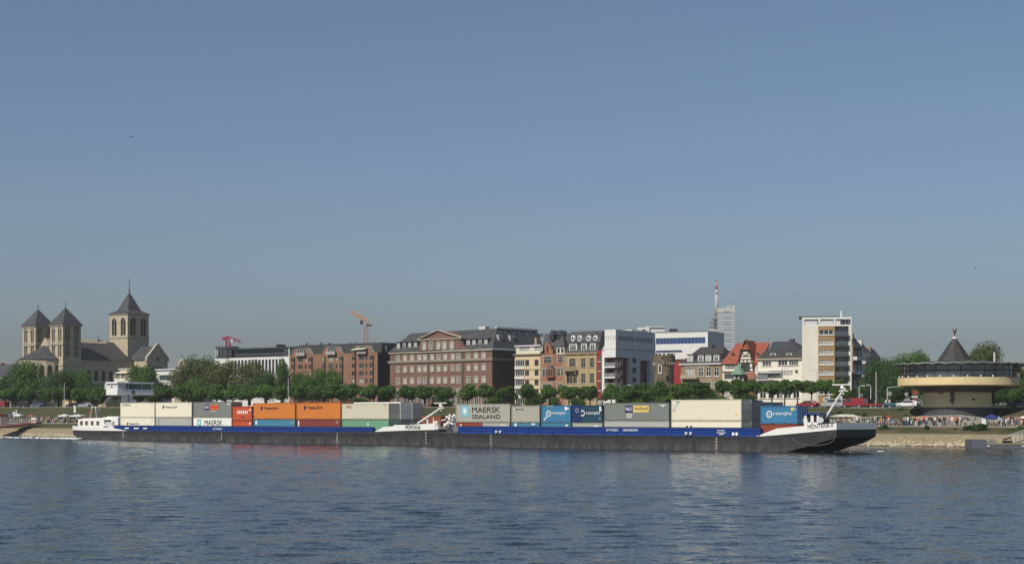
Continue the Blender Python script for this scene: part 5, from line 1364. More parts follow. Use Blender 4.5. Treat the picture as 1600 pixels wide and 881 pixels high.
m = MB(); a = ss(677,5); m.bar((a,5,2.6),(a,5,4.6),.06,SHW); m.sphere((a+.4,5,3.6),.28,SHW,6); m.bar((a+.4,5,2.6),(a+.4,5,3.6),.07,SHW); m.build('lamp_post', mv)

# --- lead barge
lb = thing('cargo_barge', 'black leading barge with blue ribbed rail and high white bow', 'barge', ship(0, 0), -TS)
st = [(-52.25,-.6,10.65,2.2,-.5),(-49.5,-.7,10.75,2.05,-.5),(-20,-.7,10.75,2.0,-.5),(6,-.7,10.75,1.92,-.5),(9.4,-.7,10.75,2.0,-.5),(13.4,-.7,10.75,2.28,-.12),(16,-.7,10.75,2.5,.5),(18.6,-.7,10.4,2.72,1.1),(21.7,-.7,8.6,2.98,2.0)]
# side plating
m = MB()
for a, c in zip(st, st[1:]):
    m.quad((a[0],a[1],a[4]),(c[0],c[1],c[4]),(c[0],c[1],c[3]),(a[0],a[1],a[3]), HULL); m.quad((c[0],c[2],c[4]),(a[0],a[2],a[4]),(a[0],a[2],a[3]),(c[0],c[2],c[3]), HULL)
    m.quad((a[0],a[1],a[3]),(c[0],c[1],c[3]),(c[0],c[2],c[3]),(a[0],a[2],a[3]), DECK)
m.quad((-52.25,-.6,-.5),(-52.25,10.65,-.5),(-52.25,10.65,2.2),(-52.25,-.6,2.2),HULL)
m.build('hull', lb)
m = MB()    # raked spoon underside and the upright bow plate
bs = [(13.4,-.12),(16,.5),(18.6,1.1),(21.7,2.0)]
fv = {13.4:10.75,16:10.75,18.6:10.4,21.7:8.6}
nv = 7
def belly(s, v):
    t_ = (v+.7)/11.45; k = math.sin(math.pi*t_)
    return s+k*3.6*max(0, (21.7-s)/8.3)
for (a, za), (c, zc) in zip(bs, bs[1:]):
    for i in range(nv):
        v0 = -.7+(fv[a]+.7)*i/nv; v1 = -.7+(fv[a]+.7)*(i+1)/nv; w0 = -.7+(fv[c]+.7)*i/nv; w1 = -.7+(fv[c]+.7)*(i+1)/nv
        m.quad((belly(a,v0),v0,za),(belly(a,v1),v1,za),(belly(c,w1),w1,zc),(belly(c,w0),w0,zc), BOWB)
for i in range(nv):
    v0 = -.7+11.45*i/nv; v1 = -.7+11.45*(i+1)/nv
    m.quad((belly(13.4,v0),v0,-.12),(belly(13.4,v1),v1,-.12),(belly(13.4,v1)-1,v1,-.6),(belly(13.4,v0)-1,v0,-.6), BOWB)
m.quad((21.7,-.7,2.0),(21.7,8.6,2.0),(21.75,8.6,2.98),(21.75,-.7,2.98), BOWB)
m.build('bow_plate', lb)
m = MB(); bulwark(m, [(9.2,-.74),(12.5,-.76),(17,-.76),(21.75,-.76),(21.75,8.65),(18.6,10.45),(12.5,10.79),(9.2,10.79)], [1.98,2.2,2.58,2.98,2.98,2.68,2.2,1.98], [2.0,3.08,3.45,3.8,3.8,3.55,3.08,2.0], .14); m.build('bow_bulwark', lb)
m = MB(); m.poly([(9.4,-.6,2.3),(21.6,-.6,3.0),(21.6,8.5,3.0),(18.4,10.2,2.7),(9.4,10.6,2.3)], DECK); m.build('fore_deck', lb)
coaming(lb, -47.8, 9.8, 1.98, 3.0, 2.45)
m = MB()
for s in range(-48, 14, 5): m.box(s, s+.05, -.715, -.703, -.2, 1.9, DGREY)
m.box(-49, 8, -.75, -.705, 1.72, 1.86, HULL); m.build('rubbing_band', lb)
s0, s1 = ss(1267.5), ss(1307); 
o = obj('lettering', text_mesh('MONTANA II', s1-s0, .56, LET, .015), lb, (s0, -.79, 3.0)); o.rotation_euler = (0, -math.atan(.075), 0)
s0, s1 = ss(953), ss(971.5); ship_text(lb, 'DP WORLD', s0, 2.55, s1-s0, .34, LETW, -.79)
s0, s1 = ss(979), ss(1002); ship_text(lb, 'GERMERSHEIM', s0, 2.55, s1-s0, .34, LETW, -.79)
s0, s1 = ss(1126), ss(1138); ship_text(lb, 'MONTANA II', s0, 2.66, s1-s0, .2, LETW, -.79)
m = MB(); m.box(ss(1125), ss(1139.5), -.79, -.77, 2.42, 2.5, LETW); m.build('white_mark', lb); m = MB(); m.box(ss(1129), ss(1136), -.79, -.77, 2.2, 2.32, LETW); m.build('white_mark', lb)
for a in (781.5, 787.5, 1078, 1085):
    m = MB(); s = ss(a); m.bar((s,-.82,2.03),(s,-.82,2.5),.2,GREYW,n=8); m.build('bollard', lb)
for a in (1151, 1156.5):
    m = MB(); m.lathe([(.001,0),(.24,0)], LETW, 12); o = m.build('round_mark', lb, (ss(a), -.8, 2.3)); o.rotation_euler = (R(90),0,0)
draft(lb, ss(772.5), .1, 2.0, True); draft(lb, ss(1125), .1, 2.0, True)
m = MB(); s = -50.5; m.box(s-.4, s+1.8, -.3, 1.2, 2.0, 2.9, DGREY); m.prism([(s+1.2,-.65,3.05),(s+3.0,-.65,3.05),(s+2.9,-.65,2.5),(s+2.3,-.65,2.1),(s+1.8,-.65,2.1)],(0,.1,0),GREYM); m.box(s-.5,s+2.8,.3,10,2.9,3.05,BLUE); m.build('coupling_deck', lb)
m = MB()
for i in range(26):
    a = ss(692+rnd.uniform(0, 20), 1.5); v = rnd.uniform(.6, 4); z = rnd.uniform(3.1, 4.9)-abs(v-2)*.1
    m.box(a, a+rnd.uniform(.3,.7), v, v+.3, z, z+rnd.uniform(.15,.4), SHW)
    if i % 4 == 0: m.bar((a+.2,v+.1,3),(a+.2,v+.1,z),.06,SHW,n=5)
m.build('white_rack', lb)
m = MB(); m.bar((-51,2,3),(-49.6,2.6,5.6),.07,GREYM); m.bar((-50.4,3,3),(-49.2,3.6,5.4),.07,GREYM); m.build('lifting_arm', lb)
# bow deckhouse
v = 1.2
a = ss(1229.5,v); m = MB(); m.box(a, a+1.9, v, 4.2, 2.5, shZ(1240,661.5,v), SHW); m.box(a+.3, a+1.0, v-.03, v-.005, 3.3, 3.55, WOOD); m.build('deck_box', lb)
m = MB(); b0 = ss(1243,v); m.box(b0, b0+1.7, v+.2, 4.6, 2.6, shZ(1246,654,v), SHW); m.box(b0+.7, b0+1.2, v+.17, v+.195, 3.3, 3.8, WOOD); m.build('deck_box', lb)
m = MB(); c0 = ss(1254.5,v); c1 = ss(1277.5,v); zt = shZ(1265,647,v); z0 = 2.7
for q in ((c0,c0+.35),(c0+1.0,c0+1.45),(c0+1.95,c1)): m.box(q[0], q[1], v+.3, v+.45, z0, zt, SHW)
m.box(c0, c1, v+.3, v+.44, z0, 3.9, SHW); m.box(c0+.01, c1-.01, v+.46, v+3, z0, zt-.02, GREYW); m.box(c0+.36, c0+.99, v+.42, v+.455, 3.9, zt, DARK); m.box(c0+1.46, c0+1.94, v+.42, v+.455, 3.9, zt, DARK)
m.box(c1+.001, c1+.04, v+1, v+2.6, 3.7, zt-.3, GLASS)
dh = m.build('deckhouse', lb)
m = MB(); m.box(c0-.3, c1+.3, v+.1, v+3.3, zt, zt+.16, BLUE); m.build('roof', dh)
m = MB(); m.lathe([(.001,0),(.38,0)], GREYW, 14); o = m.build('searchlight', dh, (c1+.25, v+.35, zt-.75)); o.rotation_euler = (R(90),0,R(30))
radar_mast(lb, (ss(1283,3), 3, 3.6), (ss(1317,3), 3, shZ(1317,610,3)), 2.9)
m = MB()
for i in range(12): s = 12.8+i*.8; z = 3.0+(s-12.8)*.085; m.bar((s,10.2,z-.3),(s,10.2,z+1.0),.03,GREYW,n=4)
m.bar((12.8,10.2,4.0),(21.6,10.2,4.7),.03,GREYW,n=4); m.build('railing', lb)
m = MB(); v = -.8   # hanging fender rope on the bow
pts = [(18.2+3.2*math.cos(a), 21.95 if 0 else -.82, 1.9+1.0*math.sin(a)) for a in [math.pi+math.pi*i/10 for i in range(11)]]
for p, q in zip(pts, pts[1:]): m.bar((p[0],-.8,p[2]),(q[0],-.8,q[2]),.035,GREYM,n=4)
m.build('mooring_rope', lb)

# --- containers
CM = {}; CC = {}
def cmat(k, col, s=.22):
    CC['container_'+k] = col
    if k not in CM: CM[k] = steel('container_'+k, col, s, (.2,.08,.04), .8)
    return CM[k]
C_CREAM = cmat('cream', (.82,.77,.60), .16); C_LG = cmat('light_grey', (.42,.42,.39), .15); C_GREY = cmat('grey', (.20,.215,.20), .2); C_WHITE = cmat('white', (.83,.82,.75), .08)
C_RED = cmat('orange_red', (.50,.085,.025)); C_OR = cmat('orange', (.60,.195,.035)); C_BLUE = cmat('blue', (.06,.22,.34)); C_MAR = cmat('maroon', (.21,.045,.035))
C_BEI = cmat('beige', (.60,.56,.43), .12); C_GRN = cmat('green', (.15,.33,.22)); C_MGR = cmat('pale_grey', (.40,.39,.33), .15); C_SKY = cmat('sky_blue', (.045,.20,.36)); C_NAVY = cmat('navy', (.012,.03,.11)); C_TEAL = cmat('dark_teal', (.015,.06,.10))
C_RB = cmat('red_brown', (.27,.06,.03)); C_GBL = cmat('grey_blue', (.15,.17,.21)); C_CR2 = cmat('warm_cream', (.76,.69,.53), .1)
CME = {}
def cont_meshes(L, H, m, flat):
    key = (L, H, m.name, flat)
    if key in CME: return CME[key]
    Wd = 2.44; fr = .12; dep = .012 if flat else .045; per = .56 if flat else .3
    def corr(mb, along, n, fn):
        prof = []
        k = int(round((along-2*fr)/per)); pp = (along-2*fr)/k
        for i in range(k):
            x = fr+i*pp; prof += [(x, dep),(x+pp*.2, dep),(x+pp*.4, 0),(x+pp*.8, 0)]
        prof.append((along-fr, dep))
        for (a, c), (e, g) in zip(prof, prof[1:]): mb.quad(fn(a,c,.16), fn(e,g,.16), fn(e,g,H-.12), fn(a,c,H-.12), m)
    m0 = m; k_ = m.name+'_frame'
    if k_ not in CM: CM[k_] = steel(k_, tuple(q*.72 for q in CC.get(m.name, (.3,.3,.3))), .5, (.22,.085,.035), 1.4)
    m = CM[k_]; f = MB()
    for x in (0, L-fr):
        for y in (0, Wd-fr): f.box(x, x+fr, y, y+fr, 0, H, m)
    for y in (0, Wd-fr): f.box(fr, L-fr, y, y+fr*.8, 0, .16, m); f.box(fr, L-fr, y+.002, y+fr*.8, H-.12, H-.002, m)
    for x in (0, L-fr): f.box(x+.002, x+fr*.8, fr, Wd-fr, 0, .16, m); f.box(x+.002, x+fr*.8, fr, Wd-fr, H-.12, H-.002, m)
    if L < 7:
        for x in (L*.34, L*.66): f.box(x-.18, x+.18, -.004, .01, .03, .13, DARK)
    frame = f.mesh('frame'); m = m0
    s1 = MB(); corr(s1, L, 0, lambda a, d, z: (a, .02+d, z)); s2 = MB(); corr(s2, L, 0, lambda a, d, z: (a, Wd-.02-d, z))
    e = MB(); corr(e, Wd, 0, lambda a, d, z: (.03+d, a, z))
    r_ = MB(); r_.box(fr*.5, L-fr*.5, fr*.5, Wd-fr*.5, H-.05, H-.012, m)
    d = MB(); d.box(L-.09, L-.04, fr, Wd/2-.01, .17, H-.13, m)
    for i in range(3): d.box(L-.04, L-.03, fr+.1, Wd/2-.12, .4+i*(H-.8)/3, .7+i*(H-.8)/3, m)
    lr = MB()
    for y in (.38, .92): lr.bar((L-.0,y,.15),(L-.0,y,H-.14),.028,GREYM,n=5); lr.box(L-.02, L+.03, y-.12, y+.12, H*.42, H*.46, GREYM)
    d2 = MB(); d2.box(L-.09, L-.04, Wd/2+.01, Wd-fr, .17, H-.13, m)
    for i in range(3): d2.box(L-.04, L-.03, Wd/2+.12, Wd-fr-.1, .4+i*(H-.8)/3, .7+i*(H-.8)/3, m)
    lr2 = MB()
    for y in (1.52, 2.06): lr2.bar((L-.0,y,.15),(L-.0,y,H-.14),.028,GREYM,n=5); lr2.box(L-.02, L+.03, y-.12, y+.12, H*.42, H*.46, GREYM)
    CME[key] = (frame, s1.mesh('side_wall'), s2.mesh('side_wall'), e.mesh('end_wall'), r_.mesh('roof'), d.mesh('door'), lr.mesh('locking_bar'), d2.mesh('door'), lr2.mesh('locking_bar'))
    return CME[key]
def container(label, s, v, z, L, H, m, flat=False, marks=(), group='containers stacked on the convoy'):
    t = thing('shipping_container', label, 'shipping container', ship(s, v, z), -TS, group)
    fr, s1, s2, e, r_, d, lr, d2, lr2 = cont_meshes(L, H-.07, m, flat)
    for nm, me in (('frame',fr),('side_wall',s1),('side_wall',s2),('end_wall',e),('roof',r_)): obj(nm, me, t)
    o = obj('door', d, t); obj('locking_bar', lr, o); o = obj('door', d2, t); obj('locking_bar', lr2, o)
    for k in marks:
        if k[0] == 'T':     # text x z w h material
            obj('lettering', text_mesh(k[1], k[4], k[5], k[6], k[7] if len(k) > 7 else .01), t, (k[2], -.012, k[3]))
        else:
            mb = MB(); K, x, zz, w, h, mt = k[:6]
            if K == 'B': mb.box(0, w, -.006, .019, 0, h, mt)
            elif K == 'P': mb.prism([(p*w, -.009-(.003 if len(k) > 7 else 0), q*h) for p, q in k[6]], (0,.02,0), mt)
            elif K == 'O': mb.lathe([(w*(k[6] if len(k) > 6 else 0)+.001,0),(w,0)], mt, 20)
            o = mb.build('logo' if w > .3 else 'marking', t, (x, -.012 if K == 'O' else 0, zz))
            if K == 'O': o.rotation_euler = (R(90), 0, 0)
    return t
star = [((.5+.5*math.cos(math.pi*i/7-math.pi/2)*(1 if i % 2 == 0 else .42)), .5+.5*math.sin(math.pi*i/7-math.pi/2)*(1 if i % 2 == 0 else .42)) for i in range(14)]
hl = [(.25,0),(.55,0),(.60,.3),(.9,.3),(.93,.45),(.65,.45),(.68,.6),(1,.6),(1,.75),(.72,.75),(.8,1),(.5,1),(.3,.75),(.15,.75),(.1,.6),(.2,.45),(0,.3),(.15,.3)]
def maersk(x, z, s): return [('P', x, z, s, s, LETB, [(.08,0),(.92,0),(1,.08),(1,.92),(.92,1),(.08,1),(0,.92),(0,.08)]), ('P', x+s*.14, z+s*.12, s*.72, s*.76, LETW, star, 1)]
def hapag(x, z, h, w, c=LETN, c2=LET): return [('P', x, z-.08*h, h*1.3, h*1.35, c, hl), ('T', 'Hapag-Lloyd', x+h*2.0, z+.1*h, w, h*.95, c2, .0)]
def hanjin(x, z, h, w): return [('O', x, z+h*.5, h*.95, 0, LETW, .68), ('P', x-h*.42, z+h*.12, h*.85, h*.78, LETW, [(0,0),(.45,.35),(.55,.25),(1,1),(.6,.62),(.45,.75)]), ('T', 'HANJIN', x+h*1.35, z, w, h, LETW, .05)]
ids = lambda L, H: [('B', L-1.3, H-.5, .75, .1, LETG), ('B', L-1.1, H-.72, .5, .09, LETG)]
idk = lambda L, H: [('B', L-1.25, H-.42, .6, .07, GREYM), ('B', L-1.0, H-.8, .25, .07, GREYM), ('B', L-1.2, H-1.2, .2, .06, GREYM)]
L4, L2, HC, ST8 = 11.98, 5.9, 2.9, 2.59
z0 = 1.65
def two(s, L, h1, h2, m1, m2, l1, l2, f1=False, f2=False, k1=(), k2=(), zb=z0, v=0):
    container(l2, s, v, zb, L, h2, m2, f2, k2); container(l1, s, v, zb+h2, L, h1, m1, f1, k1)
two(ss(188), L4, HC, HC, C_CREAM, C_CREAM, 'cream container with small dark outlined letters, top of the rearmost stack', 'cream container with dark logo cut off by the blue rail, bottom of the rearmost stack', True, True,
    [('T','COSCO',.7,2.2,2.9,.38,LET,.01)]+idk(L4,HC), hapag(2.3, 1.35, .45, 3.3, LETN, GREYM)+idk(L4,HC))
two(ss(243), L4, HC, HC, C_CREAM, C_LG, 'cream container with navy logo and thin lettering, second bay from the stern, upper one', 'pale grey container under the cream one with navy logo', True, True,
    hapag(2.3, 1.6, .55, 3.8, LETN, GREYM)+idk(L4,HC), [('B',1.0,.9,.15,1.6,GREYM)]+idk(L4,HC))
two(ss(302), L4, HC, HC, C_GREY, C_WHITE, 'grey container with navy and orange-red label above the white one', 'white container with big black lettering and pale blue square', False, True,
    [('B',3.7,1.35,1.5,.95,LETN),('B',5.2,1.35,2.8,.95,LETO),('T','P&O',3.85,1.6,1.15,.5,LETW,.02),('T','Nedlloyd',5.35,1.55,2.4,.6,LETR,.01),('B',5.3,1.0,2.2,.16,LETG),('B',10.6,2.4,1.1,.12,LETW),('B',11.0,2.2,.3,.16,LETW)],
    maersk(1.3, 1.25, 1.25)+[('T','MAERSK',3.6,1.4,5.6,.95,LET,.03)])
k4 = [('P',5.1,1.6,.6,.5,LETW,[(0,0),(1,.5),(0,1)])]
two(ss(363), L2, ST8, 2.45, C_RED, C_RED, 'short orange-red container with a row of white bars, upper one', 'short orange-red container below the one with white bars', False, False,
    [('B',1.5+i*.56,1.15,.32,.6,LETW) for i in range(6)]+k4+[('B',2.6,.5,.9,.25,C_MAR)], k4, 1.55)
two(ss(396), L4, HC, ST8, C_OR, C_BLUE, 'orange container with blue logo, the left one of the orange pair', 'blue container beneath the left orange container', False, False, hapag(2.0, 1.55, .6, 3.9, LETN, LET), [('B',.6,1.6,.5,.7,LETW)]+ids(L4,ST8))
two(ss(463), L4, HC, ST8, C_OR, C_MAR, 'orange container with blue logo, the right one of the orange pair', 'maroon container beneath the right orange container', False, False, hapag(2.0, 1.6, .6, 3.9, LETN, LET), [('B',.5,1.1,.3,1.2,LETW)]+ids(L4,ST8))
two(ss(534), L4, 2.68, ST8, C_BEI, C_GRN, 'beige-grey container with small red letters near the ship bow', 'pale green container under the beige-grey one', True, False, [('T','OOCL',1.2,1.85,1.5,.42,LETR,.04)]+idk(L4,2.68), [('P',6.4,1.35,.6,.7,LETW,[(0,0),(.9,.3),(1,.7),(.6,.7),(.9,1),(.2,.8),(.6,.45)]),('B',10.9,1.9,.5,.12,LETG)])
# rows behind that show above or at the ends
sb = ss(534)
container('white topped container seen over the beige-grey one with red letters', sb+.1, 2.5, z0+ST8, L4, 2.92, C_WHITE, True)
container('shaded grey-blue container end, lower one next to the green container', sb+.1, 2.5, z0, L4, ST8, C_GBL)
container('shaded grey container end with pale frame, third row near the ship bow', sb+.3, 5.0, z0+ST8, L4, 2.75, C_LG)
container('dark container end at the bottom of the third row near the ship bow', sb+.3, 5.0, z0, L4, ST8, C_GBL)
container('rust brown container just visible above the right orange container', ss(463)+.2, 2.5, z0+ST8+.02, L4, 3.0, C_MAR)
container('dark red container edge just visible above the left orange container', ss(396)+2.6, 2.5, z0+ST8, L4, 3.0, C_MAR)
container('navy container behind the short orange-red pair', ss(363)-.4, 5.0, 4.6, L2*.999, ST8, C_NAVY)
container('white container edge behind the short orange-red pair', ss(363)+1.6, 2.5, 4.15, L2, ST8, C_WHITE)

z1 = 1.2
container('red-brown short container under the left end of the big grey lettered container', ss(712), 0, z1, L2, ST8, C_RB, False, [('B',1.0,2.0,.35,.25,LETW)])
container('pale grey short container under the right end of the big grey lettered container', ss(712)+L2+.07, 0, z1, L2, ST8, C_LG, False, [('B',3.9,2.05,1.2,.15,LETW)])
container('big pale grey container with two lines of black lettering and star square', ss(712), 0, z1+ST8, L4, HC, C_MGR, False,
          maersk(1.2, .85, 1.75)+[('T','MAERSK',3.7,1.5,6.1,.85,LET,.05),('T','SEALAND',3.7,.55,6.2,.62,LET,.02)])
two(ss(799), L2, ST8, ST8, C_MGR, C_BLUE, 'short pale grey container with one tiny line of text', 'blue-grey container under the short pale grey one', False, False, [('B',.45,1.85,.2,.2,LETW),('T','MAERSK LINE',.8,1.88,1.8,.16,LET,0)], [('O',.9,2.2,.25,0,LETW),('B',4.2,2.2,.8,.2,LETW)], z1)
two(ss(846), L2, ST8, ST8, C_SKY, C_BLUE, 'short bright blue container with white name, left of the navy one', 'blue container below the short bright blue one', False, False,
    hanjin(1.45, 1.05, .5, 2.75)+[('B',4.7,1.8,.5,.5,LETW),('B',5.2,1.95,.35,.2,LETW),('T','HANJIN',1.0,2.3,1.4,.14,LETW,0),('B',.75,.55,.3,.3,LETW),('B',.5,.25,.25,.25,LETW)], [('B',4.9,2.0,.4,.3,LETW)], z1)
t = container('pale grey container below the navy and teal one', ss(894), 0, z1, L2, ST8, C_LG, False, [('B',4.2,1.98,.9,.14,LETW)])
t = container('short navy and dark teal container with white name', ss(894), 0, z1+ST8, L2, ST8, C_TEAL, False,
    [('O',2.05,1.35,.45,0,LETW,.68)]+hanjin(2.1, 1.05, .5, 2.6)[2:]+[('B',5.3,1.6,.3,.75,LETW),('B',5.5,1.75,.25,.25,LETW),('B',.25,.3,.3,.2,LETW),('B',5.3,.5,.2,.12,LETW)])
m = MB(); m.box(.0, 1.75, -.03, -.003, .01, ST8-.01, C_NAVY); o = m.build('navy_door', t)
m = MB(); m.lathe([(.24,0),(.32,0)], LETG, 20); q = m.build('logo', o, (1.0,-.035,1.75)); q.rotation_euler = (R(90),0,0)
two(ss(944), L4, ST8, HC, C_GREY, C_LG, 'grey container with navy and yellow label', 'pale grey container with blue strip under the one with navy and yellow label', False, True,
    [('B',3.9,1.15,1.5,.95,LETN),('B',5.42,1.15,2.9,.95,LETY),('T','P&O',4.05,1.38,1.2,.5,LETW,.03),('T','Nedlloyd',5.6,1.32,2.5,.62,LET,0),('B',4.2,.3,1.1,.7,C_LG),('B',10.3,2.1,1.1,.11,LETW),('B',10.7,1.9,.35,.14,LETW)],
    [('B',1.0,1.85,1.9,.1,LETB)], z1)
two(ss(1049), L4, 2.95, HC, C_CR2, C_CREAM, 'tall cream container with blue slanted outline logo at its upper left', 'cream white container below the tall cream one', True, True,
    [('P',.35,1.25,1.05,1.4,mat('logo_blue',(.05,.25,.55),.5,.03),[(0,0),(0,.2),(.55,1),(1,1),(.15,.0)]),('P',.48,1.42,.75,1.05,C_CR2,[(0,.0),(0,.18),(.6,1),(1,1),(.2,.0)],1),('O',11.1,.95,.14,0,LETY),('B',11.05,.5,.1,.3,LETY)],
    [('P',2.4,1.75,.55,.45,LET,[(0,0),(.5,0),(1,1),(.5,1)]),('P',3.1,1.75,.55,.45,LET,[(0,0),(.5,0),(1,1),(.5,1)])], z1)
sb = ss(1049)
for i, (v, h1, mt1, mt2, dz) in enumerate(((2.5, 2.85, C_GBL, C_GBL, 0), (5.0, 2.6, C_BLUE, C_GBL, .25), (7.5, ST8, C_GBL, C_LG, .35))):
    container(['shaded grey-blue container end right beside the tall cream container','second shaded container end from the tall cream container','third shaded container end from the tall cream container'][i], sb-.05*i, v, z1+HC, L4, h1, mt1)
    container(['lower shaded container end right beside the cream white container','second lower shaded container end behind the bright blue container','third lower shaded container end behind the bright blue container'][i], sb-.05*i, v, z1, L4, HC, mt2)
two(ss(1188), L2, 2.42, 2.5, C_SKY, C_RB, 'short bright blue container with white name nearest to the bow', 'red-brown container below the short bright blue one nearest to the bow', False, False,
    hanjin(1.45, 1.0, .5, 2.8)+[('B',4.85,1.7,.5,.45,LETY),('B',5.3,1.85,.35,.2,LETG)], [], z1)

# foam: wake and bow wave
FO = mat('foam', (.75,.78,.78), .9, .1, 3)
fm = MB()
for i in range(420):
    if i < 300: s = -158-44*rnd.random()**1.4; v = rnd.gauss(4, 1.6)+(.9*math.sin(s*.7))
    elif i < 370: s = rnd.uniform(9, 22); v = rnd.uniform(2, 11)
    else: continue
    x, y, _ = ship(s, v); r_ = rnd.uniform(.08, .3)*(1 if i < 300 else .7)
    a = [rnd.uniform(.5, 1) for _ in range(6)]
    fm.add([(x+r_*2.2*a[k]*math.cos(k*1.047), y+r_*a[k]*math.sin(k*1.047), .015) for k in range(6)]+[(x,y,.05+r_*.45)], [(k,(k+1) % 6,6) for k in range(6)], FO)
fm.build('foam', label='white foam of the wake and bow wave around the convoy', cat='foam', kind='stuff')
# ---------------------------------------------------------------- trees
def leafmat(name, c1, c2, c3):
    m = bpy.data.materials.new(name); m.use_nodes = True; n = m.node_tree; b = n.nodes['Principled BSDF']
    b.inputs['Roughness'].default_value = .6; b.inputs['Specular IOR Level'].default_value = .25
    g = n.nodes.new('ShaderNodeNewGeometry'); oi = n.nodes.new('ShaderNodeObjectInfo')
    rp = n.nodes.new('ShaderNodeValToRGB'); e = rp.color_ramp.elements
    e[0].position = 0; e[0].color = (*c1,1); e[1].position = 1; e[1].color = (*c3,1); k = e.new(.5); k.color = (*c2,1)
    ad = n.nodes.new('ShaderNodeMath'); ad.operation = 'MULTIPLY_ADD'; ad.inputs[1].default_value = .35
    mu = n.nodes.new('ShaderNodeMath'); mu.operation = 'MULTIPLY'; mu.inputs[1].default_value = .65
    n.links.new(g.outputs['Random Per Island'], mu.inputs[0]); n.links.new(oi.outputs['Random'], ad.inputs[0]); n.links.new(mu.outputs[0], ad.inputs[2]); n.links.new(ad.outputs[0], rp.inputs[0])
    n.links.new(rp.outputs[0], b.inputs['Base Color'])
    tr = n.nodes.new('ShaderNodeBsdfTranslucent'); mx = n.nodes.new('ShaderNodeMixShader'); mx.inputs[0].default_value = .3
    n.links.new(rp.outputs[0], tr.inputs[0]); n.links.new(b.outputs[0], mx.inputs[1]); n.links.new(tr.outputs[0], mx.inputs[2])
    n.links.new(mx.outputs[0], n.nodes['Material Output'].inputs[0]); return m
LF = leafmat('leaf_green', (.048,.105,.024), (.09,.175,.036), (.14,.245,.052))
LG = leafmat('leaf_grey_green', (.07,.10,.035), (.12,.15,.052), (.17,.20,.075))
LD = leafmat('leaf_dark', (.035,.08,.028), (.06,.12,.038), (.09,.165,.05))
LY = leafmat('leaf_yellow_green', (.06,.10,.015), (.10,.15,.02), (.14,.19,.03))
BARK = mat('bark', (.09,.065,.045), .95, .3, 2, bump=.5)
def crown_mesh(seed, n, leaf, lobes, spread, droop=0, skin=None):
    r = random.Random(seed); L = []
    for i in range(lobes):
        if i == 0: L.append((Vector((0,0,0)), .72)); continue
        a = r.uniform(0, 6.283); el = r.uniform(-.7, 1.2); q = spread*r.uniform(.75, 1.1)
        L.append((Vector((math.cos(a)*math.cos(el), math.sin(a)*math.cos(el), math.sin(el)))*q, r.uniform(.26, .46)))
    mb = MB(); tot = sum(x[1]**2 for x in L); V = []; Fc = []
    for c, rad in L:
        for _ in range(int(n*rad*rad/tot)):
            d = Vector((r.gauss(0,1), r.gauss(0,1), r.gauss(0,1))).normalized()
            p = c+d*rad*(r.random()**.35); p.z -= droop*abs(p.x*p.x+p.y*p.y)
            nn = (d*1.1+Vector((r.gauss(0,.6), r.gauss(0,.6), r.gauss(.2,.6)))).normalized()
            u = nn.orthogonal().normalized(); w = nn.cross(u); t = r.uniform(0, 6.283); u, w = u*math.cos(t)+w*math.sin(t), w*math.cos(t)-u*math.sin(t)
            s = leaf*r.uniform(.6, 1.3); o = len(V); b_ = nn*s*.3
            V += [tuple(p-u*s), tuple(p+w*s*.6+b_), tuple(p+u*s), tuple(p-w*s*.6+b_)]; Fc.append((o, o+1, o+2, o+3))
    me = bpy.data.meshes.new('crown'); me.from_pydata(V, [], Fc); me.materials.append(LF); me.update(); return me
POL = [crown_mesh(10+i, 3200, .085, 9+i % 3, .70) for i in range(7)]
BIG = [crown_mesh(30+i, 9000, .040, 22, .68) for i in range(5)]
def trunk_mesh(seed, limbs):
    r = random.Random(seed); m = MB()
    m.bar((0,0,-.15),(0,0,.55),.055,BARK,.042,8)
    for i in range(limbs):
        a = 6.283*i/limbs+r.uniform(-.3,.3); q = Vector((math.cos(a)*.16, math.sin(a)*.16, r.uniform(.72,.85)))
        m.bar((0,0,.5), q, .034, BARK, .02, 6)
        for j in range(2):
            b2 = a+r.uniform(-.7,.7); m.bar(q, q+Vector((math.cos(b2)*.16, math.sin(b2)*.16, r.uniform(.08,.2))), .02, BARK, .008, 5)
    m.bar((0,0,.5),(0,0,.95),.036,BARK,.01,6)
    return m.mesh('trunk')
TRK = [trunk_mesh(i, 4+i % 2) for i in range(3)]
tn = [0]
def tree(name, label, cat, px, ytop, ybot, wpx, Y, zg, meshes, mt, group, trunkh=None, sy=1.0):
    k = Y/F; x = PX(px, Y); zt = PZ(ytop, Y); zb = PZ(ybot, Y); i = tn[0]; tn[0] += 1
    t = thing(name, label, cat, (x, Y, zg), rnd.uniform(0, 6.28), group)
    c = obj('crown', meshes[i % len(meshes)], t, (0, 0, (zt+zb)/2-zg), 0)
    rx = wpx*k/2/.95; c.scale = (rx, rx*sy, (zt-zb)/2/.98)
    c.material_slots[0].link = 'OBJECT'; c.material_slots[0].material = mt
    H = (zt+zb)/2-zg+.2*(zt-zb)
    tr = obj('trunk', TRK[i % 3], t); tr.scale = (H*.85, H*.85, H) if trunkh is None else (trunkh, trunkh, H)
    return t
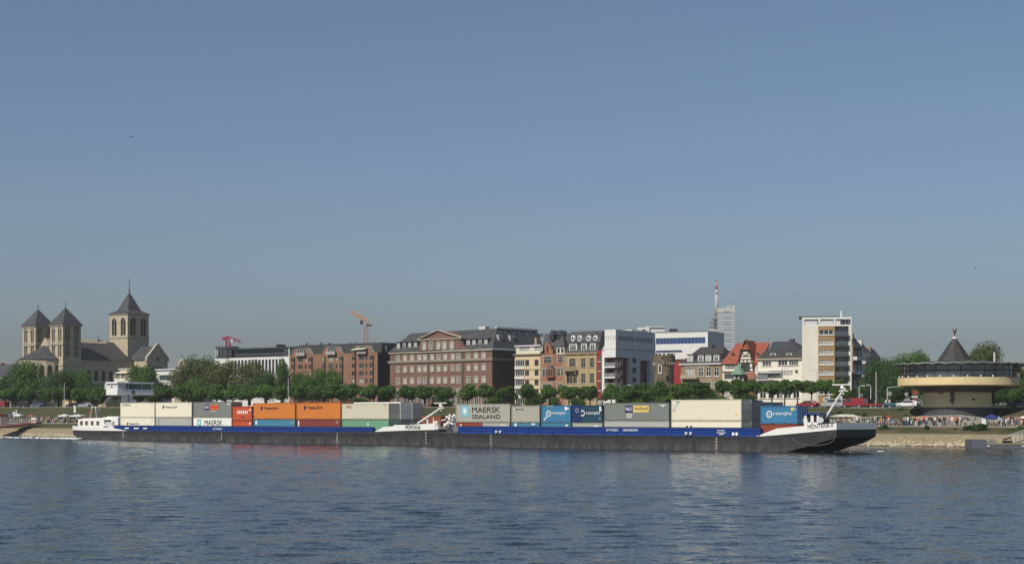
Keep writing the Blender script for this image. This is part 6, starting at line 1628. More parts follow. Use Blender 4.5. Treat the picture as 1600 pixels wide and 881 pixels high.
# pollarded row along the promenade road
POLX = [14,44,70,96,126,152,180,214,240,262,288,313,338,363,388,414,439,466,492,519,549,578,607,638,664,692,730,758,792,825,858,889,922,955,984,1005,1030,1066,1094,1130,1155,1182,1206,1226,1246,1268,1290,1309]
ZN = [(0,120,'below the church'),(120,250,'behind the wheelhouse'),(250,455,'by the grey-green plane grove'),(455,608,'before the three-gabled brick apartments'),(608,803,'before the long brick block'),(803,845,'before the beige house'),(845,884,'before the red gabled house'),(884,940,'before the yellow stone house'),(940,1015,'before the modern white block'),(1015,1060,'at the round stone tower'),(1060,1128,'before the brown stone house'),(1128,1183,'before the half-timbered house'),(1183,1253,'before the white rendered house'),(1253,1345,'before the apartment tower'),(1345,1455,'left of the round restaurant'),(1455,1600,'beside the round restaurant')]
zc = {}
def zone(px):
    for a, c, d in ZN:
        if px < c: return d
    return ZN[-1][2]
def zlab(kind, px, key):
    d = zone(px); k = (key, d); zc[k] = zc.get(k, 0)+1
    return f'{kind} {d}, {ordw(zc[k]-1)} from the left'
for i, px in enumerate(POLX):
    Y = BY(px, 72+rnd.uniform(-1.5, 1.5)); f = (px-0)/1310
    top = 603.5-10.5*min(1, f)+rnd.uniform(-1.2, 1.2) if px < 1100 else 592+rnd.uniform(-1,1.5)
    if 600 < px < 1000: top = 600+rnd.uniform(-1,1.5)
    if 1060 < px < 1100: top = 595
    bot = top+26+rnd.uniform(-1,3)
    tree('pollard_tree', zlab('clipped round plane tree', px, 'p'), 'tree', px, top, bot, rnd.uniform(33, 41), Y, gz(0, 72)-.1, POL, LF, 'clipped plane trees along the promenade road', 3.2)
# second tier of low greenery seen between the trunks
HM = [crown_mesh(70+i, 5000, .06, 14, .7) for i in range(3)]
def bush(label, px, yt, yb, wpx, Y, mt, group=None, meshes=None, name='shrub'):
    k = Y/F; zt, zb = PZ(yt, Y), PZ(yb, Y)
    c = thing(name, label, 'shrub', (PX(px, Y), Y, zb), rnd.uniform(0, 6), group)
    o = obj('foliage', rnd.choice(meshes or HM), c, (0, 0, (zt-zb)/2)); o.scale = (wpx*k/2/.9, wpx*k/2/.9, (zt-zb)/2/.9)
    o.material_slots[0].link = 'OBJECT'; o.material_slots[0].material = mt; return c
big = [ # px, ytop, ybot, width, w, material, variety
 (8,584,640,50,95,LD),(47,562,636,62,92,LF),(92,574,638,52,90,LD),(122,576,636,50,96,LF),(150,596,640,40,92,LD),(218,567,634,58,88,LF),(246,594,638,34,86,LD),(300,590,640,50,80,LF),
 (285,572,636,50,95,LG),(312,557,634,62,98,LG),(352,560,636,66,94,LG),(390,563,636,60,90,LG),(416,578,636,44,88,LD),(442,560,636,26,90,LF),
 (470,581,636,38,92,LF),(506,572,636,54,94,LF),(488,588,636,46,84,LF),(540,598,636,24,86,LF),
 (984,603,640,44,88,LF),(1008,600,640,50,90,LF),(1078,604,640,60,86,LF),(1110,606,640,40,88,LF),(1160,608,640,40,80,LF),
 (1372,556,640,50,88,LD),(1395,560,640,46,84,LD),(1352,585,640,34,92,LD),(1424,548,636,74,92,LF),(1404,585,636,46,78,LD),(1446,588,640,44,74,LF),
 (1540,536,612,64,100,LG),(1590,564,640,46,96,LG),(1574,596,640,46,70,LD),(1600,590,640,44,62,LF),(1548,590,640,40,84,LD)]
bk = {}
for px, yt, yb, w, wo, mt in big:
    Y = BY(px, wo); nm = {LD.name:'dark green', LF.name:'fresh green', LG.name:'grey-green', LY.name:'yellow-green'}[mt.name]
    tree('broadleaf_tree', zlab(f'tall {nm} broadleaf tree', px, nm), 'tree', px, yt-1, yb, w*1.06, Y, 7.0, BIG, mt, 'tall broadleaf trees behind the promenade')
bush('yellow-green bush beside the two banners near the bow radar', 1313, 603, 634, 34, BY(1313, 58), LY)
for i, (px, yt, yb, w) in enumerate(((838,612,638,36),(770,618,640,30),(560,620,640,40),(690,622,642,36),(1040,608,640,40),(975,612,640,30),(1000,616,642,40),(1130,618,640,30),(1165,616,640,26),(905,618,640,30),(868,620,640,24))):
    bush(zlab('low green shrub', px, 'sh'), px, yt, yb, w, BY(px, 80), LF, 'shrubs under the clipped trees')
bush('small clipped ball shrub by the red house front', 938, 621, 631, 11, BY(938, 66), LD, None, HM)
m = MB(); t = thing('planter', 'stone planter under the small clipped ball shrub', 'planter', (PX(938, BY(938,66)), BY(938,66), gz(0,66))); m.lathe([(.5,0),(.65,.2),(.75,1.3),(.6,1.3)], CONC, 12); m.build('pot', t); m = MB(); m.lathe([(.01,1.2),(.6,1.2)], BARK, 12); m.build('soil', t)
hedge = [(1385,1412,4),(1412,1440,4)]
for i, px in enumerate((1372,1384,1396,1408)):
    bush(f'dark rounded hedge bush behind the parked cars, {ordw(i)} from the left', px, 624.5, 636, 18, BY(px, 58), LD, 'hedge bushes behind the parked cars')
for i, (px, yt, yb, w) in enumerate(((1382,663,677,20),(1380,672,682,14),(1448,664,672,10),(1492,668,682,18),(1528,662,676,40),(1534,675,684,9),(1575,670,682,30),(1594,664,684,24),(1420,670,676,10))):
    bush(f'low wild bush on the lower grass bank, {ordw(i)} from the left', px, yt, yb, w, BY(px, 14), LF if i % 2 else LD, 'wild bushes on the lower grass bank')
for i in range(16):
    px = 1268+i*11.5+rnd.uniform(-3,3) if i < 14 else 1572+(i-14)*18; w_ = rnd.uniform(31, 40); s_ = sw(px, w_); Y_ = bank(s_, w_)[1]; y_ = HY-(gz(s_, w_)-CZ)*F/Y_
    bush(f'small wild tuft on the right embankment slope, {ordw(i)} from the left', px, y_-rnd.uniform(1.5,4), y_+1, rnd.uniform(7,15), Y_, (LF,LD,LY)[i % 3], 'wild tufts on the right embankment')
# ---------------------------------------------------------------- round restaurant
def rotunda():
    Y = 287.0; cx = 1497; k = Y/F; z0 = 3.4
    t = thing('round_restaurant', 'round ochre restaurant pavilion with glazed ring and dark pointed roof', 'restaurant', (PX(cx, Y), Y, z0))
    z = lambda py, d=0: PZ(py, Y+d)-z0
    RR = 92*k; RD = 53.5*k
    def zf(py, r): return PZ(py, Y-r)-z0      # height of something on the near rim
    m = MB(); zb, zt = zf(601.5, RR), zf(588.5, RR)
    m.lathe([(RD*.9,zb+.15),(RR*.78,zb-.15),(RR*.97,zb+.0),(RR,zb+.1),(RR,zt),(RR*.985,zt),(RR*.985,zt-.6)], YELLOW, 72, smooth=False); m.build('balcony_ring', t)
    m = MB(); m.lathe([(RD*1.02,zb-1.1),(RD*1.25,zb-.1),(RR*.86,zb-.16)], DGREY, 48); m.build('soffit', t)
    m = MB(); m.lathe([(.01,zt-.55),(RR*.98,zt-.55)], CONC, 48); m.build('floor', t)
    rg = RR*.90; ze = zf(567.5, RR)
    m = MB(); m.lathe([(rg,zt-.5),(rg,ze)], mat('pavilion_glass', (.11,.135,.145), .15, .55, .35, spec=.8), 28, smooth=False); m.build('glazing', t)
    m = MB()
    for i in range(28):
        a = 2*math.pi*i/28; x, y = (rg+.03)*math.cos(a), (rg+.03)*math.sin(a); m.bar((x,y,zt-.5),(x,y,ze),.07,DGREY,n=4)
    m.lathe([(rg+.05,zt+1.15),(rg+.12,zt+1.15),(rg+.12,zt+1.35),(rg+.05,zt+1.35)], DGREY, 28, smooth=False); m.build('glazing_bar', t)
    m = MB()
    for i in range(28):
        a = 2*math.pi*(i+.5)/28; x, y = RR*.975*math.cos(a), RR*.975*math.sin(a); m.sphere((x,y,zt+.18),.16,WHITE,6)
    m.build('lamp', t)
    m = MB()
    m.lathe([(RR*.97,zt+.62),(RR*.98,zt+.62),(RR*.98,zt+.68),(RR*.97,zt+.68)], GREYM, 48); m.build('railing', t)
    # folded canopy
    n = 28; V = []; inner = []
    ro = RR*1.08
    m = MB(); pts = []
    for i in range(n*2):
        a = 2*math.pi*i/(n*2); up = i % 2; r = ro*(1.0 if up else .99); dz = .10 if up else -.06
        pts.append((r*math.cos(a), r*math.sin(a), ze+dz))
    c0 = (0,0,ze+1.1)
    for i in range(n*2):
        p, q = pts[i], pts[(i+1) % (n*2)]
        m.add([p, q, c0], [(0,1,2)], DGREY); m.add([p, q, (q[0]*.83,q[1]*.83,ze-.1), (p[0]*.83,p[1]*.83,ze-.1)], [(0,3,2,1)], DGREY)
        m.prism([p, q, (q[0]*1.012,q[1]*1.012,q[2]+.17), (p[0]*1.012,p[1]*1.012,p[2]+.17)], (0,0,.02), WHITE)
    m.build('roof', t)
    # upper curtain wall shade between posts
    m = MB(); zc0, za = z(563.5), z(528.5); rc = 25*k
    m.lathe([(rc*1.03,zc0-1.5),(rc*1.03,zc0)], TRIM, 10, (-.6,0), smooth=False); m.build('drum', t)
    m = MB(); m.lathe([(rc*1.1,zc0-.1),(rc*1.1,zc0),(rc*.12,za),(.01,za+.1)], mat('dark_slate', (.04,.038,.038), .6, .25, 1.2, bump=.3), 10, (-.6,0), smooth=False); sp = m.build('spire', t)
    m = MB(); m.lathe([(rc*.14,za-.1),(rc*.16,za+.15),(.02,za+.3)], GREYW, 10, (-.6,0)); m.bar((-.6,0,za),(-.6,0,z(521)),.08,DGREY); m.build('cap', sp)
    m = MB(); m.lathe([(.12,z(521)),(.28,z(519)),(.36,z(513.5)),(.2,z(513.5)),(.05,z(518))], mat('bronze',(.20,.14,.10),.5,.2,metal=.5), 12, (-.6,0)); m.build('finial', sp)
    # drum below
    zd = zf(606, RD); m = MB(); m.lathe([(RD,zf(636,RD)),(RD,zb-.2)], YELLOW, 64); m.build('drum_wall', t)
    m = MB(); m.lathe([(RD*1.01,-2.5),(RD*1.01,zf(636,RD))], DGREY, 64)
    m.build('plinth', t)
    def on(px, py, w, h, mt, name, d=.06, par=t):
        x = (px-cx)*k*.98; a = math.asin(max(-1,min(1,x/RD))); X, Yy = RD*math.sin(a), -RD*math.cos(a)
        m = MB(); m.box(-w/2, w/2, -d, .1, 0, h, mt); return m.build(name, par, (X, Yy, zf(py, RD)), a)
    on(1549,632,3.0,2.2,DARK,'door'); on(1544,629,.8,3.2,DARK,'window'); on(1553,628,.8,2.8,DARK,'window'); on(1506.5,624.8,.5,.3,DARK,'vent')
    for i in range(3): on(1457.6+i*2.2,615.5,.13,.5,DGREY,'wall_mark')
    # wall ornament, a plain slender motif
    a = math.asin(((1474.5-cx)*k*.98)/RD); m = MB(); M_ = mat('ornament_violet',(.10,.06,.10),.6,.2)
    m.prism([(0,-.12,0),(.18,-.12,.7),(.55,-.12,.95),(.22,-.12,1.1),(.38,-.12,1.9),(.25,-.12,2.6),(0,-.12,2.9),(-.25,-.12,2.6),(-.38,-.12,1.9),(-.22,-.12,1.1),(-.55,-.12,.95),(-.18,-.12,.7)], (0,.14,0), M_)
    m.build('wall_ornament', t, (RD*math.sin(a), -RD*math.cos(a), zf(633.5,RD)), a)
    # rear annexe to the right, its shade painted in as brown instead of yellow
    m = MB(); x0 = 60*k; m.box(x0, 110*k, 5, 12, zb-.2, ze-.1, BSTONE); m.box(x0-1, 125*k, 4, 13, ze, ze+.45, DGREY)
    for i in range(4): m.box((78+i*4.2)*k, (80.5+i*4.2)*k, 4.94, 4.99, zt+.8, zt+1.9, DARK)
    m.build('annexe', t)
    m = MB(); m.bar((51.5*k,-2,ze+.3),(51.5*k,-2,z(551)),.17,GREYW); m.build('flue', t)
    # base terrace with openings
    m = MB(); m.prism([(-8.5,-RD-1.2,-2),(4.6,-RD-1.2,-2),(4.0,-RD-1.2,.9),(-1.5,-RD-1.2,1.55),(-7.6,-RD-1.2,1.4)], (0,3.5,0), CONC)
    for x in (-5.4,-1.2): m.box(x-.9, x+.9, -RD-1.25, -RD-1.1, .35, .95, DARK)
    m.build('terrace_wall', t)
rotunda()
# stairs beside it
t = thing('stairway', 'concrete stairs with handrail climbing the grass slope beside the round restaurant', 'stairs', (0,0,0))
m = MB(); s = sw(1424, 29); 
for i in range(18):
    w = 29+i*.62; a, c = bank(s+i*.25, w), bank(s+2.2+i*.25, w); d, e = bank(s+2.2+i*.25, w+.64), bank(s+i*.25, w+.64); z = gz(s, w)+.12
    m.add([(*a,z-.6),(*c,z-.6),(*d,z-.6),(*e,z-.6),(*a,z),(*c,z),(*d,z),(*e,z)], [(4,5,6,7),(0,1,5,4),(1,2,6,5),(3,0,4,7)], CONC)
m.build('steps', t)
m = MB(); p = [(*bank(s+i*.25+2.3, 29+i*.62), gz(s, 29+i*.62)+1.1) for i in range(0, 18, 3)]
for a, c in zip(p, p[1:]): m.bar(a, c, .04, GREYW, n=5)
for a in p: m.bar((a[0],a[1],a[2]-1.1), a, .03, GREYW, n=5)
m.build('handrail', t)

# ---------------------------------------------------------------- vehicles
GL2 = GLASS; TYRE = mat('tyre', (.015,.015,.015), .9, .1); RIM = mat('wheel_rim', (.45,.45,.45), .4, .1, metal=.5)
RLT = mat('rear_light_red', (.35,.02,.02), .3, .05)
def vehicle(name, label, cat, px, Y, zg, kind, col, facing=-1, group=None, th=BT):
    """facing -1: nose towards the left of the picture"""
    P_ = {'car': ([(-2.1,.35),(-2.12,.75),(-1.95,.9),(-1.05,1.0),(-.35,1.42),(1.1,1.45),(1.85,1.0),(2.1,.9),(2.12,.4)], [(-.95,1.0),(-.3,1.37),(1.05,1.4),(1.7,1.0)], 1.7, 1.3),
          'van': ([(-2.3,.4),(-2.35,.95),(-1.6,1.15),(-.9,1.85),(2.25,1.9),(2.35,1.8),(2.35,.45)], [(-1.35,1.15),(-.85,1.72),(-.1,1.75),(-.1,1.15)], 1.8, 1.45),
          'minivan': ([(-2.1,.35),(-2.15,.9),(-1.35,1.1),(-.6,1.75),(1.9,1.8),(2.1,1.6),(2.15,.4)], [(-1.15,1.1),(-.55,1.64),(1.8,1.66),(1.9,1.1)], 1.75, 1.35),
          'open': ([(-2.2,.4),(-2.2,.8),(-1.3,.95),(-.7,.98),(1.2,.95),(2.1,.95),(2.2,.45)], [(-.75,.98),(-.55,1.3),(-.5,1.3),(-.6,.98)], 1.65, 1.35)}[kind]
    body, win, Wd, wx = P_
    t = thing(name, label, cat, (PX(px, Y), Y, zg), -R(th), group); f = -facing
    fl = lambda pts: [(p*f, z) for p, z in pts]
    m = MB(); b_ = fl(body); m.prism([(p,-Wd/2,z) for p, z in b_], (0,Wd,0), col)
    o = m.build('body', t)
    mod = o.modifiers.new('bevel', 'BEVEL'); mod.width = .07; mod.segments = 2; mod.limit_method = 'ANGLE'
    for sgn in (-1, 1):
        m = MB(); y = sgn*(Wd/2+.012); m.prism([(p,y,z) for p, z in fl(win)], (0,-sgn*.02,0), GL2); m.build('side_window', t)
    if kind != 'open':
        a, c = fl(win)[0], fl(win)[1]; m = MB(); m.quad((a[0]-f*.1,-Wd/2+.12,a[1]+.06),(a[0]-f*.1,Wd/2-.12,a[1]+.06),(c[0]-f*.08,Wd/2-.18,c[1]+.02),(c[0]-f*.08,-Wd/2+.18,c[1]+.02), GL2); m.build('windscreen', t)
    for sx in (-1, 1):
        for sy in (-1, 1):
            m = MB(); m.bar((0,-.1,0),(0,.1,0),.32,TYRE,n=16); w = m.build('wheel', t, (sx*wx, sy*(Wd/2-.06), .32)); 
            m = MB(); m.bar((0,-.115,0),(0,.115,0),.19,RIM,n=12); m.build('rim', w)
    for sy in (-1, 1):
        m = MB(); m.box(-.04,.04,-.18,.18,0,.14,CURT); m.build('headlight', t, (f*-(abs(body[1][0])+.0), sy*(Wd/2-.3), .62))
        m = MB(); m.box(-.04,.04,-.12,.12,0,.2,RLT); m.build('tail_light', t, (f*(body[-1][0]+.0), sy*(Wd/2-.2), .75))
    return t
CW = mat('car_white',(.75,.75,.74),.3,.02,spec=.6); CRD = mat('car_red',(.26,.02,.028),.3,.03,spec=.6); CS = mat('car_silver',(.45,.46,.48),.3,.03,metal=.3); CB = mat('car_teal',(.03,.10,.14),.3,.05,spec=.6); CK = mat('car_black',(.02,.02,.025),.25,.05,spec=.6); CBL = mat('car_blue',(.12,.17,.25),.3,.05,metal=.3)
def gyz(px, w): s = sw(px, w); x, y = bank(s, w); return y, gz(s, w)
Y, g = gyz(1304, 44.5); vehicle('parked_van', 'silver minivan parked behind the bow radar mast', 'van', 1303, Y, g, 'minivan', CS)
Y, g = gyz(1334, 44.5); vehicle('parked_van', 'red delivery van parked on the embankment', 'van', 1334, Y, g, 'van', CRD)
Y, g = gyz(1393, 44.5); vehicle('parked_car', 'dark teal open car parked left of the white car', 'car', 1393, Y, g, 'open', CB)
Y, g = gyz(1419, 44.5); vehicle('parked_car', 'white hatchback parked nearest to the round restaurant', 'car', 1419, Y, g, 'car', CW)
Y, g = gyz(1594, 44.5); vehicle('parked_car', 'blue-grey car parked at the right edge above the slope', 'car', 1594, Y, g, 'car', CBL)
Y, g = gyz(1365, 44.5)
t = thing('flat_trailer', 'low red flatbed trailer with dark crates behind the red van', 'trailer', (PX(1364, Y), Y, g), -R(BT))
m = MB(); m.box(-2.2,2.2,-.9,.9,.5,.85,CRD); m.box(-2.2,-.6,-.8,.8,.86,1.7,DGREY); m.build('bed', t)
for sx in (-1.3,1.4):
    for sy in (-.85,.85): m = MB(); m.bar((0,-.1,0),(0,.1,0),.3,TYRE,n=14); m.build('wheel', t, (sx,sy,.3))
m = MB(); m.box(2.2,2.25,.4,.8,.6,.8,RLT); m.build('tail_light', t)
for i, (px, c, kd, lab) in enumerate(((3,CRD,'van','red van at the left edge on the embankment road'),(36,CK,'car','dark car under the clipped trees, left of the ochre building'),(58,CBL,'car','grey-blue car under the clipped trees in front of the ochre building'),(114,CK,'car','black car with bright windows parked right of the ochre building'),(133,CS,'car','silver car parked under the trees left of the stern ladder'),(222,CW,'car','white car under the trees behind the raised wheelhouse'),(1262,CRD,'car','red car behind the bow deckhouse'))):
    Y, g = gyz(px, 46); vehicle('parked_car' if kd == 'car' else 'parked_van', lab, 'car' if kd == 'car' else 'van', px, Y, g, kd, c)

# ---------------------------------------------------------------- street furniture
def lamp(label, px, ytop, ybase, Y, arm, group='street lamps along the road', head=True):
    z0 = PZ(ybase, Y); H = PZ(ytop, Y)-z0; k = Y/F
    t = thing('street_lamp', label, 'street lamp', (PX(px, Y), Y, z0), 0, group)
    m = MB(); m.bar((0,0,0),(0,0,H*.94),.1,GREYW,.07); 
    if arm: 
        m.bar((0,0,H*.94),(arm*k*.3,0,H*.99),.06,GREYW); m.bar((arm*k*.3,0,H*.99),(arm*k,0,H),.05,GREYW)
    m.build('pole', t)
    if head: m = MB(); m.box(arm*k-.35, arm*k+.35, -.15, .15, H-.05, H+.12, GREYW); m.build('lamp_head', t)
lamp('curved street lamp behind the red van', 1342.5, 602.5, 637, 318, 6)
lamp('curved street lamp just right of the red van', 1360.5, 601.5, 637, 330, -4)
lamp('wide armed street lamp between the teal car and the hedge', 1386.5, 604, 637, 318, 20)
lamp('tall bare pole standing behind the trailer', 1369, 577, 638, 330, 0, None, False)
lamp('double bend street lamp over the white house trees', 1220.5, 575, 632, 370, 6)
lamp('street lamp in front of the cream side of the apartment tower', 1275.5, 578, 632, 368, -6)
lamp('thin pole rising below the church', 100.5, 595, 638, 440, 0, None, False)
lamp('thin pale pole left of the brick apartments', 450.5, 588, 636, 400, 0, None, False)
def sign(label, px, py, ybase, Y, r, mt, shape='round'):
    z0 = PZ(ybase, Y); z = PZ(py, Y)-z0
    t = thing('road_sign', label, 'sign', (PX(px, Y), Y, z0)); m = MB(); m.bar((0,0,0),(0,0,z+r),.04,GREYM); m.build('pole', t)
    m = MB()
    if shape == 'round': m.lathe([(.001,0),(r,0)], mt, 16); o = m.build('sign_plate', t, (0,-.06,z)); o.rotation_euler = (R(90),0,0)
    else: m.box(-r,r,-.08,-.05,z-r*.8,z+r*.8,mt); m.build('sign_plate', t)
sign('round pale traffic sign below the wide armed lamp', 1390, 614.5, 637, 316, .42, CONC); sign('round pale traffic sign left of the white car', 1416, 615.5, 636, 312, .36, CONC)
sign('small square sign on a post by the curved lamp', 1345.5, 617, 637, 316, .35, GREYM, 'sq')
Y = 306; t = thing('traffic_signal_stand', 'red and white stacked signs behind the white car', 'sign', (PX(1430,Y), Y, PZ(637,Y)))
m = MB(); m.bar((0,0,0),(0,0,3.4),.06,GREYM); m.build('pole', t); m = MB(); m.box(-.5,.5,-.1,.1,2.4,3.3,mat('sign_red',(.3,.06,.05),.6,.1)); m.box(-.7,.5,-.12,.12,1.9,2.2,WHITE); m.box(-.45,.45,-.1,.1,.9,1.7,mat('sign_red',(.3,.06,.05))); m.build('sign_plate', t)
Y = 318
for i, (px, lab) in enumerate(((1290,'left of two grey white banners leaning behind the bow mast'),(1309,'right of two grey white banners leaning behind the bow mast'))):
    k = Y/F; t = thing('banner', lab, 'banner', (PX(px+7, Y), Y, PZ(638, Y)), 0, 'banners beside the road')
    m = MB(); m.bar((0,0,0),(0,0,PZ(617,Y)-PZ(638,Y)),.05,GREYM); m.build('pole', t); m = MB(); n = 8; V = []; 
    zt, zb = PZ(618,Y)-PZ(638,Y), PZ(628,Y)-PZ(638,Y)
    for j in range(n+1):
        x = -13*k*j/n; y = .12*math.sin(j*1.3); V += [(x,y,zb+.25*j/n+(.35 if j > 6 else 0)),(x,y,zt-.5*j/n-(.3 if j > 6 else 0))]
    m.add(V, [(2*j,2*j+2,2*j+3,2*j+1) for j in range(n)], GREYW, True); m.box(-9*k,-4*k,-.16,-.13,(zt+zb)/2-.15,(zt+zb)/2+.15,GREYM); m.build('cloth', t)
# parasols and tents
def parasol(label, px, ytop, wpx, Y, mt, zg, rim=None):
    k = Y/F; r = wpx*k/2; zt = PZ(ytop, Y)-zg; t = thing('parasol', label, 'parasol', (PX(px, Y), Y, zg), rnd.uniform(0,1))
    m = MB(); m.lathe([(.02,zt),(r*.5,zt-r*.2),(r,zt-r*.42),(r,zt-r*.42-.18)], mt, 8, smooth=False); m.build('canopy', t)
    if rim:
        m = MB(); m.lathe([(r*1.005,zt-r*.42),(r*1.005,zt-r*.42-.2)], rim, 8, smooth=False); m.build('valance', t)
    m = MB(); m.bar((0,0,0),(0,0,zt),.035,GREYW,n=6); m.build('pole', t)
def tent(label, px, ytop, wpx, Y, mt, zg, leg=WHITE, eave=None, cat='tent'):
    k = Y/F; w = wpx*k/2; zt = PZ(ytop, Y)-zg; ze = (PZ(eave, Y)-zg) if eave else zt-.7
    t = thing('pavilion_tent', label, cat, (PX(px, Y), Y, zg), -R(BT)*.4)
    m = MB(); c = [(-w,-w,ze),(w,-w,ze),(w,w,ze),(-w,w,ze)]; m.add(c+[(0,0,zt)], [(0,1,4),(1,2,4),(2,3,4),(3,0,4)], mt)
    for a, b_ in zip(c, c[1:]+c[:1]): m.quad(a, b_, (b_[0],b_[1],b_[2]-.25), (a[0],a[1],a[2]-.25), mt)
    m.build('canopy', t)
    for a in c: m = MB(); m.box(a[0]-.06, a[0]+.06, a[1]-.06, a[1]+.06, 0, ze, leg); m.build('leg', t)
    return t, w, ze
def pr(px, w): s = sw(px, w); return bank(s, w)[1], gz(s, w)
Y, g = pr(1329, 24); 
t = thing('market_umbrella', 'wide flat cream awning over the crowd behind the barge bow', 'awning', (PX(1323, Y), Y, g)); k = Y/F
m = MB(); m.add([(-23*k,-1,PZ(650.5,Y)-g),(23*k,-1,PZ(651.5,Y)-g),(23*k,3,PZ(650.5,Y)-g),(-23*k,3,PZ(650,Y)-g),(-8*k,1,PZ(646.8,Y)-g),(12*k,1,PZ(647.3,Y)-g)], [(0,1,5,4),(1,2,5),(2,3,4,5),(3,0,4)], CREAM); m.build('canopy', t)
for x, y in ((-21*k,-.8),(21*k,-.8),(21*k,2.8),(-21*k,2.8)): m = MB(); m.bar((x,y,0),(x,y,PZ(651,Y)-g),.04,GREYW); m.build('pole', t)
Y, g = pr(1389, 26); parasol('red parasol above the person in white right of the bow', 1389, 648.5, 11, Y, REDB, g)
Y, g = pr(1437, 27); parasol('red and white parasol left of two, near the stairs', 1436, 650.5, 13, Y, CW, g, REDB); Y, g = pr(1447, 26); parasol('large orange-red parasol in front of the round restaurant', 1446, 649, 20, Y, mat('parasol_orange',(.5,.08,.04),.7,.05), g)
Y, g = pr(1598, 27); parasol('red and white parasol at the right edge', 1598, 649.5, 18, Y, CW, g, REDB); Y, g = pr(1510, 26); parasol('low grey-blue parasol right of the standing crowd', 1508, 651, 17, Y, CBL, g)
Y, g = pr(1549, 20.5); t, w, ze = tent('dark blue pavilion tent with white side curtains', 1549, 646.5, 27, Y, BLUEF, g, eave=653)
for x in (-w, w-.35): m = MB(); m.box(x, x+.5, -w-.1, -w+.02, .3, ze-.1, CW); m.build('curtain', t)
Y, g = pr(108, 24); tent('left white market tent beside the stern of the cargo vessel', 101, 646.5, 16, Y, CW, g, GREYM, 649)
Y, g = pr(120, 24); tent('right white market tent just left of the stern house', 122, 646.8, 20, Y, CW, g, GREYM, 649)
Y, g = pr(14, 25); tent('blue-grey awning over the landing terrace on the left', 14, 645.5, 17, Y, CBL, g, GREYM, 649.5); Y, g = pr(30, 25); tent('white awning over the landing terrace right of the blue-grey one', 29, 646, 13, Y, CW, g, GREYM, 648.5)
Y, g = pr(48, 24); parasol('small red topped parasol at the top of the gangway', 49, 647.5, 9, Y, mat('parasol_pink',(.45,.15,.13),.7,.05), g)
Y, g = pr(23, 25.5); t = thing('advertising_sail', 'white sail shaped sign with dark emblem above the terrace awnings', 'sign', (PX(23, Y), Y, g)); k = Y/F
m = MB(); zt = PZ(640,Y)-g; zb = PZ(646.5,Y)-g; m.prism([(-5*k,0,zb),(3.5*k,0,zb),(3.5*k,0,zt),(.5*k,0,zt-.1),(-2*k,0,(zt+zb)/2)], (0,.08,0), CW); m.build('panel', t); m = MB(); m.bar((3*k,.04,0),(3*k,.04,zb),.06,GREYM); m.build('pole', t)
m = MB(); m.lathe([(.12,0),(.3,0)], LET, 14); o = m.build('emblem', t, (1.1*k,-.03,(zt+zb)/2+.1)); o.rotation_euler = (R(90),0,0)
Y, g = pr(117, 27); t = thing('information_post', 'white post standing at the slope above the left market tents', 'post', (PX(117,Y), Y, g)); m = MB(); m.box(-.25,.25,-.12,.12,2.6,4.4,CW); m.build('panel', t); m = MB(); m.bar((0,0,0),(0,0,2.6),.05,GREYM); m.build('pole', t)

# landing gangway at the left edge
t = thing('gangway', 'sloping gangway with pale railings and dark red edge at the left shore', 'gangway', (0,0,0))
A = Vector((PX(56,400), 400, gz(0,20)+.35)); g0 = Vector((PX(-60,362), 362, 1.6))
m = MB(); d = (g0-A); n_ = Vector((-d.y, d.x, 0)).normalized()*1.6
m.add([tuple(A-n_),tuple(A+n_),tuple(g0+n_),tuple(g0-n_),tuple(A-n_-Vector((0,0,.35))),tuple(A+n_-Vector((0,0,.35))),tuple(g0+n_-Vector((0,0,.35))),tuple(g0-n_-Vector((0,0,.35)))],[(0,1,2,3),(4,5,1,0),(7,6,2,3),(0,3,7,4),(1,2,6,5),(4,7,6,5)], mat('gangway_red',(.22,.03,.03),.6,.1)); m.build('deck', t)
for sg in (-1,1):
    m = MB()
    for i in range(41):
        p = A+d*i/40+n_*sg; m.bar(p, p+Vector((0,0,1.15)), .03, GREYW, n=4)
    for h in (.4,.8,1.15): m.bar(A+n_*sg+Vector((0,0,h)), g0+n_*sg+Vector((0,0,h)), .035, CREAM, n=4)
    m.build('railing', t)
m = MB(); m.box(-.5,1.4,-.3,.3,0,1.5,WHITE); m.box(-.5,1.4,-.33,-.301,.5,.8,REDB); o = m.build('gate_panel', t, (PX(52,398), 398, gz(0,20)), -R(BT))
t = thing('ticket_booth', 'white and red booth at the left edge of the shore', 'booth', (PX(2,386), 386, 2.4), -R(BT))
m = MB(); m.box(-1.6,.9,-1,1,0,2.3,OFFWH); m.box(-1.3,.6,-1.03,-1.002,.5,.9,REDP); m.build('wall', t); m = MB(); m.box(-1.8,1.1,-1.2,1.2,2.3,2.75,REDB); m.build('roof', t)
# pontoon at the right edge
Yp = 238.0; t = thing('landing_pontoon', 'grey landing pontoon with sand coloured deck at the right shore', 'pontoon', (PX(1519,Yp), Yp, 0), -R(4)); k = Yp/F
PN = steel('pontoon_grey', (.10,.11,.13), .2)
m = MB(); m.box(0,22*k,0,5,-.4,PZ(686.5,Yp),PN); m.box(22*k+.01,130*k,.0,6,-.4,PZ(694,Yp),PN); m.build('hull', t); m = MB(); m.box(22*k+.02,130*k,-.06,6,PZ(694,Yp)+.004,PZ(692,Yp),SAND); m.build('deck', t)
m = MB(); m.prism([(24*k,.6,PZ(692,Yp)),(41*k,.6,PZ(692,Yp)),(38*k,.6,PZ(689.5,Yp)),(34*k,.6,PZ(686.5,Yp)),(30*k,.6,PZ(689,Yp))],(0,2,0),GREYM); m.build('winch', t)
for x in (22.8, 76): m = MB(); m.bar((x*k,-.12,PZ(697,Yp)),(x*k+.35,-.12,PZ(697,Yp)),.1,WHITE); m.build('cleat', t)
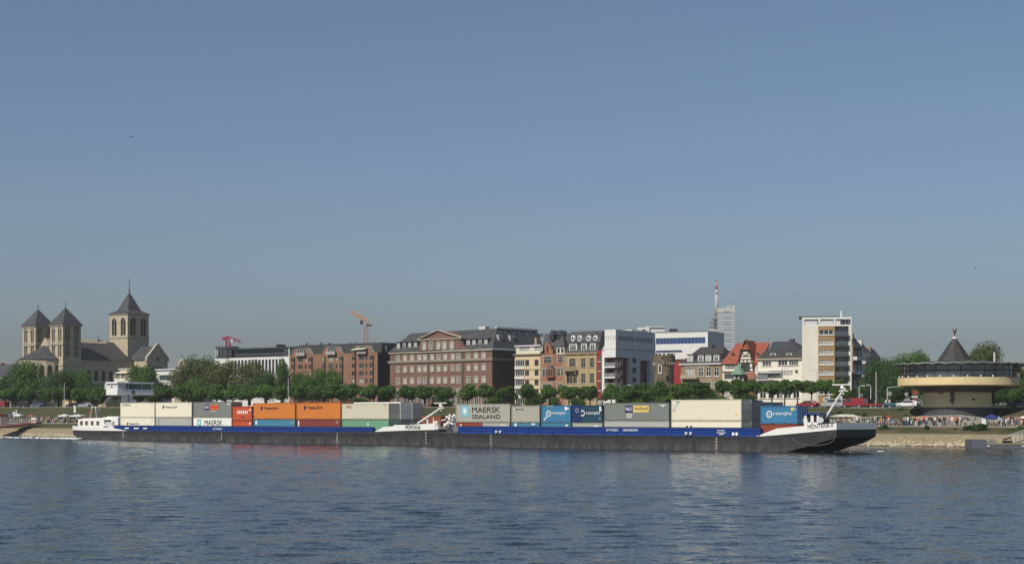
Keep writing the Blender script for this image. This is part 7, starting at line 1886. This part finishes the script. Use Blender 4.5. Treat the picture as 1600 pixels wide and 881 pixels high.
t = thing('boarding_ramp', 'metal boarding ramp with white railings rising at the right edge', 'ramp', (PX(1583,Yp+2), Yp+2, PZ(692,Yp)))
m = MB(); m.add([(0,0,0),(9,6,2.4),(9,8,2.4),(0,2,0),(0,0,-.2),(9,6,2.2),(9,8,2.2),(0,2,-.2)],[(0,1,2,3),(4,7,6,5),(0,4,5,1),(3,2,6,7),(0,3,7,4)],CONC); m.build('deck', t)
for y in (0,2):
    m = MB()
    for i in range(12): q = Vector((9*i/11,6*i/11+y,2.4*i/11)); m.bar(q,q+Vector((0,0,1.1)),.03,WHITE,n=4)
    m.bar((0,y,1.1),(9,6+y,3.5),.045,WHITE,n=5); m.bar((0,y,.6),(9,6+y,3.0),.03,WHITE,n=5); m.build('railing', t)
m = MB(); m.box(-.9,.3,-.6,.4,0,.35,DARK); m.bar((-.9,-.2,.5),(.2,-.2,.8),.12,WOOD); t2 = thing('mooring_winch', 'small dark winch at the foot of the boarding ramp', 'winch', (PX(1577,Yp+1), Yp+1, PZ(692,Yp))); m.build('drum', t2)
# low wall above the left slope
t = thing('retaining_wall', 'low pale wall along the top of the left grass slope', 'wall', (0,0,0)); m = MB()
for s in range(-260, 150, 10):
    a, c, d, e = bank(s,41.9), bank(s+10,41.9), bank(s+10,42.2), bank(s,42.2); z = gz(s,42)+.3; z_ = gz(s+10,42)+.3
    m.add([(*a,z-1),(*c,z_-1),(*d,z_-1),(*e,z-1),(*a,z),(*c,z_),(*d,z_),(*e,z)],[(4,5,6,7),(0,1,5,4),(2,3,7,6)],mat('mossy_stone',(.16,.16,.13),.9,.2))
m.build('coping', t)
# birds
for px, py, lab in ((205,214,'tiny bird high in the sky on the left'),(1243,462,'tiny bird in the sky above the apartment tower'),(1524,418,'tiny bird in the sky above the round restaurant')):
    m = MB(); b = .45; m.add([(-b,0,.12),(0,.1,0),(b,0,.14),(0,-.14,.02)], [(0,1,3),(1,2,3)], DGREY); m.bar((0,-.22,0),(0,.25,0),.05,DGREY,.03); o = m.build('bird', None, (PX(px,260), 260, PZ(py,260)), rnd.uniform(0,3)); tag(o, lab, 'bird')

# ---------------------------------------------------------------- people
def person_mesh(pose):
    H = {'stand':1.0,'walk':1.0,'sit':1.0}[pose]
    J = {}; E = []
    def j(n, p, r, par=None):
        J[n] = (len(J), p, r)
        if par: E.append((J[par][0], J[n][0]))
    if pose == 'sit':
        j('pel',(0,.0,.50),.15); j('ch',(0,-.03,.86),.17,'pel'); j('sh',(0,-.03,1.04),.13,'ch'); j('nk',(0,-.04,1.12),.06,'sh'); j('hd',(0,-.06,1.24),.105,'nk'); j('ht',(0,-.05,1.35),.08,'hd')
        for s in (-1,1):
            j(f'hp{s}',(s*.1,-.05,.50),.11,'pel'); j(f'kn{s}',(s*.13,-.46,.52),.07,f'hp{s}'); j(f'an{s}',(s*.13,-.44,.08),.045,f'kn{s}'); j(f'ft{s}',(s*.13,-.6,.04),.04,f'an{s}')
            j(f'sl{s}',(s*.19,-.03,1.02),.07,'sh'); j(f'el{s}',(s*.25,-.12,.76),.045,f'sl{s}'); j(f'ha{s}',(s*.14,-.36,.70),.035,f'el{s}')
    else:
        k = .0 if pose == 'stand' else .2
        j('pel',(0,0,.92),.14); j('ch',(0,0,1.22),.165,'pel'); j('sh',(0,0,1.42),.12,'ch'); j('nk',(0,-.01,1.5),.055,'sh'); j('hd',(0,-.03,1.62),.1,'nk'); j('ht',(0,-.02,1.72),.08,'hd')
        for s in (-1,1):
            d = k*s; j(f'hp{s}',(s*.1,0,.86),.10,'pel'); j(f'kn{s}',(s*.11,-d*.6-.02,.48),.068,f'hp{s}'); j(f'an{s}',(s*.11,-d+.03,.08),.045,f'kn{s}'); j(f'ft{s}',(s*.12,-d-.12,.035),.04,f'an{s}')
            j(f'sl{s}',(s*.19,0,1.40),.07,'sh'); j(f'el{s}',(s*.25,d*.5+.02,1.13),.046,f'sl{s}'); j(f'ha{s}',(s*.25,d*.9-.1,.90),.036,f'el{s}')
    me = bpy.data.meshes.new('p'); pts = sorted(J.values()); me.from_pydata([p[1] for p in pts], E, []); o = bpy.data.objects.new('p', me); COL.objects.link(o)
    sm = o.modifiers.new('s', 'SKIN'); sm.use_smooth_shade = True
    lay = me.skin_vertices[0] if me.skin_vertices else None
    if lay is None:
        bm = bmesh.new(); bm.from_mesh(me); bm.verts.layers.skin.verify(); bm.to_mesh(me); bm.free(); lay = me.skin_vertices[0]
    for i, p in enumerate(pts): lay.data[i].radius = (p[2], p[2]*.85)
    lay.data[0].use_root = True
    o.modifiers.new('ss', 'SUBSURF').levels = 1
    dg = bpy.context.evaluated_depsgraph_get(); dg.update(); out = bpy.data.meshes.new_from_object(o.evaluated_get(dg)); bpy.data.objects.remove(o)
    out.name = 'person_body'; return out
BASE = {p: person_mesh(p) for p in ('stand','walk','sit')}
CLO = {'white':(.75,.74,.70),'red':(.38,.05,.04),'blue':(.07,.12,.25),'black':(.02,.02,.025),'pink':(.5,.26,.24),'pale blue':(.35,.48,.6),'beige':(.5,.42,.3),'orange':(.5,.2,.09),'grey':(.25,.25,.26),'green':(.08,.2,.1),'yellow':(.55,.45,.2),'navy':(.02,.03,.1)}
CLM = {k: mat('cloth_'+k.replace(' ','_'), v, .85, .06) for k, v in CLO.items()}
HAIR = [mat('hair_dark',(.025,.018,.012),.7,.1), mat('hair_brown',(.10,.055,.025),.7,.1), mat('hair_fair',(.35,.25,.12),.7,.1)]
PM = {}
def pmesh(pose, top, bot, hair, shorts):
    key = (pose, top, bot, hair, shorts)
    if key in PM: return PM[key]
    me = BASE[pose].copy(); me.materials.clear()
    for m_ in (SKIN, CLM[top], CLM[bot], HAIR[hair], CK): me.materials.append(m_)
    hip, chin, eye = (.56, 1.13, 1.29) if pose == 'sit' else (.95, 1.5, 1.67)
    for p in me.polygons:
        c = p.center; p.use_smooth = True
        if c.z > chin: k = 3 if (c.z > eye or c.y > -.03+(0 if pose != 'sit' else -.02)) else 0
        elif c.z < .09: k = 4
        elif c.z < hip and not (pose != 'sit' and abs(c.x) > .19 and c.z > .75):
            k = 0 if (shorts and c.z < .5) else 2
        elif abs(c.x) > .2 and (c.z < (1.22 if pose != 'sit' else .92)): k = 0
        else: k = 1
        p.material_index = k
    PM[key] = me; return me
pc = {}
def person(px, w, pose=None, top=None, where='', s_=None, hid=None):
    s = sw(px, w); x, y = bank(s, w); zg = gz(s, w)
    pose = pose or rnd.choice(['stand','walk','stand','sit']); top = top or rnd.choice(['white']*3+['beige','grey']+['red','blue','black','black','black','pink','pale blue','beige','grey','grey','navy','navy','green','orange'])
    bot = rnd.choice(['black','blue','beige','grey','navy','white']); hr = rnd.randrange(3); sh = rnd.random() < .3
    verb = {'stand':'standing','walk':'walking','sit':'sitting'}[pose]
    key = (top, bot, verb, where); pc.setdefault(key, []).append(1)
    o = obj('person', pmesh(pose, top, bot, hr, sh), None, (x, y, zg+.02), rnd.uniform(-1.2, 1.2) if rnd.random() < .7 else rnd.uniform(0, 6.28))
    k = rnd.uniform(.94, 1.06); o.scale = (k, k, k)
    o['_k'] = px; return (px, key, o)
PL = []
def crowd(n, a, c, w0, w1, where, sit=.4):
    for i in range(n):
        px = a+(c-a)*min(1, max(0, (i+rnd.gauss(.5,1.1))/n))
        PL.append(person(px, rnd.uniform(w0, w1), 'sit' if rnd.random() < sit else rnd.choice(['stand','walk']), None, where))
crowd(26, 1280, 1367, 19.5, 26, 'behind the barge bow', .6)
crowd(20, 1368, 1405, 19.5, 27, 'between bow and stairs', .85)
crowd(10, 1410, 1430, 19.5, 22, 'at the foot of the stairs', 0)
crowd(18, 1428, 1462, 20, 27, 'around the red parasols', .3)
crowd(26, 1453, 1504, 19.2, 24, 'below the round restaurant', 0)
crowd(5, 1506, 1524, 20, 24, 'left of the blue tent', .7)
crowd(5, 1542, 1556, 23, 26, 'under the blue tent', .8)
crowd(22, 1558, 1602, 19.2, 26, 'right of the blue tent', .6)
crowd(10, 1, 50, 21, 26, 'on the left landing terrace', .2)
crowd(22, 50, 84, 19.5, 26, 'right of the gangway top', .3)
crowd(18, 84, 128, 19.5, 26, 'by the left market tents', .4)
for px, top in ((1418.5,'white'),(1388.5,'white'),(1561,'pale blue')): PL.append(person(px, 19.3, 'stand', top, 'at the promenade edge'))
for px, w in ((1384.5,46.9),(1390,46.9),(1357,47.2),(1368.5,52)): PL.append(person(px, w, 'stand', 'white' if px != 1357 else 'pink', 'among the parked cars'))
cnt = {}
tot = {}
for px, key, o in PL: tot[key] = tot.get(key, 0)+1
for px, key, o in sorted(PL, key=lambda q: q[0]):
    i = cnt.get(key, 0); cnt[key] = i+1; top, bot, verb, where = key
    l = f'person in {top} top and {bot} trousers {verb} {where}'
    if tot[key] > 1: l += f', {ordw(i)} from left'
    tag(o, l, 'person', 'people along the promenade'); del o['_k']
# tables among the seated guests
tb = MB(); tb.lathe([(.01,.72),(.45,.72),(.45,.69),(.05,.69),(.04,.03),(.3,.0)], WHITE, 12); TM = tb.mesh('table')
for i, px in enumerate((1290,1303,1318,1335,1350,1374,1396,1440,1452,1508,1518,1566,1577,1588,1597,62,70,80,92,104,118)):
    s = sw(px, 21.5); x, y = bank(s, 21.5); o = obj('cafe_table', TM, None, (x, y, gz(s,21.5)+.01)); 
    tag(o, f'small round white table on the promenade, {ordw(i)} of the right hand ones from the left' if i < 15 else f'small round white table on the left promenade, {ordw(i-15)} from the left', 'table', 'white tables on the promenade')
# objects that only carried no rotation
bpy.context.view_layer.update()
